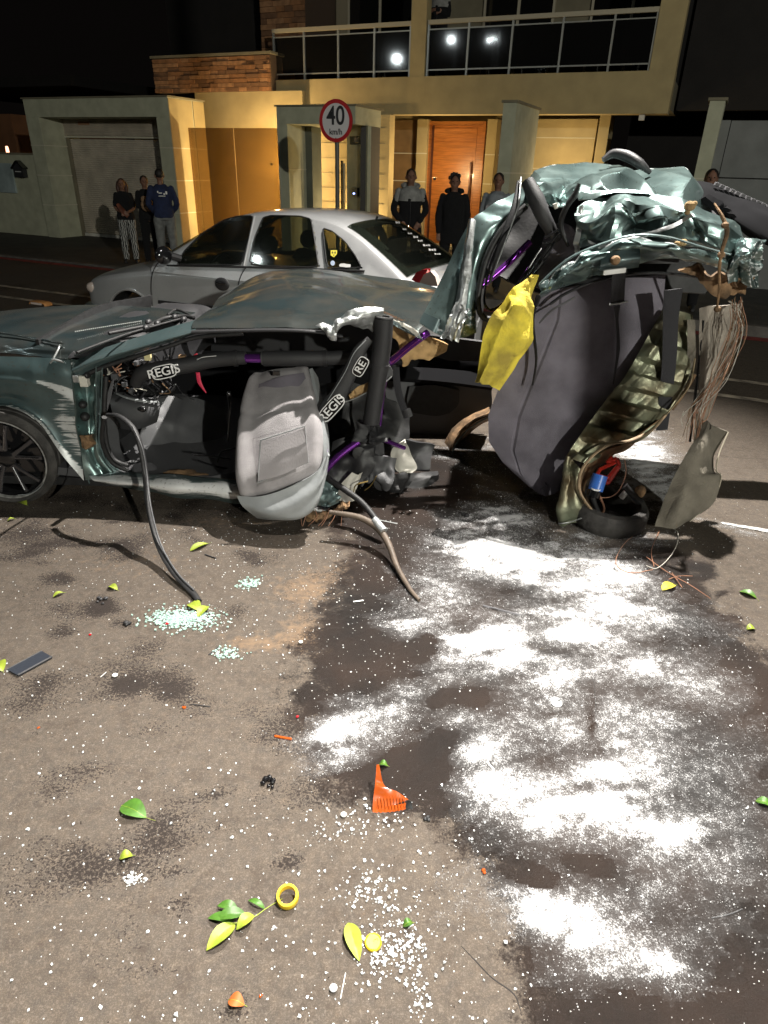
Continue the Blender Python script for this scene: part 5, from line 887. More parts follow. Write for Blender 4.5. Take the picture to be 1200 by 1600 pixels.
pt('seat_skirt', M['vinyl'], [[(370, 775, 3.271), (410, 775, 3.211), (455, 760, 3.219), (498, 735, 3.255), (512, 705, 3.331)], [(378, 790, 3.238), (415, 795, 3.169), (462, 785, 3.173), (500, 758, 3.216), (512, 722, 3.296)], [(394, 804, 3.227), (425, 809, 3.162), (468, 806, 3.165), (496, 782, 3.205), (508, 745, 3.297)], [(402, 810, 3.261), (430, 813, 3.239), (470, 811, 3.241), (492, 795, 3.254), (502, 770, 3.316)]], 30, 50, .012, parent=sb, fold=lambda s, t: .010*np.sin(s*15+t*5)*np.clip(t*2-.2, 0, 1)*(1-s*.4))
pt('seat_side', M['vinyl'], [[(488, 575, 3.780), (497, 590, 3.820)], [(497, 620, 3.623), (505, 630, 3.675)], [(507, 665, 3.445), (513, 672, 3.519)], [(511, 705, 3.331), (515, 705, 3.411)], [(506, 745, 3.277), (511, 740, 3.361)]], 30, 10, .02, parent=sb)
mb = MB(); mb.obox(P(432, 583, 3.70), [.02, 0, 0], [0, .01, 0], [0, 0, .012]); mb.build('headrest_clip', M['gloss'], sb)
# black and cream wreckage between the halves
for k, (L_, m_) in enumerate([([[(520, 690, 3.8), (560, 672, 3.8), (588, 662, 3.78)], [(515, 720, 3.72), (555, 715, 3.68), (600, 700, 3.74)], [(510, 750, 3.66), (545, 758, 3.64), (598, 745, 3.7)]], 'trim'), ([[(560, 655, 3.75), (580, 658, 3.72), (600, 662, 3.75)], [(550, 690, 3.7), (575, 690, 3.66), (606, 690, 3.7)]], 'foam'),
    ([[(566, 715, 3.72), (590, 712, 3.70), (620, 716, 3.75)], [(560, 748, 3.68), (588, 750, 3.66), (612, 748, 3.7)], [(566, 764, 3.7), (580, 760, 3.7), (595, 764, 3.7)]], 'plastic'), ([[(600, 745, 3.75), (640, 738, 3.9), (690, 742, 4.2)], [(598, 765, 3.7), (640, 765, 3.8), (680, 760, 4.0)]], 'rubber'),
    ([[(516, 690, 4.2), (600, 680, 4.2), (680, 700, 4.2)], [(516, 740, 4.1), (600, 740, 4.1), (670, 735, 4.2)]], 'trim'), ([[(500, 600, 4.3), (560, 600, 4.3), (640, 640, 4.4)], [(505, 690, 4.2), (560, 690, 4.2), (640, 700, 4.3)]], 'rubber')]): pt('torn_trim', M[m_], L_, 22, 22, .02, crumple=.03, seed=30+k)
pt('cream_shard', M['cream'], [[(632, 684, 3.95), (634, 684, 3.95), (637, 686, 3.95)], [(612, 702, 3.9), (628, 705, 3.88), (642, 708, 3.9)], [(612, 722, 3.88), (626, 728, 3.86), (652, 730, 3.88)], [(620, 736, 3.86), (630, 740, 3.86), (644, 738, 3.86)]], 20, 20, .005, crumple=.008, seed=3)
pt('cream_shard', M['cream'], [[(550, 738, 3.64), (560, 742, 3.64), (566, 738, 3.64)], [(530, 760, 3.6), (545, 770, 3.58), (556, 768, 3.6)], [(524, 780, 3.56), (545, 785, 3.54), (560, 778, 3.56)]], 16, 16, .005, crumple=.01, seed=4)
pt('clear_plastic_sheet', M['sillp'], [[(505, 748, 3.5), (520, 756, 3.48), (530, 765, 3.48)], [(498, 768, 3.45), (515, 772, 3.43), (530, 778, 3.44)], [(493, 790, 3.42), (512, 792, 3.4), (530, 785, 3.42)]], 20, 20, .003, crumple=.02, seed=5)
pt('sill_end', M['rust'], [[(470, 792, 3.42), (510, 794, 3.42), (545, 782, 3.46)], [(475, 805, 3.36), (505, 812, 3.36), (540, 790, 3.42)], [(480, 815, 3.4), (500, 818, 3.4), (530, 800, 3.45)]], 18, 24, .008, crumple=.025, seed=6)
for k in range(7): x = 470+k*11; tb('frayed_fibre', M['copper'], [(x, 795, 3.4), (x+rs.uniform(-6, 8), 808, 3.36), (x+rs.uniform(-12, 12), 822, 3.34)], .0018, 4)
tb('gold_bracket', mat('brass_yellow', (.5, .36, .12), .35, .8), [(552, 772, 3.55), (556, 758, 3.55), (575, 752, 3.55)], .007, flat=.5); tb('gold_bracket', mat('brass_yellow2', (.5, .36, .12), .35, .8), [(570, 766, 3.6), (580, 758, 3.6), (588, 744, 3.6)], .005, flat=.5)
for x, y, r in ((595, 752, .05), (610, 748, .035), (560, 706, .04)): mb = MB(); lathe(mb, [(.001, -.03), (r, -.03), (r, .03), (r*.5, .035), (.001, .035)], P(x, y, 3.72), [.2, -1, .1], 20); mb.build('damper_mount', M['rubber'], wk)
# hoses and rubber strips that trail onto the road
tb('door_seal_strip', M['rubber'], [(168, 648, 3.42), (185, 650, 3.36), (207, 668, 3.30), (220, 700, 3.24), (227, 740, 3.2), (232, 790, 3.08), Z(247, 850, .10), Z(272, 895, .04), Z(300, 925, .015), Z(311, 939, .014)], [.014, .016, .017, .017, .017, .017, .017, .018, .018, .015], 12, flat=.7)
tb('strip_lip', M['plastic'], [(207, 666, 3.28), (222, 700, 3.22), (229, 740, 3.18), (235, 790, 3.05), Z(251, 850, .115), Z(276, 894, .055), Z(303, 922, .032)], .005, 6)
tb('seal_loop', M['rubber'], [(163, 652, 3.45), (160, 690, 3.5), (175, 722, 3.55), (200, 735, 3.58)], .014)
tb('hose', M['rubber'], [(512, 748, 3.5), (540, 766, 3.42), (565, 785, 3.36), (583, 806, 3.28), (600, 830, 3.2)], .018, 12); h = tb('hose', mat('dusty_hose', (.10, .075, .055), .6, 0, .3, 40, .4, 8), [Z(515, 800, .16), Z(560, 808, .15), Z(590, 825, .12), Z(607, 850, .08), Z(620, 885, .035), Z(640, 920, .015), Z(655, 938, .013)], [.012, .017, .02, .018, .015, .012, .009], 12)
tb('hose_clip', M['steel'], [Z(585, 812, .15), Z(600, 830, .12)], .022, 10); tb('thin_rod', M['steel'], [Z(590, 812, .16), Z(620, 818, .13)], .003, 5)
# ---------------- rear half, folded up
pt('quarter_panel', M['tealc'], [[(735, 343, 4.15), (738, 345, 4.12), (741, 350, 4.10)], [(708, 395, 4.12), (720, 398, 4.06), (731, 402, 4.02)], [(684, 448, 4.08), (702, 452, 4.0), (724, 458, 3.96)], [(664, 486, 4.0), (684, 494, 3.93), (710, 505, 3.9)], [(655, 505, 3.96), (676, 518, 3.9), (700, 530, 3.86)]], 44, 26, .006, scr=lambda s, t: .0+.32*np.clip((s-.72)*5, 0, 1)*np.clip(t*1.5, 0, 1), crumple=.004, seed=3)
pt('quarter_panel', M['teal'], [[(662, 488, 3.96), (682, 497, 3.9), (690, 500, 3.9)], [(655, 503, 3.94), (674, 516, 3.88), (682, 522, 3.88)]], 10, 10, .004)
pt('pillar_panel', M['tealc'], [[(702, 530, 3.86), (720, 528, 3.85), (742, 522, 3.88)], [(716, 490, 3.92), (728, 490, 3.9), (739, 488, 3.94)], [(724, 450, 3.97), (734, 450, 3.95), (744, 447, 3.99)], [(731, 400, 4.04), (744, 402, 4.0), (756, 402, 4.03)], [(737, 350, 4.10), (756, 364, 4.03), (777, 362, 4.05)], [(758, 328, 4.12), (785, 338, 4.06), (800, 340, 4.08)], [(795, 308, 4.16), (815, 318, 4.1), (824, 324, 4.12)], [(836, 288, 4.2), (842, 300, 4.15), (848, 310, 4.15)]], 80, 30, .006, crumple=.012, seed=14, scr=lambda s, t: .38*np.exp(-((s-.1)/.22)**2)+.25*np.exp(-(t/.12)**2)-.05)
pt('torn_ridge', M['steel'], [[(735, 343, 4.10), (738, 342, 4.08), (743, 348, 4.09)], [(729, 390, 4.04), (733, 389, 4.01), (737, 390, 4.03)], [(724, 430, 3.99), (728, 430, 3.96), (733, 432, 3.98)], [(716, 470, 3.94), (721, 470, 3.90), (728, 472, 3.92)], [(706, 500, 3.88), (714, 502, 3.85), (724, 504, 3.87)], [(690, 528, 3.86), (702, 530, 3.83), (716, 530, 3.85)]], 70, 12, .004, crumple=.008, seed=11)
for k, x in enumerate((695, 706, 716)): pt('peeled_strip', M['steel'], [[(x+14, 470+k*6, 3.84), (x+17, 470+k*6, 3.83)], [(x+4, 505, 3.82), (x+9, 507, 3.81)], [(x-6, 528+k*2, 3.80), (x, 531+k*2, 3.8)]], 20, 6, .003, crumple=.015, seed=50+k)
tb('window_seal', M['rubber'], [(822, 322, 4.02), (790, 352, 4.0), (764, 395, 3.98), (751, 440, 3.95), (747, 475, 3.93), (757, 497, 3.92), (778, 495, 3.92), (800, 474, 3.92), (828, 435, 3.94), (852, 398, 3.96), (866, 370, 4.0)], .018, 10)
tb('window_seal', M['gloss'], [(812, 340, 3.98), (784, 372, 3.96), (766, 415, 3.94), (758, 450, 3.92), (757, 474, 3.9), (768, 484, 3.9), (790, 470, 3.9), (820, 428, 3.92), (846, 388, 3.95)], .008, 8)
tb('window_channel', M['trim'], [(811, 283, 4.1), (806, 320, 4.02), (795, 352, 3.98), (778, 398, 3.94), (765, 442, 3.92)], [.012, .022, .024, .016, .008], 8, flat=.5); tb('channel_edge', M['steel'], [(814, 277, 4.09), (810, 318, 3.99), (800, 350, 3.95), (783, 396, 3.91), (770, 430, 3.9)], [.006, .004, .003, .003, .002], 6)
tb('cage_tube', M['purple'], [(752, 447, 4.15), (790, 415, 4.2), (828, 378, 4.25)], .020, 12)
tb('cage_padding', M['foam'], [(824, 283, 4.0), (838, 312, 3.95), (850, 340, 3.92), (870, 375, 3.95)], [.035, .045, .04, .03], 14); tb('torn_hose', M['rubber'], [(905, 287, 3.8), (898, 305, 3.8), (886, 322, 3.82), (876, 352, 3.86), (888, 385, 3.85)], [.012, .022, .02, .022, .012], 10, flat=.7)
tb('padding_band', M['cream'], [(867, 318, 3.86), (869, 326, 3.86)], [.013, .01], 8); tb('bent_hook', M['gloss'], [(851, 372, 3.84), (865, 364, 3.84), (873, 358, 3.84)], .006); tb('bent_hook', M['gloss'], [(848, 380, 3.84), (860, 378, 3.84), (874, 364, 3.84)], .006)
pt('rear_interior', M['rubber'], [[(760, 320, 4.75), (840, 300, 4.7), (940, 290, 4.7), (1120, 330, 4.6)], [(745, 400, 4.65), (830, 380, 4.6), (940, 380, 4.5), (1140, 400, 4.4)], [(800, 440, 4.5), (860, 460, 4.4), (950, 450, 4.35), (1100, 460, 4.3)]], 16, 20, .02, crumple=.03, seed=2)
pt('shelf_board', M['felt'], [[(862, 350, 4.1), (890, 352, 4.0), (908, 380, 3.95)], [(838, 400, 4.05), (866, 410, 3.98), (896, 415, 3.9)], [(815, 440, 4.02), (845, 450, 3.95), (870, 445, 3.9)]], 20, 20, .02, crumple=.01)
for L_ in ([(862, 380), (845, 400), (828, 425), (808, 455)], [(868, 378), (850, 402), (833, 428), (815, 458)]): tb('parcel_shelf_edge', M['gloss'], [(a, b, 3.9) for a, b in L_], .005)
# crumpled shell
pt('crushed_tailgate', M['tealc'], [[(818, 288, 4.5), (832, 262, 4.6), (870, 246, 4.7), (915, 240, 4.75), (958, 244, 4.75), (1005, 260, 4.7), (1060, 277, 4.6), (1098, 303, 4.5), (1130, 335, 4.4)],
    [(824, 294, 4.2), (845, 272, 4.3), (880, 262, 4.35), (920, 258, 4.4), (960, 262, 4.4), (1005, 272, 4.35), (1055, 290, 4.3), (1092, 314, 4.2), (1128, 345, 4.15)],
    [(832, 302, 4.05), (858, 288, 4.1), (888, 278, 4.15), (925, 272, 4.2), (962, 282, 4.1), (1005, 284, 4.15), (1050, 300, 4.05), (1088, 322, 4.0), (1126, 352, 4.0)],
    [(846, 312, 3.98), (868, 305, 4.0), (895, 298, 4.0), (925, 300, 3.95), (960, 296, 4.0), (1000, 305, 3.95), (1040, 312, 3.95), (1085, 335, 3.9), (1124, 362, 3.9)],
    [(870, 325, 3.95), (888, 322, 3.95), (905, 322, 3.95), (930, 318, 3.92), (960, 315, 3.9), (1000, 318, 3.9), (1040, 328, 3.88), (1082, 348, 3.85), (1122, 372, 3.85)]], 110, 130, .006, facets=(3, 5, .085), crumple=.004, seed=17, linear=True, angle=12, scr=lambda s, t: .0+.25*np.clip((t-.75)*3, 0, 1)+.3*np.exp(-((s-.0)/.04)**2))
pt('crushed_wing', M['tealc'], [[(903, 328, 3.86), (925, 308, 3.88), (955, 300, 3.88), (990, 303, 3.84), (1030, 298, 3.86), (1066, 310, 3.82), (1098, 332, 3.8), (1128, 346, 3.8), (1150, 360, 3.82)],
    [(903, 345, 3.80), (930, 330, 3.76), (960, 322, 3.76), (992, 328, 3.72), (1030, 322, 3.72), (1070, 332, 3.70), (1104, 350, 3.68), (1134, 358, 3.68), (1160, 372, 3.72)],
    [(903, 362, 3.80), (928, 352, 3.74), (958, 345, 3.70), (990, 345, 3.76), (1030, 345, 3.70), (1070, 352, 3.74), (1104, 366, 3.66), (1136, 376, 3.66), (1166, 388, 3.70)],
    [(902, 378, 3.80), (926, 372, 3.76), (955, 372, 3.68), (990, 362, 3.70), (1030, 366, 3.66), (1070, 372, 3.70), (1106, 382, 3.68), (1138, 394, 3.66), (1170, 406, 3.70)],
    [(900, 396, 3.84), (924, 382, 3.80), (952, 384, 3.72), (990, 376, 3.76), (1030, 378, 3.70), (1070, 388, 3.72), (1106, 398, 3.72), (1140, 412, 3.70), (1172, 424, 3.74)]], 110, 130, .006, facets=(3, 5, .07), crumple=.004, seed=23, linear=True, angle=12, scr=lambda s, t: .02+.3*np.clip((t-.72)*3, 0, 1)+.3*np.exp(-((s-1)/.05)**2))
pt('wing_flange', M['steel'], [[(905, 322, 3.80), (912, 320, 3.79)], [(901, 350, 3.79), (909, 350, 3.78)], [(898, 378, 3.8), (906, 380, 3.78)], [(898, 398, 3.82), (904, 398, 3.8)]], 30, 6, .004, crumple=.008)
pt('torn_lip', M['steel'], [[(918, 375, 3.70), (945, 382, 3.64), (975, 370, 3.62), (1010, 364, 3.60), (1050, 350, 3.62), (1082, 330, 3.66)], [(920, 380, 3.69), (948, 388, 3.62), (978, 376, 3.60), (1012, 370, 3.59), (1052, 356, 3.61), (1086, 334, 3.65)]], 8, 60, .004, crumple=.006, seed=7)
pt('boot_frame', M['tealc'], [[(842, 446, 3.72), (862, 426, 3.70), (890, 405, 3.68), (930, 388, 3.66), (985, 374, 3.64), (1040, 376, 3.64), (1090, 388, 3.64), (1140, 402, 3.66)],
    [(844, 458, 3.66), (866, 442, 3.63), (896, 422, 3.61), (935, 402, 3.60), (985, 388, 3.58), (1040, 388, 3.6), (1090, 398, 3.60), (1138, 412, 3.62)],
    [(846, 468, 3.72), (870, 458, 3.70), (905, 444, 3.68), (945, 428, 3.68), (990, 414, 3.68), (1040, 408, 3.68), (1090, 414, 3.68), (1135, 424, 3.68)]], 40, 110, .006, facets=(4, 12, .02), crumple=.008, seed=29, angle=16, scr=lambda s, t: .05+.3*np.exp(-(s/.12)**2))
tb('boot_flange', M['sillp'], [(843, 444, 3.66), (864, 424, 3.65), (892, 402, 3.63), (932, 384, 3.61), (986, 368, 3.58), (1040, 370, 3.58), (1090, 384, 3.59), (1140, 398, 3.62)], .012, flat=.5)
pt('latch_plate', M['teal'], [[(940, 398, 3.60), (965, 392, 3.57), (1000, 388, 3.58)], [(938, 415, 3.58), (965, 410, 3.54), (1000, 405, 3.55)], [(936, 425, 3.62), (966, 422, 3.6), (998, 418, 3.6)]], 16, 18, .01); mb = MB(); lathe(mb, [(.001, .02), (.018, .015), (.024, 0), (.024, -.01)], P(962, 407, 3.545), [0, -1, 0], 14); mb.build('latch_bolt', M['rust'], wk); mb = MB(); mb.obox(P(960, 424, 3.56), [.055, 0, .008], [0, .01, 0], [0, 0, .012]); mb.build('latch_base', M['whiteplastic'], wk)
pt('dark_gap', M['rubber'], [[(1000, 382, 3.72), (1030, 384, 3.72), (1066, 392, 3.72)], [(1000, 412, 3.72), (1030, 412, 3.72), (1060, 412, 3.72)]], 8, 8, .01)
pt('crushed_corner', M['tealc'], [[(1130, 350, 3.78), (1152, 358, 3.74), (1175, 368, 3.74), (1192, 378, 3.78)], [(1128, 380, 3.70), (1150, 385, 3.64), (1172, 388, 3.64), (1195, 396, 3.7)], [(1126, 410, 3.70), (1148, 412, 3.62), (1170, 416, 3.62), (1192, 420, 3.7)], [(1128, 438, 3.74), (1148, 440, 3.68), (1165, 446, 3.70), (1180, 446, 3.76)]], 50, 50, .006, facets=(5, 5, .05), crumple=.012, seed=41, angle=20, scr=lambda s, t: .12+.1*s)
pt('rusty_edge', M['rust'], [[(1060, 426, 3.76), (1110, 434, 3.72), (1150, 438, 3.70), (1182, 432, 3.74)], [(1068, 438, 3.78), (1115, 448, 3.74), (1145, 452, 3.74), (1172, 446, 3.76)], [(1080, 446, 3.80), (1118, 462, 3.78), (1140, 464, 3.78), (1158, 456, 3.80)]], 22, 44, .01, crumple=.03, seed=6)
tb('torn_tag', M['cream'], [(1138, 470, 3.7), (1152, 478, 3.7), (1160, 470, 3.7)], [.008, .014, .006], flat=.5)
for x, y, r in ((1078, 322, .030), (1068, 379, .022), (1058, 381, .018), (1085, 318, .016), (1074, 332, .015)):
    mb = MB(); mb.ell(P(x, y, 3.66), (r, r*.7, r*.8), 9, 6); o_ = mb.build('mud_clump', M['mud'], wk, smooth=False)
tb('bent_rod', M['rust'], [(1116, 318, 3.6), (1128, 338, 3.55), (1136, 362, 3.53), (1128, 392, 3.53), (1124, 420, 3.54), (1124, 450, 3.55), (1120, 484, 3.58)], [.005, .009, .012, .009, .008, .007, .006], 8)
for x, y in ((1133, 352), (1127, 398), (1121, 483)): mb = MB(); mb.ell(P(x, y, 3.53), (.02, .018, .016), 8, 6); mb.build('rod_clamp', M['rust'], wk, smooth=False)
tb('bumper_hump', M['trim'], [(942, 250, 4.6), (958, 240, 4.6), (980, 244, 4.55), (1000, 256, 4.5), (1016, 270, 4.5)], [.015, .026, .032, .028, .012], 12)
bmp = pt('rear_bumper', M['matte'], [[(1052, 277, 4.55), (1100, 284, 4.5), (1150, 302, 4.45), (1240, 336, 4.4)], [(1075, 292, 4.4), (1115, 305, 4.35), (1160, 325, 4.3), (1240, 360, 4.25)], [(1098, 308, 4.3), (1130, 330, 4.25), (1165, 355, 4.2), (1240, 400, 4.15)], [(1110, 320, 4.35), (1140, 345, 4.3), (1170, 368, 4.3), (1240, 415, 4.3)]], 24, 60, .02, crumple=.012, seed=3)
mb = MB()
for k in range(13): c = P(1120+k*8, 288+k*3.55, 4.42); mb.obox(c, [.012, 0, -.004], [0, .012, 0], [.003, 0, .009])
stuff(mb.build('bumper_clip', M['panel'], bmp))
# rear seat back (charcoal felt side), straps, ribbed boot floor
rsb = pt('rear_seat_back', M['felt'], [[(842, 460, 3.925), (880, 450, 3.928), (935, 440, 3.936), (990, 432, 3.952), (1040, 430, 3.962)], [(825, 510, 3.882), (875, 500, 3.867), (930, 490, 3.870), (985, 482, 3.891), (1036, 480, 3.909)], [(800, 560, 3.847), (855, 552, 3.823), (915, 545, 3.825), (970, 540, 3.845), (1012, 540, 3.863)], [(780, 605, 3.815), (835, 603, 3.784), (895, 600, 3.785), (945, 595, 3.805), (980, 592, 3.828)],
    [(763, 648, 3.792), (815, 652, 3.755), (875, 655, 3.749), (925, 648, 3.774), (952, 642, 3.803)], [(764, 690, 3.769), (805, 705, 3.729), (850, 712, 3.717), (898, 700, 3.744), (918, 695, 3.777)], [(785, 722, 3.759), (815, 742, 3.717), (848, 752, 3.704), (880, 745, 3.725), (898, 735, 3.755)], [(820, 755, 3.757), (836, 768, 3.731), (852, 776, 3.719), (866, 772, 3.729), (880, 762, 3.746)]], 60, 50, .09, linear=True, angle=20, fold=lambda s, t: .012*np.exp(-((t-.22)/.012)**2)*-1+.02*np.exp(-((s-.62-.18*t)/.07)**2)-.02*np.exp(-((s-.42-.1*t)/.05)**2))
tb('seat_hem', M['rubber'], [(842, 462, 3.87), (832, 500, 3.84), (838, 560, 3.75), (832, 602, 3.72)], [.03, .02, .014, .010], 8, flat=.5, parent=rsb)
tb('seat_edge_trim', M['trim'], [(860, 475, 3.82), (885, 458, 3.80), (930, 440, 3.80), (990, 428, 3.82), (1050, 428, 3.84), (1110, 436, 3.85)], .014, flat=.6, parent=rsb); tb('torn_thread', M['panel'], [(842, 505, 3.76), (862, 485, 3.76), (885, 472, 3.76), (899, 464, 3.76)], .006, 6, parent=rsb)
st_ = tb('buckle_strap', M['belt'], [(968, 422, 3.62), (966, 445, 3.66), (965, 475, 3.74)], .036, 8, flat=.15, upv=[0, -1, 0]); tb('buckle_bar', M['steel'], [(952, 476, 3.72), (966, 474, 3.71), (980, 471, 3.72)], .005, 6, parent=st_); tb('thin_belt', M['belt'], [(964, 478, 3.74), (964, 500, 3.76), (966, 545, 3.74), (958, 600, 3.72)], [.018, .008, .010, .004], 6, flat=.3, upv=[0, -1, 0], parent=st_)
tb('wide_strap', M['belt'], [(1052, 452, 3.72), (1048, 500, 3.72), (1046, 560, 3.71), (1040, 620, 3.70), (1034, 672, 3.70)], [.05, .042, .04, .038, .034], 8, flat=.12, upv=[0, -1, 0])
tb('dark_strap', M['rubber'], [(1098, 500, 3.8), (1092, 560, 3.78), (1086, 620, 3.74), (1078, 690, 3.7)], [.02, .012, .016, .012], 8, flat=.4)
rib = lambda s, t: .024*(np.clip(np.sin(s*2*pi*5.2+t*1.0)*3, -1, 1))*np.clip(4*t, 0, 1)*np.clip(4*(1-t), 0, 1)+.009*np.clip(np.sin(t*6+s*5)*3, -1, 1)
pt('boot_floor', M['green'], [[(1036, 484, 3.86), (1055, 486, 3.84), (1085, 492, 3.86)], [(1005, 540, 3.80), (1035, 548, 3.76), (1080, 560, 3.80)], [(978, 585, 3.74), (1015, 598, 3.70), (1062, 612, 3.74)], [(945, 628, 3.68), (988, 642, 3.64), (1035, 655, 3.68)], [(915, 668, 3.62), (950, 682, 3.58), (1002, 690, 3.62)], [(885, 712, 3.56), (905, 722, 3.52), (935, 712, 3.56)]], 110, 44, .008, fold=rib, crumple=.012, seed=19, angle=25, scr=None)
pt('boot_floor_end', M['green'], [[(884, 712, 3.55), (894, 716, 3.52), (908, 735, 3.50)], [(876, 745, 3.52), (888, 750, 3.47), (905, 762, 3.47)], [(873, 785, 3.48), (886, 785, 3.43), (912, 790, 3.44)], [(872, 822, 3.47), (890, 820, 3.42), (926, 808, 3.43)]], 44, 24, .008, fold=lambda s, t: .014*np.sin(t*9), crumple=.012, seed=4, angle=28)
tb('floor_end_flange', M['steel'], [(873, 818, 3.42), (890, 816, 3.39), (926, 803, 3.40)], .007, flat=.5)
pt('arch_inner', M['rust'], [[(1030, 655, 3.62), (985, 690, 3.58), (945, 705, 3.55), (914, 735, 3.5), (908, 765, 3.46), (930, 808, 3.42)], [(1020, 662, 3.75), (982, 700, 3.7), (950, 715, 3.68), (922, 742, 3.66), (916, 768, 3.62), (934, 795, 3.58)]], 14, 60, .006, crumple=.012, seed=3)
tb('arch_flange', mat('tan_underseal', (.36, .26, .16), .7, 0, .5, 40, .4, 12), [(1040, 648, 3.58), (1018, 672, 3.55), (985, 688, 3.52), (955, 694, 3.50), (928, 710, 3.47), (908, 736, 3.44), (905, 764, 3.42), (916, 786, 3.40), (934, 808, 3.39)], .011, flat=.5)
tb('floor_edge', mat('tan_underseal2', (.34, .27, .17), .7, 0, .5, 40, .4, 12), [(1086, 560, 3.72), (1078, 600, 3.68), (1060, 625, 3.64), (1035, 655, 3.6)], .008, flat=.5)
# spare wheel lying in the well and the jack kit
sw = np.array(Z(952, 795, .09)); mb = MB(); lathe(mb, [(.15, .035), (.17, .055), (.205, .05), (.222, .02), (.222, -.05), (.2, -.085), (.15, -.08), (.14, 0), (.15, .035)], sw, [.05, -.08, 1], 48); mb.build('spare_tyre', M['tyre'], wk)
mb = MB(); lathe(mb, [(.15, -.05), (.10, -.06), (.02, -.02), (.001, -.02)], sw, [.05, -.08, 1], 30); mb.build('spare_rim', M['plastic'], wk)
def frame_bar(a, b, r, nm, m): tb(nm, m, [a, b], r, 6, sm=1)
for a, b in (((930, 745), (938, 733)), ((938, 733), (962, 722)), ((945, 752), (966, 727)), ((930, 746), (950, 755)), ((950, 755), (968, 728)), ((948, 722), (964, 716)), ((964, 716), (968, 728)), ((956, 714), (950, 722)), ((932, 742), (952, 748))): frame_bar((a[0], a[1], 3.5), (b[0], b[1], 3.48), .011, 'red_jack_bar', M['red'])
tb('blue_canister', M['blue'], [(938, 742, 3.46), (930, 766, 3.43)], .043, 16, sm=1); tb('canister_band', M['white'], [(931.5, 762, 3.415), (931, 764, 3.415)], .030, 12, sm=1); tb('canister_cap', M['gloss'], [(929.5, 767, 3.43), (926, 776, 3.42)], .040, 12, sm=1)
for L_, r in (([(926, 776), (930, 790), (938, 806)], .016), ([(936, 772), (944, 795), (936, 808)], .007), ([(975, 758), (988, 772), (1000, 785)], .02), ([(985, 762), (994, 775), (1004, 782)], .009)): tb('cable_end', M['rubber'] if r > .008 else M['copper'], [(a, b, 3.45) for a, b in L_], r)
tb('wire_loop', M['copper'], [(938, 778, 3.42), (955, 776, 3.42), (968, 765, 3.42), (978, 740, 3.43), (976, 718, 3.45)], .003, 5); tb('white_bar', M['whiteplastic'], [(970, 778, 3.5), (985, 762, 3.5)], .018, 8, sm=1); mb = MB(); mb.ell(P(1000, 768, 3.5), (.035, .03, .04), 8, 6); mb.build('mud_clump', M['rust'], wk, smooth=False)
# liner, carpet flap and wires on the right
pt('hanging_liner', mat('pale_liner', (.36, .32, .27), .8, 0, .5, 20, .35, 6), [[(1092, 482, 3.80), (1110, 478, 3.76), (1130, 478, 3.78), (1160, 474, 3.76)], [(1092, 540, 3.78), (1108, 540, 3.73), (1126, 540, 3.76), (1150, 535, 3.72)], [(1090, 590, 3.75), (1104, 592, 3.7), (1118, 590, 3.73), (1136, 580, 3.70)], [(1086, 650, 3.70), (1094, 652, 3.67), (1104, 640, 3.68), (1114, 630, 3.68)], [(1080, 690, 3.66), (1086, 690, 3.65), (1092, 680, 3.65), (1098, 672, 3.65)]], 40, 24, .006, crumple=.015, seed=9)
pt('liner_strip', M['carpet'], [[(1074, 500, 3.78), (1086, 500, 3.77)], [(1074, 545, 3.77), (1087, 545, 3.76)], [(1070, 580, 3.76), (1085, 575, 3.74)]], 20, 8, .008, crumple=.006)
tb('rusty_pipe', M['rust'], [(1086, 585, 3.7), (1070, 612, 3.68), (1050, 640, 3.66)], .010)
pt('carpet_flap', M['carpet'], [[(1102, 655, 3.66), (1112, 662, 3.64), (1138, 675, 3.66)], [(1086, 690, 3.62), (1102, 698, 3.58), (1124, 708, 3.62)], [(1066, 722, 3.56), (1090, 730, 3.52), (1119, 735, 3.56)], [(1050, 750, 3.52), (1080, 752, 3.47), (1126, 745, 3.52)], [(1036, 785, 3.48), (1068, 786, 3.43), (1110, 788, 3.48)], [(1022, 822, 3.44), (1050, 824, 3.42), (1078, 815, 3.44)]], 40, 30, .012, fold=lambda s, t: .02*np.sin(s*7+t*3), crumple=.010, seed=8)
tb('carpet_hem', mat('pale_hem', (.42, .38, .30), .9), [(1138, 675, 3.65), (1124, 708, 3.61), (1119, 735, 3.55), (1127, 745, 3.51), (1118, 775, 3.49), (1100, 795, 3.47), (1078, 815, 3.44)], .004, 6)
rs = np.random.RandomState(33)
for k in range(30):
    x0 = rs.uniform(1140, 1160); y0 = rs.uniform(462, 490); b = rs.uniform(1128, 1172); x2 = rs.uniform(1066, 1100); y2 = rs.uniform(640, 700)
    tb('loose_wire', M[['copper', 'cream', 'rust', 'copper', 'rust'][k % 5]], [(x0, y0, 3.68), ((x0+b)/2+rs.uniform(-5, 6), 520+rs.uniform(-10, 10), 3.64+rs.uniform(-.04, .04)), (b*.6+.4*x2, 590+rs.uniform(-15, 15), 3.6+rs.uniform(-.05, .05)), (x2+rs.uniform(0, 14), 640+rs.uniform(-12, 12), 3.62), (x2, y2, 3.62)], rs.uniform(.0010, .0018), 5)
for L_ in ([(1040, 822), (1058, 830), (1058, 850), (1045, 872), (1026, 888), (1010, 884)], [(1000, 830), (975, 850), (962, 880), (985, 895), (1020, 890)], [(1030, 830), (1018, 860), (1022, 885)], [(1010, 870), (1040, 892), (1080, 915), (1110, 935)], [(1045, 905), (1060, 900), (1082, 900)], [(1050, 895), (1066, 918)]): tb('loose_wire', M['cream'] if L_[0][0] == 1040 else M['copper'], [Z(a, b, .012+.03*((i % 2) == 0)*(0 < i < len(L_)-1)) for i, (a, b) in enumerate(L_)], .0022, 5)
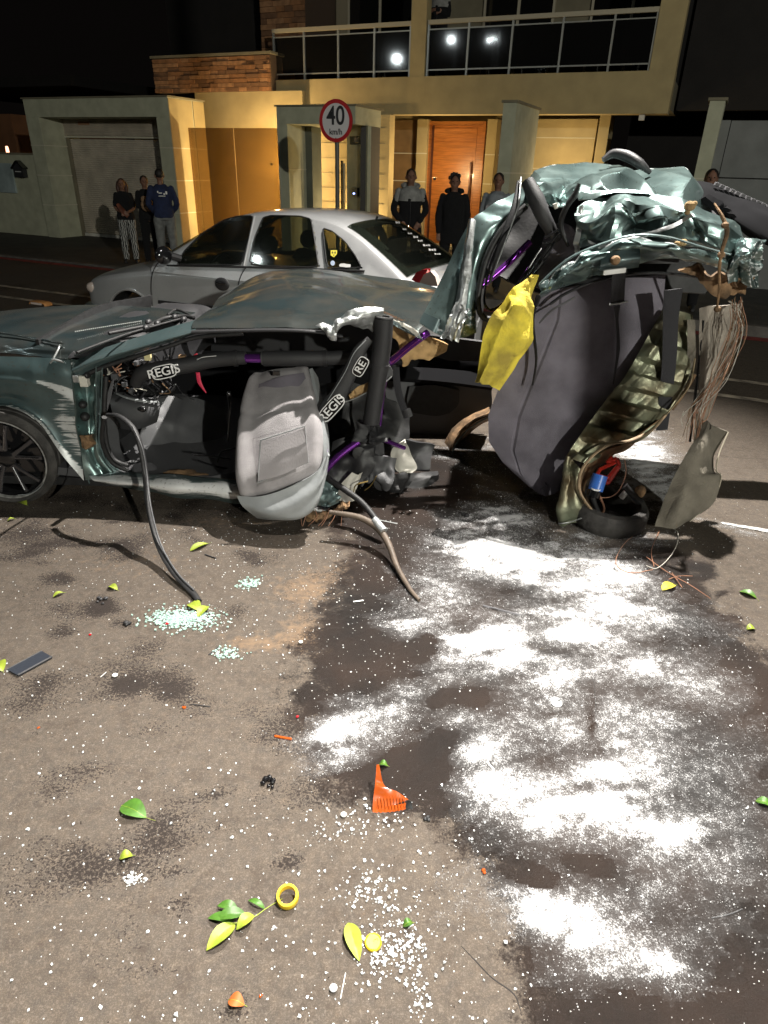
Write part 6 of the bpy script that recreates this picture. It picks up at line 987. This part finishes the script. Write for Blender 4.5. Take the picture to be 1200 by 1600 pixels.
# ------------------------------------------------------------------ yellow cloth hung over the torn edge
cl = [[P(820, 432, 3.66), P(832, 430, 3.64), P(843, 429, 3.66)], [P(800, 455, 3.64), P(820, 455, 3.60), P(838, 455, 3.64)], [P(786, 472, 3.62), P(812, 478, 3.58), P(834, 480, 3.62)], [P(768, 492, 3.60), P(800, 505, 3.56), P(832, 515, 3.60)], [P(756, 520, 3.60), P(792, 535, 3.55), P(832, 535, 3.60)], [P(750, 560, 3.60), P(782, 562, 3.55), P(815, 560, 3.60)], [P(743, 597, 3.60), P(765, 603, 3.55), P(780, 610, 3.59)]]
mb = MB(); mb.patch(cl, 60, 44, .006, fold=lambda s, t: .024*(1-np.abs(np.sin(t*6.2+s*2.0)))*np.clip(s*1.5, 0, 1)+.008*np.sin(s*13+t*7), crumple=.016, seed=5); tag(mb.build('cloth', M['yellow'], None), 'dirty yellow cloth draped over the torn edge of the wreck', 'cloth')
# ------------------------------------------------------------------ people
def lim(mb, pts, rr, n=12, flat=1, upv=None): mb.tube(pts, rr, n, 3, flat, upv); [mb.ell(np.asarray(pts[i]), (rr[i],)*3, 10, 6) for i in (0, -1)]
def person(u, v, h, face, label, top, legs, arms='down', hair='short', hood=None, shoe='trim', sleeve=True, female=False, z=None, scale_w=1.0, shirt_tail=.0, back_print=False, extra=None, zebra=False):
    """face: heading of the chest in street coordinates, 0 = towards the camera side of the street"""
    z = swz(u) if z is None else z; k = h/1.72
    p = thing('person', label, 'person', tuple(W(u, v, z)), HT+face); T = WM[p.name]
    def X(x, y, z_): q = T @ Vector((x*k*scale_w, y*k, z_*k)); return np.array(q)     # local: -y is the front
    sw_ = .160 if not female else .142; hp = .09
    A = {}
    for s in (-1, 1):
        sh = X(s*sw_, .0, 1.395)
        if arms == 'down': el, wr, ft = X(s*(sw_+.05), .02, 1.13), X(s*(sw_+.04), -.03, .88), X(s*(sw_+.03), -.06, .72)
        elif arms == 'front': el, wr, ft = X(s*(sw_+.05), .0, 1.15), X(s*.06, -.19, 1.06), X(-s*.02, -.22, 1.03)
        elif arms == 'pockets': el, wr, ft = X(s*(sw_+.07), .03, 1.14), X(s*(sw_-.02), -.12, .98), X(s*(sw_-.06), -.13, .90)
        elif arms == 'folded': el, wr, ft = X(s*(sw_+.04), -.02, 1.15), X(s*.03, -.20, 1.18+s*.03), X(-s*.10, -.20, 1.20)
        A[s] = (sh, el, wr, ft)
    # body: one continuous remeshed figure with face, ears, hands and five fingers
    mb = MB()
    mb.tube([X(0, 0, .86), X(0, .0, .98), X(0, -.01, 1.1), X(0, -.01, 1.25), X(0, 0, 1.38), X(0, .01, 1.45)], [.12*k, .125*k, .11*k, .125*k, .12*k, .06*k], 16, 3, 1.25, upv=X(1, 0, 0)-X(0, 0, 0))
    mb.tube([X(0, .01, 1.42), X(0, .0, 1.50), X(0, -.01, 1.56)], [.055*k, .052*k, .055*k], 12, 3)
    mb.ell(X(0, -.01, 1.615), (.072*k, .088*k, .108*k), 18, 14, R=np.array(T.to_3x3())); mb.ell(X(0, -.035, 1.555), (.048*k, .05*k, .05*k), 14, 10, R=np.array(T.to_3x3()))
    mb.tube([X(0, -.088, 1.64), X(0, -.115, 1.60)], [.010*k, .016*k], 8, 1); mb.ell(X(0, -.088, 1.565), (.024*k, .012*k, .010*k), 10, 6, R=np.array(T.to_3x3()))
    for s in (-1, 1):
        mb.ell(X(s*.073, .005, 1.61), (.012*k, .022*k, .032*k), 8, 6, R=np.array(T.to_3x3())); sh, el, wr, ft = A[s]
        lim(mb, [sh, el, wr], [.048*k, .038*k, .027*k]); d = ft-wr; L_ = np.linalg.norm(d); d /= L_; side = np.cross(d, X(0, -1, 0)-X(0, 0, 0)); side = side/(np.linalg.norm(side)+1e-6); nz_ = np.cross(d, side)
        mb.tube([wr, wr+d*.045*k, wr+d*.085*k], [.028*k, .040*k, .036*k], 10, 2, .5, upv=nz_)
        for j, ln in enumerate((.065, .078, .072, .055)): b0 = wr+d*.08*k+side*(j-1.5)*.020*k; mb.tube([b0, b0+d*ln*.55*k, b0+d*ln*k+nz_*.012*k], [.010*k, .009*k, .0075*k], 6, 2)
        mb.tube([wr+d*.03*k+side*-.03*k, wr+d*.06*k+side*-.055*k, wr+d*.085*k+side*-.055*k], [.012*k, .011*k, .009*k], 6, 2)
        lim(mb, [X(s*hp, 0, .90), X(s*(hp+.01), -.01, .50), X(s*(hp+.015), .02, .09)], [.085*k, .055*k, .038*k])
    b = mb.build('body', M['skin'], p); r = b.modifiers.new('remesh', 'REMESH'); r.mode = 'VOXEL'; r.voxel_size = .0085; r.use_smooth_shade = True
    mb = MB()
    for s in (-1, 1): mb.ell(X(s*.028, -.090, 1.628), (.011*k, .007*k, .007*k), 8, 6)
    mb.build('eyes', M['gloss'], b)
    # shirt or jacket
    mb = MB(); zb = .90-shirt_tail; wz = 1.30
    mb.tube([X(0, 0, zb), X(0, 0, 1.0), X(0, -.01, 1.12), X(0, -.01, 1.28), X(0, 0, 1.39), X(0, .01, 1.47)], [.145*k, .14*k, .132*k, .142*k, .138*k, .065*k], 18, 3, wz, upv=X(1, 0, 0)-X(0, 0, 0))
    for s in (-1, 1):
        sh, el, wr, ft = A[s]
        if sleeve: lim(mb, [sh, el, wr], [.060*k, .053*k, .044*k])
        else: lim(mb, [sh, sh+(el-sh)*.8], [.060*k, .060*k])
    o = mb.build('top', top[0], p); r = o.modifiers.new('remesh', 'REMESH'); r.mode = 'VOXEL'; r.voxel_size = .013; r.use_smooth_shade = True; dm = o.modifiers.new('folds', 'DISPLACE'); tx = bpy.data.textures.new('folds', 'CLOUDS'); tx.noise_scale = .09; dm.texture = tx; dm.strength = .022; dm.mid_level = .5
    if len(top) > 1:
        mb = MB(); mb.tube([X(0, -.003, 1.27), X(0, -.003, 1.32), X(0, 0, 1.41), X(0, .01, 1.475)], [.149*k, .150*k, .143*k, .07*k], 18, 3, 1.32, upv=X(1, 0, 0)-X(0, 0, 0))
        for s in (-1, 1): sh, el, wr, ft = A[s]; lim(mb, [sh, sh+(el-sh)*.40], [.064*k, .057*k])
        mb.build('yoke', top[1], o); mb = MB(); mb.tube([X(0, -.125, 1.42), X(0, -.150, 1.2), X(0, -.15, .92)], .006, 6, 3); mb.build('zip', M['trim'], o)
    if hood:
        mb = MB(); mb.tube([X(-.09, -.03, 1.47), X(-.11, .05, 1.49), X(0, .11, 1.50), X(.11, .05, 1.49), X(.09, -.03, 1.47)], [.022*k, .034*k, .045*k, .034*k, .022*k], 10, 4); mb.build('hood', top[-1], o)
    mb = MB(); mb.tube([X(0, 0, .86), X(0, .0, .96), X(0, 0, 1.02)], [.125*k, .13*k, .12*k], 16, 3, 1.25, upv=X(1, 0, 0)-X(0, 0, 0))
    for s in (-1, 1): lim(mb, [X(s*hp, 0, .88), X(s*(hp+.01), -.012, .50), X(s*(hp+.018), .015, .10)], [.105*k, .080*k, .070*k])
    o = mb.build('trousers', legs, p); r = o.modifiers.new('remesh', 'REMESH'); r.mode = 'VOXEL'; r.voxel_size = .013; r.use_smooth_shade = True; dm = o.modifiers.new('folds', 'DISPLACE'); dm.texture = tx; dm.strength = .02; dm.mid_level = .5
    for s in (-1, 1): mb = MB(); mb.tube([X(s*(hp+.02), .07, .045), X(s*(hp+.025), .0, .055), X(s*(hp+.03), -.10, .040), X(s*(hp+.035), -.17, .03)], [.035*k, .045*k, .042*k, .022*k], 10, 3, .9); mb.build('shoe', M[shoe], p)
    hm_ = M['hairbrown'] if hair == 'long' else M['hair']; mb = MB(); R3 = np.array(T.to_3x3()); mb.ell(X(0, .012, 1.645), (.082*k, .095*k, .088*k), 16, 10, R=R3)
    if hair == 'long': mb.tube([X(-.06, .05, 1.66), X(-.085, .04, 1.55), X(-.08, .02, 1.42)], [.04*k, .045*k, .03*k], 10, 3); mb.tube([X(.06, .05, 1.66), X(.085, .04, 1.55), X(.08, .02, 1.42)], [.04*k, .045*k, .03*k], 10, 3); mb.tube([X(0, .07, 1.66), X(0, .09, 1.5), X(0, .08, 1.4)], [.06*k, .07*k, .05*k], 10, 3)
    if hair == 'curly': 
        for q in range(26): a = RNG.uniform(0, 2*pi); e_ = RNG.uniform(.1, 1.3); mb.ell(X(.08*cos(a)*cos(e_), .012+.09*abs(sin(a))*cos(e_)+.0, 1.655+.085*sin(e_)), (.028*k,)*3, 7, 5)
    ho = mb.build('hair' if hair != 'cap' else 'cap', hm_, p)
    if hair == 'cap': mb = MB(); mb.tube([X(0, -.07, 1.665), X(0, -.16, 1.655)], [.06*k, .045*k], 12, 1, .2, upv=[0, 0, 1]); mb.build('peak', hm_, ho)
    if back_print:
        for x0, z0_, w_, h_ in ((-.075, 1.33, .03, .05), (-.04, 1.31, .025, .03), (.02, 1.325, .055, .018), (.06, 1.345, .02, .03), (-.0, 1.275, .11, .012)):
            mb = MB(); mb.obox(X(x0, .150, z0_), (X(1, 0, 0)-X(0, 0, 0))*w_*.5, (X(0, 1, 0)-X(0, 0, 0))*.008, [0, 0, h_*.5*k]); mb.build('back_print', M['whiteplastic'], p)
    return p, X
navy = fab('navy_sports_jersey', (.012, .020, .060)); blk = fab('black_cloth', (.0035, .0035, .0045), 1); greyp = fab('grey_tracksuit', (.17, .175, .17)); gj = fab('light_grey_yoke', (.24, .24, .23)); gsh = fab('grey_shirt', (.20, .22, .24)); brt = fab('brown_print_tee', (.035, .018, .012))
zb = mat('zebra_print', (.02, .02, .02), .9, 0, .3, 30, .2, 5); nt = zb.node_tree; wv = nt.nodes.new('ShaderNodeTexWave'); wv.inputs['Scale'].default_value = 9; wv.inputs['Distortion'].default_value = 9; wv.inputs['Detail'].default_value = 2; tc = nt.nodes.new('ShaderNodeTexCoord'); nt.links.new(tc.outputs['Object'], wv.inputs[0]); cr_ = nt.nodes.new('ShaderNodeValToRGB'); cr_.color_ramp.interpolation = 'CONSTANT'; cr_.color_ramp.elements[1].position = .5; cr_.color_ramp.elements[0].color = (.012, .012, .012, 1); cr_.color_ramp.elements[1].color = (.36, .36, .34, 1); nt.links.new(wv.outputs[0], cr_.inputs[0]); nt.links.new(cr_.outputs[0], nt.nodes['Principled BSDF'].inputs['Base Color'])
def uof(x, v): return onv(x, 285, v)[0]
v1 = 10.7
p, X = person(uof(188, v1)+.02, v1, 1.50, .70, 'woman in dark tee and zebra print trousers standing left of the garage door', (blk,), zb, 'front', 'long', sleeve=False, female=True)
mb = MB(); mb.tube([X(-.12, -.12, 1.22), X(-.05, -.17, 1.10), X(.06, -.17, .98)], [.05, .07, .05], 12, 3, .6); tag(mb.build('bag', mat('rusty_red_bag', (.16, .045, .02), .8, 0, .4, 30, .5, 8), None), 'rusty red patterned bag held by the woman in zebra print trousers', 'bag')
p, X = person(uof(219, v1), v1+.1, 1.56, .8, 'person in black partly hidden behind the man in the navy jersey', (blk,), blk, 'folded', 'short', female=True)
mb = MB(); mb.ell(X(.0, -.23, 1.18), (.13, .10, .12), 12, 8); mb.ell(X(-.06, -.25, 1.29), (.06, .06, .06), 10, 8); o = mb.build('small_dog', mat('tan_fur', (.30, .18, .10), .95, 0, .9, 60, .5, 20), None); tag(o, 'small tan dog held in the arms of the person in black', 'dog')
person(uof(259, v1)+.0, v1-.15, 1.68, pi+.75, 'man with his back turned in navy jersey with white print and grey trousers', (navy,), greyp, 'pockets', 'cap', back_print=True, scale_w=1.12)
v2 = 10.75
person(uof(642, v2), v2, 1.70, .45, 'man in jacket with grey yoke and black body left of the orange door', (blk, gj), blk, 'pockets', 'short', hood=True, scale_w=1.14)
person(uof(711, v2), v2, 1.64, .35, 'person with curly hair in plain black hooded coat before the orange door', (blk,), blk, 'down', 'curly', hood=True, shirt_tail=.2, scale_w=1.12)
person(uof(779, v2), v2, 1.68, .2, 'man in grey shirt standing beside the grey green gate pillar', (gsh,), blk, 'down', 'short', scale_w=1.05)
person(uof(1110, v2), v2, 1.80, .1, 'person in black seen only as a head above the crushed rear', (blk,), blk, 'down', 'short')
ub_ = onv(687, 20, 15.95); person(ub_[0], 15.95, 1.72, 0, 'person in black standing on the balcony behind the glass', (blk, gj), blk, 'folded', 'short', z=z1f-.0)
# ------------------------------------------------------------------ litter on the road: leaves, caps, shards
leafm = [mat('green_leaf', (.055, .14, .016), .45, 0, .2, 30, .3, 30), mat('yellow_green_leaf', (.24, .30, .03), .5, 0, .2, 30, .25, 30), mat('yellow_leaf', (.50, .42, .03), .6), mat('orange_leaf', (.38, .10, .02), .6)]
def leafmesh(mb, a, b, w, z=.004, bow=.012, curl=0):
    a, b = np.asarray(a, float), np.asarray(b, float); d = b-a; L_ = np.linalg.norm(d); d /= L_; s = np.array([-d[1], d[0], 0]); rows = []
    for i in range(11):
        t = i/10; ww = w*sin(pi*t**.85)**.8+.0006; c = a+d*L_*t+np.array([0, 0, z+bow*sin(pi*t)+curl*t*t])
        rows.append([c-s*ww+np.array([0, 0, ww*.35]), c, c+s*ww+np.array([0, 0, ww*.35])])
    mb.patch(rows, 22, 7, .0006, linear=True)
def leaf(x0, y0, x1, y1, wpx, k, label, stem=None, z=.003):
    a, b = Z(x0, y0), Z(x1, y1); sc = np.linalg.norm(b-a)/math.hypot(x1-x0, y1-y0); t = thing('leaf', label, 'leaf', tuple((a+b)/2), 0, 'fallen leaves on the road'); mb = MB(); leafmesh(mb, a, b, wpx*sc, z); mb.build('blade', leafm[k], t)
    mb = MB(); e = Z(*stem) if stem else b+(b-a)*.18; mb.tube([a+(0, 0, z+.002), (a+b)/2+(0, 0, z+.0125), b+(0, 0, z+.002), e+(0, 0, .002)], .0006, 5, 3); mb.build('stem', leafm[1], t); return t
leaf(190, 1260, 229, 1279, 13, 0, 'dark green leaf lying left of the orange lens shard', (243, 1283)); leaf(187, 1343, 208, 1338, 8, 1, 'small pale yellow green leaf scrap above the white glass patch')
leaf(297, 862, 326, 850, 6, 1, 'slender bright green leaf below the hanging seat'); leaf(296, 944, 313, 956, 7, 1, 'yellow green leaf at the tip of the rubber strip'); leaf(325, 948, 309, 966, 6, 1, 'second yellow green leaf on the pile of glass crumbs')
leaf(170, 917, 184, 923, 4, 1, 'tiny yellow green leaf right of the oil spots'); leaf(83, 934, 101, 927, 4, 1, 'thin pale green leaf on the left of the road'); leaf(1155, 925, 1182, 936, 8, 0, 'green leaf on the dry asphalt at the right edge', (1186, 940)); leaf(1034, 923, 1055, 915, 6, 2, 'curled yellow leaf beside the loose wires'); leaf(1166, 984, 1180, 984, 6, 1, 'small round yellow green leaf at the right edge of the stain'); leaf(1180, 1253, 1206, 1262, 9, 0, 'green leaf cut off by the right edge of the picture')
leaf(357, 1564, 382, 1572, 10, 3, 'curled orange brown leaf at the bottom edge'); leaf(-4, 1036, 5, 1050, 6, 1, 'green leaf cut off by the left edge above the black plate'); leaf(592, 1196, 606, 1198, 5, 0, 'small green scrap just above the orange lens shard'); leaf(630, 1449, 645, 1443, 6, 0, 'small green scrap right of the yellow cap'); leaf(30, 785, 42, 790, 4, 1, 'tiny pale leaf under the front wheel'); leaf(12, 815, 24, 812, 3, 1, 'tiny green leaf fragment near the left edge below the wheel')
sp = thing('leaf_sprig', 'sprig of five yellow green leaves lying beside the yellow ring', 'leaves', tuple(Z(385, 1430)))
mb = MB(); mb.tube([Z(441, 1404, .006), Z(415, 1420, .010), Z(398, 1432, .012), Z(372, 1442, .012), Z(345, 1440, .010)], .0012, 6, 4); mb.build('twig', leafm[1], sp)
for q, (a, b, w, k, z) in enumerate([((368, 1446), (323, 1487), 14, 1, .006), ((397, 1434), (370, 1457), 10, 1, .012), ((384, 1431), (336, 1440), 10, 0, .010), ((372, 1424), (340, 1418), 7, 0, .008), ((366, 1440), (325, 1436), 7, 0, .004), ((414, 1421), (388, 1408), 4, 0, .004)]):
    A_, B_ = Z(*a), Z(*b); sc = np.linalg.norm(B_-A_)/math.hypot(a[0]-b[0], a[1]-b[1]); mb = MB(); leafmesh(mb, A_, B_, w*sc, z); mb.build('blade', leafm[k], sp)
lt2 = thing('torn_leaf', 'torn yellow green leaf touching the yellow cap', 'leaf', tuple(Z(555, 1475))); mb = MB(); A_, B_ = Z(544, 1443), Z(561, 1503); leafmesh(mb, A_, B_, .022, .004, .01); mb.build('blade', leafm[1], lt2)
yp = mat('yellow_plastic', (.70, .50, .01), .35, spec=.6)
c = Z(450, 1408); rg = thing('yellow_ring', 'yellow plastic collar ring standing open at the sprig end', 'ring', tuple(c)); mb = MB(); tilt = np.array([.0, -.25, 1.0]); tilt /= np.linalg.norm(tilt); R_ = .0300
lathe(mb, [(R_*.78, .015), (R_, .015), (R_*1.03, .012), (R_, .0), (R_*1.02, -.008), (R_*.98, -.012), (R_*.80, -.012), (R_*.78, .015)], c+np.array([0, 0, .020]), tilt, 48); mb.build('collar', yp, rg); mb = MB()
for k in range(40): a_ = 2*pi*k/40; e = np.cross(tilt, [1, 0, 0]); e /= np.linalg.norm(e); g_ = np.cross(tilt, e); mb.obox(c+np.array([0, 0, .020])+(e*cos(a_)+g_*sin(a_))*R_*1.01, (e*cos(a_)+g_*sin(a_))*.0008, tilt*.009, np.cross(tilt, e*cos(a_)+g_*sin(a_))*.0008)
stuff(mb.build('ribs', yp, rg))
c = Z(583, 1474); cp_ = thing('bottle_top', 'small round yellow plastic cap beside the torn leaf', 'cap', tuple(c)); mb = MB(); lathe(mb, [(.0225, 0), (.0235, .003), (.0225, .009), (.0205, .0105), (.019, .009), (.001, .0088)], c, [0, -.06, 1], 40); mb.build('disc', yp, cp_); mb = MB(); mb.tube([c+(.004, .004, .0095), c+(.010, .008, .0095), c+(.013, .002, .0095)], .0007, 5, 3); mb.build('moulded_mark', mat('cap_shadow', (.35, .24, .01), .5), cp_)
# orange indicator lens shard
os_ = thing('orange_lens', 'broken orange indicator lens shard standing on the dark stain', 'lens', tuple(Z(610, 1285))); om = mat('orange_lens', (.33, .06, .008), .18, spec=.8); g0 = Z(583, 1268); sc = 1/470.
def OL(x, y, d=0): return Z(583, 1268, 0)+rt*(x-583)*sc+up*(1268-y)*sc*.9+np.array([0, .02, 0])*(d)
mb = MB(); mb.patch([[OL(588, 1199, 1.2), OL(592, 1199, 1.2)], [OL(586, 1225, .8), OL(600, 1232, 1)], [OL(583, 1250, .4), OL(620, 1245, 1.2)], [OL(582, 1270, -.2), OL(637, 1258, 1.2)]], 24, 16, .0035, crumple=.002); mb.build('back_shell', om, os_)
mb = MB(); mb.patch([[OL(583, 1266, .0), OL(610, 1262, .4), OL(636, 1262, 1)], [OL(583, 1276, -.9), OL(610, 1284, -.8), OL(634, 1290, -.4)]], 14, 20, .0035, fold=lambda s, t: .0012*np.sin(t*70)); mb.build('ribbed_front', om, os_)
mb = MB(); mb.patch([[OL(634, 1257, 1), OL(641, 1260, 1)], [OL(632, 1272, .3), OL(645, 1276, .5)], [OL(637, 1290, -.3), OL(641, 1288, -.3)]], 16, 8, .003); mb.build('chrome_end', M['chrome'], os_)
for k in range(9): mb = MB(); mb.tube([OL(590+k*5, 1250-k*.6, .4), OL(592+k*5, 1264, .0)], .0012, 5, 1); mb.build('lens_rib', om, os_)
# black number-plate like plastic strip
q = [Z(12, 1049), Z(66, 1020), Z(82, 1029), Z(29, 1058)]; bt = thing('black_plate', 'rectangular black plastic plate lying at the left edge', 'plate', tuple(sum(q)/4)); mb = MB(); mb.prism([p_+np.array([0, 0, .002]) for p_ in q], (0, 0, .008)); bmf = M['trim']; mb.build('plate', mat('blue_black_plastic', (.022, .026, .035), .4, 0, .2, 60), bt, False)
mb = MB(); mb.tube([q[3]+(0, 0, .011), q[2]+(0, 0, .011)], .0035, 6, 1); mb.build('raised_edge', M['plastic'], bt); mb = MB(); mb.tube([q[0]+(0, 0, .011), q[1]+(0, 0, .011)], .002, 6, 1); mb.build('raised_edge', M['plastic'], bt)
def blob_(name, label, cat, x, y, r, m, h=.4, n=1, spread=0, seed=0, z=0, smooth=False):
    rs = np.random.RandomState(seed); mb = MB(); c = Z(x, y)
    for k in range(n): rr = r*rs.uniform(.6, 1.1); mb.ell(c+np.array([rs.uniform(-1, 1)*spread, rs.uniform(-1, 1)*spread, rr*h+z]), (rr, rr*rs.uniform(.6, 1), rr*h), 9, 6, R=np.array(Matrix.Rotation(rs.uniform(0, 3), 3, 'Z')))
    return tag(mb.build(name, m, None, smooth=smooth), label, cat)
blob_('black_fragment', 'cluster of shiny black plastic fragments left of the powder', 'debris', 419, 1225, .011, M['gloss'], .8, 7, .018, 4); blob_('black_fragment', 'dark lump of debris just right of the orange lens shard', 'debris', 665, 1279, .010, M['rubber'], .7, 4, .012, 5); blob_('black_fragment', 'black broken knob on the powder under the rear seat', 'debris', 726, 808, .016, M['rubber'], .8, 4, .016, 6)
blob_('black_fragment', 'black crumpled scrap between the oil spots on the left', 'debris', 200, 975, .012, M['rubber'], .7, 4, .014, 7); blob_('black_fragment', 'black grit clump above the broken glass on the left', 'debris', 155, 940, .012, M['trim'], .6, 6, .026, 8); blob_('red_crumb', 'small dark red lens crumb on the left asphalt', 'debris', 141, 992, .007, M['redlens'], .7, 2, .004, 1); blob_('red_crumb', 'small dark red crumb left of the powder patch', 'debris', 466, 1121, .007, M['redlens'], .7, 2, .004, 2); blob_('red_crumb', 'dark red crumb within the pile of glass', 'debris', 262, 977, .007, M['redlens'], .7, 2, .004, 3, .006)
blob_('orange_crumb', 'small orange plastic crumb on the left asphalt', 'debris', 288, 1105, .008, om, .6, 3, .007, 1); blob_('orange_crumb', 'faint orange crumb near the left edge', 'debris', 62, 1138, .006, om, .6, 2, .005, 2); blob_('orange_crumb', 'orange crumbs right of the front glass field', 'debris', 752, 1361, .008, om, .6, 3, .011, 5); blob_('orange_crumb', 'tiny orange crumb beside the curled leaf at the bottom', 'debris', 407, 1555, .005, om, .6, 2, .004, 7)
mb = MB(); a, b = Z(429, 1151), Z(456, 1156); mb.obox((a+b)/2+(0, 0, .003), (b-a)/2, [0, .004, 0], [0, 0, .003]); tag(mb.build('orange_strip', om, None), 'thin orange plastic strip lying left of the powder', 'debris')
def disk(x, y, r, m, label, name='metal_disc', tilt=(0, 0, 1), stem=True):
    c = Z(x, y); t = thing(name, label, 'disc', tuple(c)); mb = MB(); lathe(mb, [(.001, .004), (r*.9, .004), (r, .003), (r, 0), (.001, .0)], c+(0, 0, .006), tilt, 28); mb.build('disc', m, t)
    if stem: mb = MB(); mb.tube([c+(0, 0, .008), c+(r*.7, r*.3, .014)], .0012, 5, 1); mb.build('pin', M['trim'], t)
disk(869, 1099, .024, M['steel'], 'thin round metal disc lying in the powder', tilt=(.1, -.15, 1)); disk(180, 1057, .0105, M['whiteplastic'], 'small white plastic disc on the left asphalt', 'white_disc', stem=False); disk(470, 1005, .009, M['whiteplastic'], 'tiny white disc between sand and wet stain', 'white_disc', stem=False); disk(521, 1546, .010, mat('clear_bulb', (.5, .5, .5), .05, spec=1), 'clear round bulb glass near the bottom edge', 'bulb_glass', stem=False); disk(537, 1275, .010, mat('clear_bulb2', (.4, .4, .38), .05, spec=1), 'clear bulb glass left of the orange lens shard', 'bulb_glass', stem=False)
def stick(L_, r, m, name, label, cat='debris', fl=.6): mb = MB(); mb.tube([Z(a, b, r*1.2) for a, b in L_], r, 6, 3, fl); return tag(mb.build(name, m, None), label, cat)
stick([(755, 946), (780, 952), (814, 961)], .005, M['panel'], 'steel_debris', 'long grey metal blade lying across the powder'); stick([(595, 973), (598, 979), (628, 983), (630, 972)], .0022, M['trim'], 'wire_debris', 'small black wire frame on the powder left edge'); stick([(649, 972), (660, 977), (674, 975)], .0015, M['trim'], 'black_wire', 'short black wire right of the small black frame')
stick([(1016, 1135), (1036, 1137), (1060, 1127)], .0015, M['trim'], 'black_wire', 'thin bent black wire across the lower right powder'); stick([(815, 1264), (858, 1266)], .002, M['trim'], 'black_stick', 'short black stick at the left of the lower powder'); stick([(1112, 1434), (1140, 1428), (1160, 1420)], .002, M['trim'], 'black_stick', 'dark twig on the stain at the lower right'); stick([(532, 1560), (540, 1520)], .0012, M['whiteplastic'], 'white_stick', 'thin white plastic stick near the bottom edge'); stick([(785, 862), (800, 866), (815, 860)], .0015, M['trim'], 'black_wire', 'small dark wire at the top of the powder')
stick([(552, 940), (568, 938)], .004, M['whiteplastic'], 'white_fragment', 'curved white plastic fragment on the reddish stain'); stick([(770, 1175), (762, 1190), (772, 1202)], .004, M['whiteplastic'], 'white_fragment', 'pale folded fragment half buried in powder'); stick([(326, 1023), (345, 1008)], .003, M['trim'], 'black_stick', 'short dark strip beside the small glass patch'); stick([(300, 1100), (328, 1104)], .002, M['trim'], 'black_stick', 'flat dark strip right of the orange crumb'); stick([(320, 866), (338, 872)], .004, M['trim'], 'black_stick', 'short black bar beside glass below the seat'); stick([(157, 1058), (166, 1050)], .0015, M['whiteplastic'], 'white_stick', 'thin white sliver next to the white disc')
# ------------------------------------------------------------------ street lights that stand outside the picture
def streetlight(loc, px_, py_, label):
    x, y, z = loc; t = thing('street_lamp', label, 'street lamp', (px_, py_, 0), 0, 'street lamps'); mb = MB(); mb.tube([(px_, py_, 0), (px_, py_, z+.3)], [.09, .06], 12, 1); mb.build('pole', M['plastic'], t); mb = MB(); mb.tube([(px_, py_, z+.25), ((px_+x)/2, (py_+y)/2, z+.5), (x, y, z+.25)], .035, 8, 4); mb.build('arm', M['plastic'], t); mb = MB(); mb.obox((x, y, z+.2), (.14, 0, 0), (0, .3, 0), (0, 0, .05)); mb.build('lamp_head', M['plastic'], t)
streetlight(LAMP_A, 3.4, -1.6, 'street lamp with long arm over the wreck'); streetlight(LAMP_B, 9.5, -12.6, 'street lamp further down the road behind the camera')

# street lamps and a vehicle lamp far behind the camera, mirrored in the balcony glass
for (gx_, gy_, r_, zt_, lab) in ((620, 92, .16, 6.4, 'round white street lamp head far behind the camera on the left'), (705, 62, .11, 6.9, 'second white street lamp head behind the camera'), (772, 61, .09, 6.6, 'small white street lamp head between the other two'), (764, 63, .05, 6.3, 'smallest white street lamp head behind the camera')):
    p_ = W(*onv(gx_, gy_, VF+.05)); d = p_-EYE; dr = d-2*(d@Vd)*Vd; q = p_+dr*((zt_-p_[2])/dr[2]); t = thing('street_lamp', lab, 'street lamp', (q[0], q[1], 0), 0, 'street lamps'); mb = MB(); mb.tube([(q[0], q[1]-.3, 0), (q[0], q[1]-.3, zt_+.3)], [.08, .05], 10, 1); mb.build('pole', M['plastic'], t)
    mb = MB(); mb.ell(q, (r_, r_, r_*.8), 16, 10); mb.build('lamp_head', mat('lit_lamp', (1, 1, 1), .5, emis=(.9, 1, 1, 55)), t)
